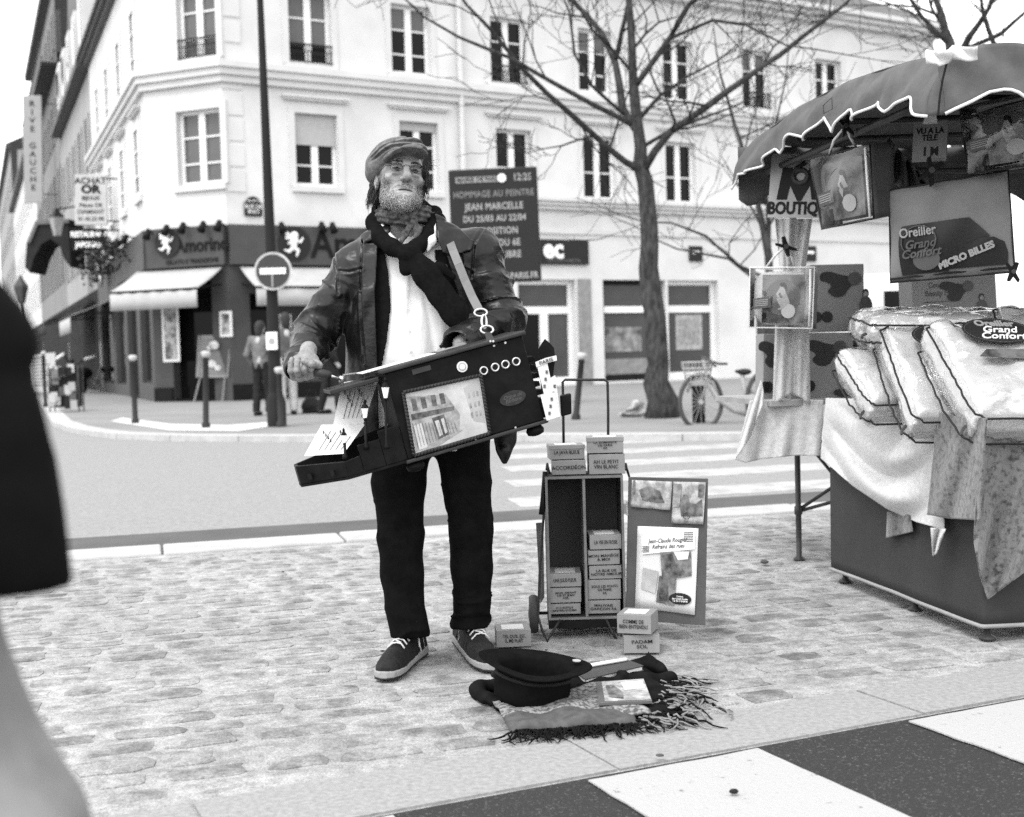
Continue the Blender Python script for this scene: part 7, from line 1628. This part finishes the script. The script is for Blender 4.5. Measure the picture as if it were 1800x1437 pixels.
# sleeves
def sleeveL(p):
    d = smin(cone(p, SHL, ELL, .077, .068), cone(p, ELL, mp(528, 642, 4.21), .068, .058), .03)
    d = d + limbfold(p, SHL, ELL, 6, .013, 5) * .8 + limbfold(p, ELL, WRL, 5, .013, 9)
    return d + .0012 * wav(p, 70, 2)
def sleeveR(p):
    d = smin(cone(p, SHR, ELR, .079, .072), cone(p, ELR, WRR, .072, .060), .035)
    d = d + limbfold(p, SHR, ELR, 6, .014, 15) + limbfold(p, ELR, WRR, 5, .012, 19)
    return d + .0012 * wav(p, 70, 8)
Lop = xz([(676, 396), (664, 440), (658, 500), (660, 560), (668, 640), (672, 820), (850, 820), (842, 700), (838, 610), (826, 560), (806, 500), (790, 450), (772, 400), (742, 380)])
colL = xz([(656, 398), (678, 380), (690, 405), (680, 430), (662, 424), (640, 430), (633, 416)])
colR = xz([(764, 376), (782, 384), (806, 400), (838, 432), (826, 444), (796, 452), (780, 448), (770, 420)])
plL = xz([(640, 430), (668, 428), (664, 520), (668, 640), (674, 820), (650, 820), (644, 640), (640, 520)])
plR = xz([(786, 450), (812, 452), (830, 520), (852, 590), (850, 820), (836, 820), (828, 600), (806, 520)])
seams = [xz([(640, 425), (637, 480), (640, 560), (645, 640)]), xz([(598, 478), (617, 480), (640, 474)]), xz([(586, 448), (596, 480), (598, 520)]), xz([(850, 400), (834, 430), (830, 490)]), xz([(800, 470), (822, 476), (832, 482)]), xz([(812, 452), (820, 500), (838, 560)])]
def jacketf(p):
    t = trunk(p) + .008 * wav(p, 26, 31, (1, 1, .45)) + .005 * wav(p, 60, 33, (1, 1, .3))
    for s_, r_ in ((SHL, .080), (SHR, .084)): t = smin(t, sph(p, s_, r_), .05)
    fr_ = p[:, 1] < CY
    shell = smax(t, -(t + .013), .004); op = poly2(p[:, 0], p[:, 2], Lop); op = np.maximum(op, p[:, 1] - CY + .02)
    d = smax(shell, -op, .006)
    d = smin(smin(d, sleeveL(p), .02), sleeveR(p), .02)
    # hollow cuffs
    for a, b, r in ((mp(545, 612, 4.30), mp(524, 668, 4.14), .050), (mp(840, 592, 4.33), mp(790, 612, 4.20), .046)): d = smax(d, -cone(p, b, tuple(np.array(b) * 1.0 + (np.array(b) - np.array(a)) * .4), r, r), .006); d = smax(d, -cone(p, a, b, r * .8, r * .95), .004)
    # collar, lapels and plackets as doubled leather
    for pl_, o, h_ in ((colL, .011, .006), (colR, .011, .006), (plL, .006, .004), (plR, .006, .004)):
        e = smax(poly2(p[:, 0], p[:, 2], pl_), np.abs(t - o) - h_, .003); e = np.maximum(e, p[:, 1] - CY); d = smin(d, e, .0025)
    for sm in seams: q = seg2(p[:, 0], p[:, 2], sm); d = d + .0035 * np.exp(-(q / .0035) ** 2) * fr_ - .0025 * np.exp(-((q - .008) / .004) ** 2) * fr_
    return d
jo = sculpt('leather_jacket', jacketf, (-.92, 4.02, .70), (.08, 4.72, 1.56), .0045, M_leather, man)
# dark lining that shows inside the open front
def linf(p):
    t = trunk(p, -.014); d = np.minimum(poly2(p[:, 0], p[:, 2], xz([(660, 420), (676, 436), (686, 480), (691, 540), (684, 600), (672, 660), (650, 660), (652, 480)])), poly2(p[:, 0], p[:, 2], xz([(764, 440), (800, 440), (850, 560), (850, 660), (806, 640), (794, 585), (786, 540), (770, 480)])))
    return np.maximum(smax(d, np.abs(t) - .003, .002), p[:, 1] - CY)
sculpt('jacket_lining', linf, (-.62, 4.2, .85), (-.05, 4.5, 1.5), .0048, M_scarf, jo)
# collar stand behind the neck
def collarf(p):
    c = np.array(mp(722, 398, 4.49)); q = p - c; z = q[:, 2]; rr_ = .098 - .25 * z
    e = np.sqrt((q[:, 0] / 1.12) ** 2 + (q[:, 1] * 1.05) ** 2) - rr_
    d = smax(np.abs(e) - .005, np.abs(z - .016 - .15 * q[:, 1]) - .032, .004); return np.maximum(d, -(q[:, 1] + .055))
sculpt('jacket_collar', collarf, mp(640, 440, 4.32), (mp(810, 360, 4.5)[0], 4.66, mp(700, 350, 4.5)[2]), .0045, M_leather, jo)
for px, py in ((822, 508), (782, 470)): MB().disc(P(px, py, 4.325), .0095, (.1, -1, .1), .004, 14).build('jacket_button', M_leather2, jo)
# leather glove hanging behind the organ
gl_ = thing('leather_glove', P(885, 770, 4.3), 'dark leather glove dangling below the right end of the organ', 'glove')
sculpt('glove', lambda p: smin(chain(p, [mp(893, 735, 4.30), mp(888, 770, 4.30), mp(884, 795, 4.29)], [.034, .030, .020], .02, ((0, 1, 0), .6)), chain(p, [mp(884, 795, 4.29), mp(885, 812, 4.29)], [.017, .008], .01), .02) + .003 * wav(p, 60, 3), mp(855, 830, 4.2), (mp(925, 700, 4.2)[0], 4.42, mp(925, 700, 4.2)[2]), .006, M_leather, gl_)
# ---- shirt, kerchief, scarf
pk = seg2
def shirtf(p):
    d = trunk(p, -.024) + .0045 * wav(p, 30, 51, (1, 1, .4)) + .003 * wav(p, 75, 52, (1.2, 1, .35))
    q = seg2(p[:, 0], p[:, 2], xz([(712, 420), (716, 520), (722, 640)])); d = d - .003 * np.clip(1 - (q / .017) ** 6, 0, 1)
    q2 = seg2(p[:, 0], p[:, 2], xz([(735, 440), (752, 540), (770, 640)])); d = d + .005 * np.exp(-(q2 / .009) ** 2)
    return d
shr = sculpt('shirt', shirtf, (-.60, 4.20, .72), (-.10, 4.72, 1.53), .0055, M_shirt, man)
for py in (470, 508, 546, 584, 620): MB().disc(P(714 + (py - 470) * .06, py, 4.330), .0052, (0, -1, 0), .003, 12).build('shirt_button', M_sg2, shr)
def colf(p):
    d = smin(chain(p, [mp(672, 398, 4.40), mp(690, 424, 4.355), mp(704, 432, 4.345)], [.010, .013, .006], .01), chain(p, [mp(766, 396, 4.40), mp(758, 424, 4.355), mp(752, 440, 4.345)], [.010, .016, .006], .01), .004); return d
sculpt('shirt_collar', colf, (-.50, 4.28, 1.36), (-.2, 4.48, 1.52), .0045, M_shirt, shr)
def tube_path(pts, rs, fl=.6, k=.02): return lambda p: chain(p, pts, rs, k, ((0, 1, 0), fl))
def kerf(p):
    c = np.array(mp(709, 377, 4.445)); q = p - c
    d = np.sqrt((np.sqrt((q[:, 0] / 1.05) ** 2 + q[:, 1] ** 2) - .074) ** 2 + ((q[:, 2] - .20 * q[:, 1]) / 1.5) ** 2) - .019
    d = d + .004 * np.sin(q[:, 2] * 330 + q[:, 0] * 60 + 2 * wav(p, 30, 3)) * .6
    d = smin(d, ell(p, mp(726, 390, 4.365), (.017, .014, .015)), .008)
    d = smin(d, chain(p, [mp(724, 392, 4.36), mp(712, 412, 4.345), mp(696, 444, 4.325)], [.010, .011, .004], .006, ((0, 1, 0), .6)), .004); d = smin(d, chain(p, [mp(728, 392, 4.36), mp(735, 404, 4.345), mp(729, 422, 4.335)], [.010, .013, .007], .006, ((0, 1, 0), .6)), .004)
    return d
sculpt('kerchief', kerf, (-.52, 4.27, 1.30), (-.18, 4.58, 1.60), .0032, M_ker, man)
def scarff(p):
    w = .0022 * wav(p, 32, 61)
    d = chain(p, [mp(668, 372, 4.50), mp(659, 392, 4.44), mp(668, 418, 4.385), mp(690, 436, 4.345), mp(708, 444, 4.330)], [.024, .029, .029, .026, .022], .02)
    d = smin(d, chain(p, [mp(764, 374, 4.50), mp(768, 390, 4.44), mp(752, 416, 4.375), mp(734, 434, 4.340), mp(718, 444, 4.330)], [.022, .026, .025, .023, .022], .02), .008)
    d = smin(d, chain(p, [mp(668, 374, 4.50), mp(690, 366, 4.56), mp(740, 366, 4.56), mp(764, 376, 4.50)], [.024, .026, .026, .022], .02), .02)
    d = smin(d, ell(p, mp(718, 446, 4.322), (.034, .026, .030)), .010)
    tail = chain(p, [mp(724, 446, 4.315), mp(748, 482, 4.305), mp(772, 516, 4.305), mp(800, 552, 4.305), mp(812, 574, 4.31)], [.024, .031, .036, .036, .030], .02, ((0, 1, 0), .42)); d = smin(d, tail, .006)
    d = smin(d, chain(p, [mp(714, 452, 4.33), mp(716, 468, 4.322), mp(712, 476, 4.32)], [.022, .022, .012], .01, ((0, 1, 0), .5)), .006)
    d = smin(d, chain(p, [mp(742, 462, 4.33), mp(775, 472, 4.318), mp(796, 486, 4.32)], [.010, .012, .012], .01, ((0, 1, 0), .5)), .004)
    return d + w
sculpt('scarf', scarff, (-.56, 4.22, 1.10), (-.08, 4.64, 1.60), .0040, M_scarf, man)
# ---- trousers
def legpts(l): return [tuple(x) for x in l]
LL = [mp(712, 760, 4.47), mp(700, 850, 4.43), mp(704, 945, 4.40), mp(707, 1010, 4.40), mp(716, 1090, 4.37), (G(722, 1160).x + .003, 4.37, .085)]
LR = [mp(808, 760, 4.47), mp(820, 850, 4.45), mp(828, 930, 4.43), mp(828, 1000, 4.45), mp(829, 1060, 4.47), (mp(824, 1110, 4.48)[0], 4.48, .085)]
def trf(p):
    d = cone(p, mp(725, 735, 4.48), mp(800, 735, 4.48), .125, .125)
    wl = chain(p, LL, [.105, .088, .073, .069, .064, .066], .02); wr = chain(p, LR, [.105, .080, .072, .069, .066, .066], .02)
    fo_ = lambda a, b, n, am, sd_: limbfold(p, a, b, n, am, sd_)
    z = p[:, 2]; st = np.exp(-((z - .15) / .09) ** 2)
    rid = lambda f, sd_, an=(1, 1, 1): np.clip(1 - np.abs(wav(p, f, sd_, an)), 0, 1) ** 3
    kn = np.exp(-((z - .52) / .12) ** 2); wl = wl - (.014 * rid(26, 71, (1, 1, 1.9)) - .004) * (st + .45 * kn) + .003 * wav(p, 20, 72, (1, 1, .5))
    wr = wr - (.014 * rid(26, 73, (1, 1, 1.9)) - .004) * (st + .45 * kn) + .003 * wav(p, 20, 74, (1, 1, .5))
    d = smin(d, np.minimum(wl, wr), .03)
    lo = np.where(p[:, 0] < -.27, .098 - .12 * (p[:, 1] - 4.37), .100 - .1 * (p[:, 1] - 4.48)); d = smax(d, lo - z, .008)
    return d
sculpt('trousers', trf, (-.62, 4.2, .0), (.02, 4.72, .98), .0065, M_jean, man)
# ---- shoes
M_shoe = mat('suede_shoe', .012, .8, .3, 30, bump=.2, bscale=120); M_sole = mat('shoe_sole', .26, .7, .12, 20); M_soled = mat('rubber_outsole', .015, .8); M_lace = mat('lace', .55, .8, .05)
def shoe(toe, heel, label, nside):
    d = Vector((toe.x - heel.x, toe.y - heel.y, 0)); L = d.length; ax = d.normalized(); Mx = frame(Vector((heel.x, heel.y, .006)), ax, Vector((-ax.y, ax.x, 0)))      # x toe-ward, y to the side, z up
    root = None
    def outline(p, g=0.):
        x = p[:, 0] / L; w = np.interp(x, [-.06, -.02, .0, .08, .3, .55, .75, .9, .98, 1.02, 1.06], [-.06, .0, .018, .033, .035, .040, .046, .042, .031, .008, -.06]) + g
        return np.abs(p[:, 1] + .006 * np.sin(x * 3.1)) - w
    def solef(p): h = np.interp(p[:, 0] / L, [0, .35, .7, 1], [.036, .026, .022, .030]); z0 = np.interp(p[:, 0] / L, [0, .1, .75, 1], [.008, .005, .004, .007]); return smax(outline(p, .003), np.maximum(p[:, 2] - h, z0 - p[:, 2]), .005)
    def outf(p): z0 = np.interp(p[:, 0] / L, [0, .1, .75, 1], [.001, .0, .0, .002]); return smax(outline(p, .004), np.maximum(p[:, 2] - z0 - .006, z0 - p[:, 2]), .003)
    def upf(p):
        x = p[:, 0] / L; top = np.interp(x, [-.02, .02, .2, .38, .55, .72, .88, 1.0], [.085, .100, .098, .110, .098, .080, .068, .044]); w = np.interp(x, [-.02, .0, .08, .3, .55, .75, .9, .98, 1.02], [.0, .018, .033, .035, .040, .045, .041, .030, .006])
        yy = np.abs(p[:, 1] + .006 * np.sin(x * 3.1)); e = (np.clip(yy / np.maximum(w, .004), 0, 3) ** 2.4 + np.clip((p[:, 2] - .02) / np.maximum(top - .02, .004), 0, 3) ** 2.2) ** .42 - 1
        d = np.maximum(np.maximum(e * .032, .018 - p[:, 2]), np.maximum(p[:, 0] - L * 1.0, -p[:, 0] - .002))
        for c in ((.30, .06), (.62, .05), (.86, .03)): d = d + .0022 * np.exp(-((x - c[0] - .6 * (p[:, 2] - c[1])) / .012) ** 2)
        return d + .001 * wav(p, 90, 3)
    parts = []
    for nm, fn, m in (('upper', upf, M_shoe), ('midsole', solef, M_sole), ('outsole', outf, M_soled)):
        V, F = clay(fn, (-.03, -.07, -.01), (L + .03, .07, .13), .0032); o = obj('shoe' if nm == 'upper' else nm, clay_mesh(nm, [(V, F)]), m, man if nm == 'upper' else root, Mx)
        if nm == 'upper': root = o
    for k in range(5):
        x = L * (.40 + .065 * k); z = float(np.interp(x / L, [.38, .55, .72, .88], [.112, .101, .083, .070])); MB(Mx).tube([(x + .004, -.028 - .001 * k, z - .014), (x, -.015, z + .001), (x, 0, z + .004), (x, .015, z + .001), (x + .004, .028, z - .014)], .0032, 5).build('lace', M_lace, root, True)
        if k < 4: MB(Mx).tube([(x, -.015, z + .001), (x + .02, .012, z - .004)], .003, 5).build('lace', M_lace, root, True)
    MB(Mx).tube([(L * .40, .01, .104), (L * .37, .03, .108), (L * .42, .045, .085), (L * .44, .05, .06)], .003, 5).build('lace', M_lace, root, True)
    text('N', .062, Mx @ frame((L * .30, nside * .0385, .055), (-nside if nside > 0 else 1, 0, 0), (.0, -nside * .25, 1)), M_lace, root, 'side_letter', .0012, .0, .2 * 1, sx=1.1)
    nm2 = text('N', .056, Mx @ frame((L * .30, nside * .0392, .055), (-nside if nside > 0 else 1, 0, 0), (.0, -nside * .25, 1)), M_shoe, root, 'side_letter', .0016, .0, .2, sx=.98)
    return root
shoe(G(675, 1200), G(742, 1150), 'l', 1); shoe(G(868, 1185), G(808, 1128), 'r', -1)
# ================================================================ PASSER-BY AT THE LEFT EDGE, CLOSE TO THE CAMERA
YF = 1.12
def fp(px, py, Y=YF): return tuple(P(px, py, Y))
M_coat = mat('dark_coat', .005, .9, .3, 12, spec=.08); M_ltr = mat('light_trousers', .20, .9, .3, 4)
wk = thing('person', (P(-150, 1040, YF).x, YF, 0), 'out-of-focus passer-by in a dark coat and light trousers at the left edge', 'person')
fx0 = P(0, 800, YF).x
CXF = fx0 - .19
def corew(p):
    d = chain(p, [(CXF, YF + .05, .95), (CXF, YF + .05, 1.35), (CXF - .01, YF + .04, 1.5)], [.11, .11, .05], .05); d = smin(d, ell(p, (CXF - .01, YF + .02, 1.62), (.075, .095, .115)), .02)
    d = smin(d, chain(p, [(CXF - .07, YF + .06, .9), (CXF - .1, YF + .1, .5), (CXF - .14, YF + .2, .08), (CXF - .06, YF + .16, .04)], [.08, .055, .04, .035], .02), .02); d = smin(d, chain(p, [(CXF + .06, YF, .9), (CXF + .17, YF - .02, .5), (CXF + .22, YF, .08), (CXF + .33, YF - .03, .04)], [.08, .055, .04, .035], .02), .02)
    return smin(d, chain(p, [(CXF + .02, YF - .14, 1.38), (CXF + .10, YF - .16, 1.1), (CXF + .17, YF - .12, .92)], [.045, .04, .035], .02), .02)
sculpt('body', corew, (CXF - .35, YF - .35, 0), (CXF + .5, YF + .4, 1.8), .018, M_skin, wk)
edge_r = [(1.40, -170), (1.20, -80), (1.15, -34), (1.125, 0), (1.09, 40), (1.065, 50), (1.045, 30), (1.02, 40), (.99, 50), (.93, 64), (.865, 72), (.858, 72)]
ez = np.array([e[0] for e in edge_r][::-1]); ex_ = np.array([P(e[1], 800, YF).x for e in edge_r][::-1])
def coatf(p):
    xr = np.interp(p[:, 2], ez, ex_); cx = CXF - .02; rx = np.maximum(xr - cx, .05); e = np.sqrt(((p[:, 0] - cx) / rx) ** 2 + ((p[:, 1] - YF) / .08) ** 2)
    d = (e - 1) * .07; d = smin(d, ell(p, (cx - .06, YF + .03, 1.38), (.14, .12, .10)), .04)
    return np.maximum(np.maximum(d, .858 - p[:, 2]), p[:, 2] - 1.5) + .010 * wav(p, 20, 7, (1, 1, .4))
sculpt('coat', coatf, (CXF - .45, YF - .3, .8), (CXF + .4, YF + .35, 1.55), .012, M_coat, wk)
edge_t = [(.92, -5), (.858, -15), (.80, 7), (.74, 47), (.70, 85), (.66, 133), (.5, 205), (.3, 250), (.1, 280)]
tz = np.array([e[0] for e in edge_t][::-1]); tx = np.array([P(e[1], 1200, YF).x for e in edge_t][::-1])
def trw(p):
    xr = np.interp(p[:, 2], tz, tx); r = np.interp(p[:, 2], [.1, .5, .92], [.075, .085, .15]); d1 = (np.sqrt((p[:, 0] - xr + r) ** 2 + (p[:, 1] - YF) ** 2) - r)
    d = smin(d1, chain(p, [(CXF - .05, YF + .08, .9), (CXF - .1, YF + .12, .5), (CXF - .14, YF + .22, .1)], [.12, .09, .07], .03), .04)
    return np.maximum(np.maximum(d, .07 - p[:, 2]), p[:, 2] - .93) + .016 * wav(p, 16, 9, (1, 1, .35))
sculpt('trousers', trw, (CXF - .4, YF - .3, .03), (CXF + .5, YF + .45, .96), .014, M_ltr, wk)
sculpt('shoes', lambda p: np.maximum(np.minimum(cone(p, (CXF + .20, YF, .045), (CXF + .36, YF - .04, .035), .05, .04), cone(p, (CXF - .16, YF + .22, .045), (CXF - .02, YF + .16, .035), .05, .04)), -p[:, 2] + .006), (CXF - .4, YF - .3, -.01), (CXF + .6, YF + .45, .15), .012, M_black, wk)
sculpt('hair', lambda p: np.maximum(ell(p, (CXF - .012, YF + .03, 1.645), (.088, .108, .115)), -(p[:, 1] - YF + .055)), (CXF - .2, YF - .2, 1.45), (CXF + .2, YF + .25, 1.85), .014, M_hair, wk)
print('TRIS', sum(len(m.polygons) for m in bpy.data.meshes), 'OBJS', len(bpy.data.objects))
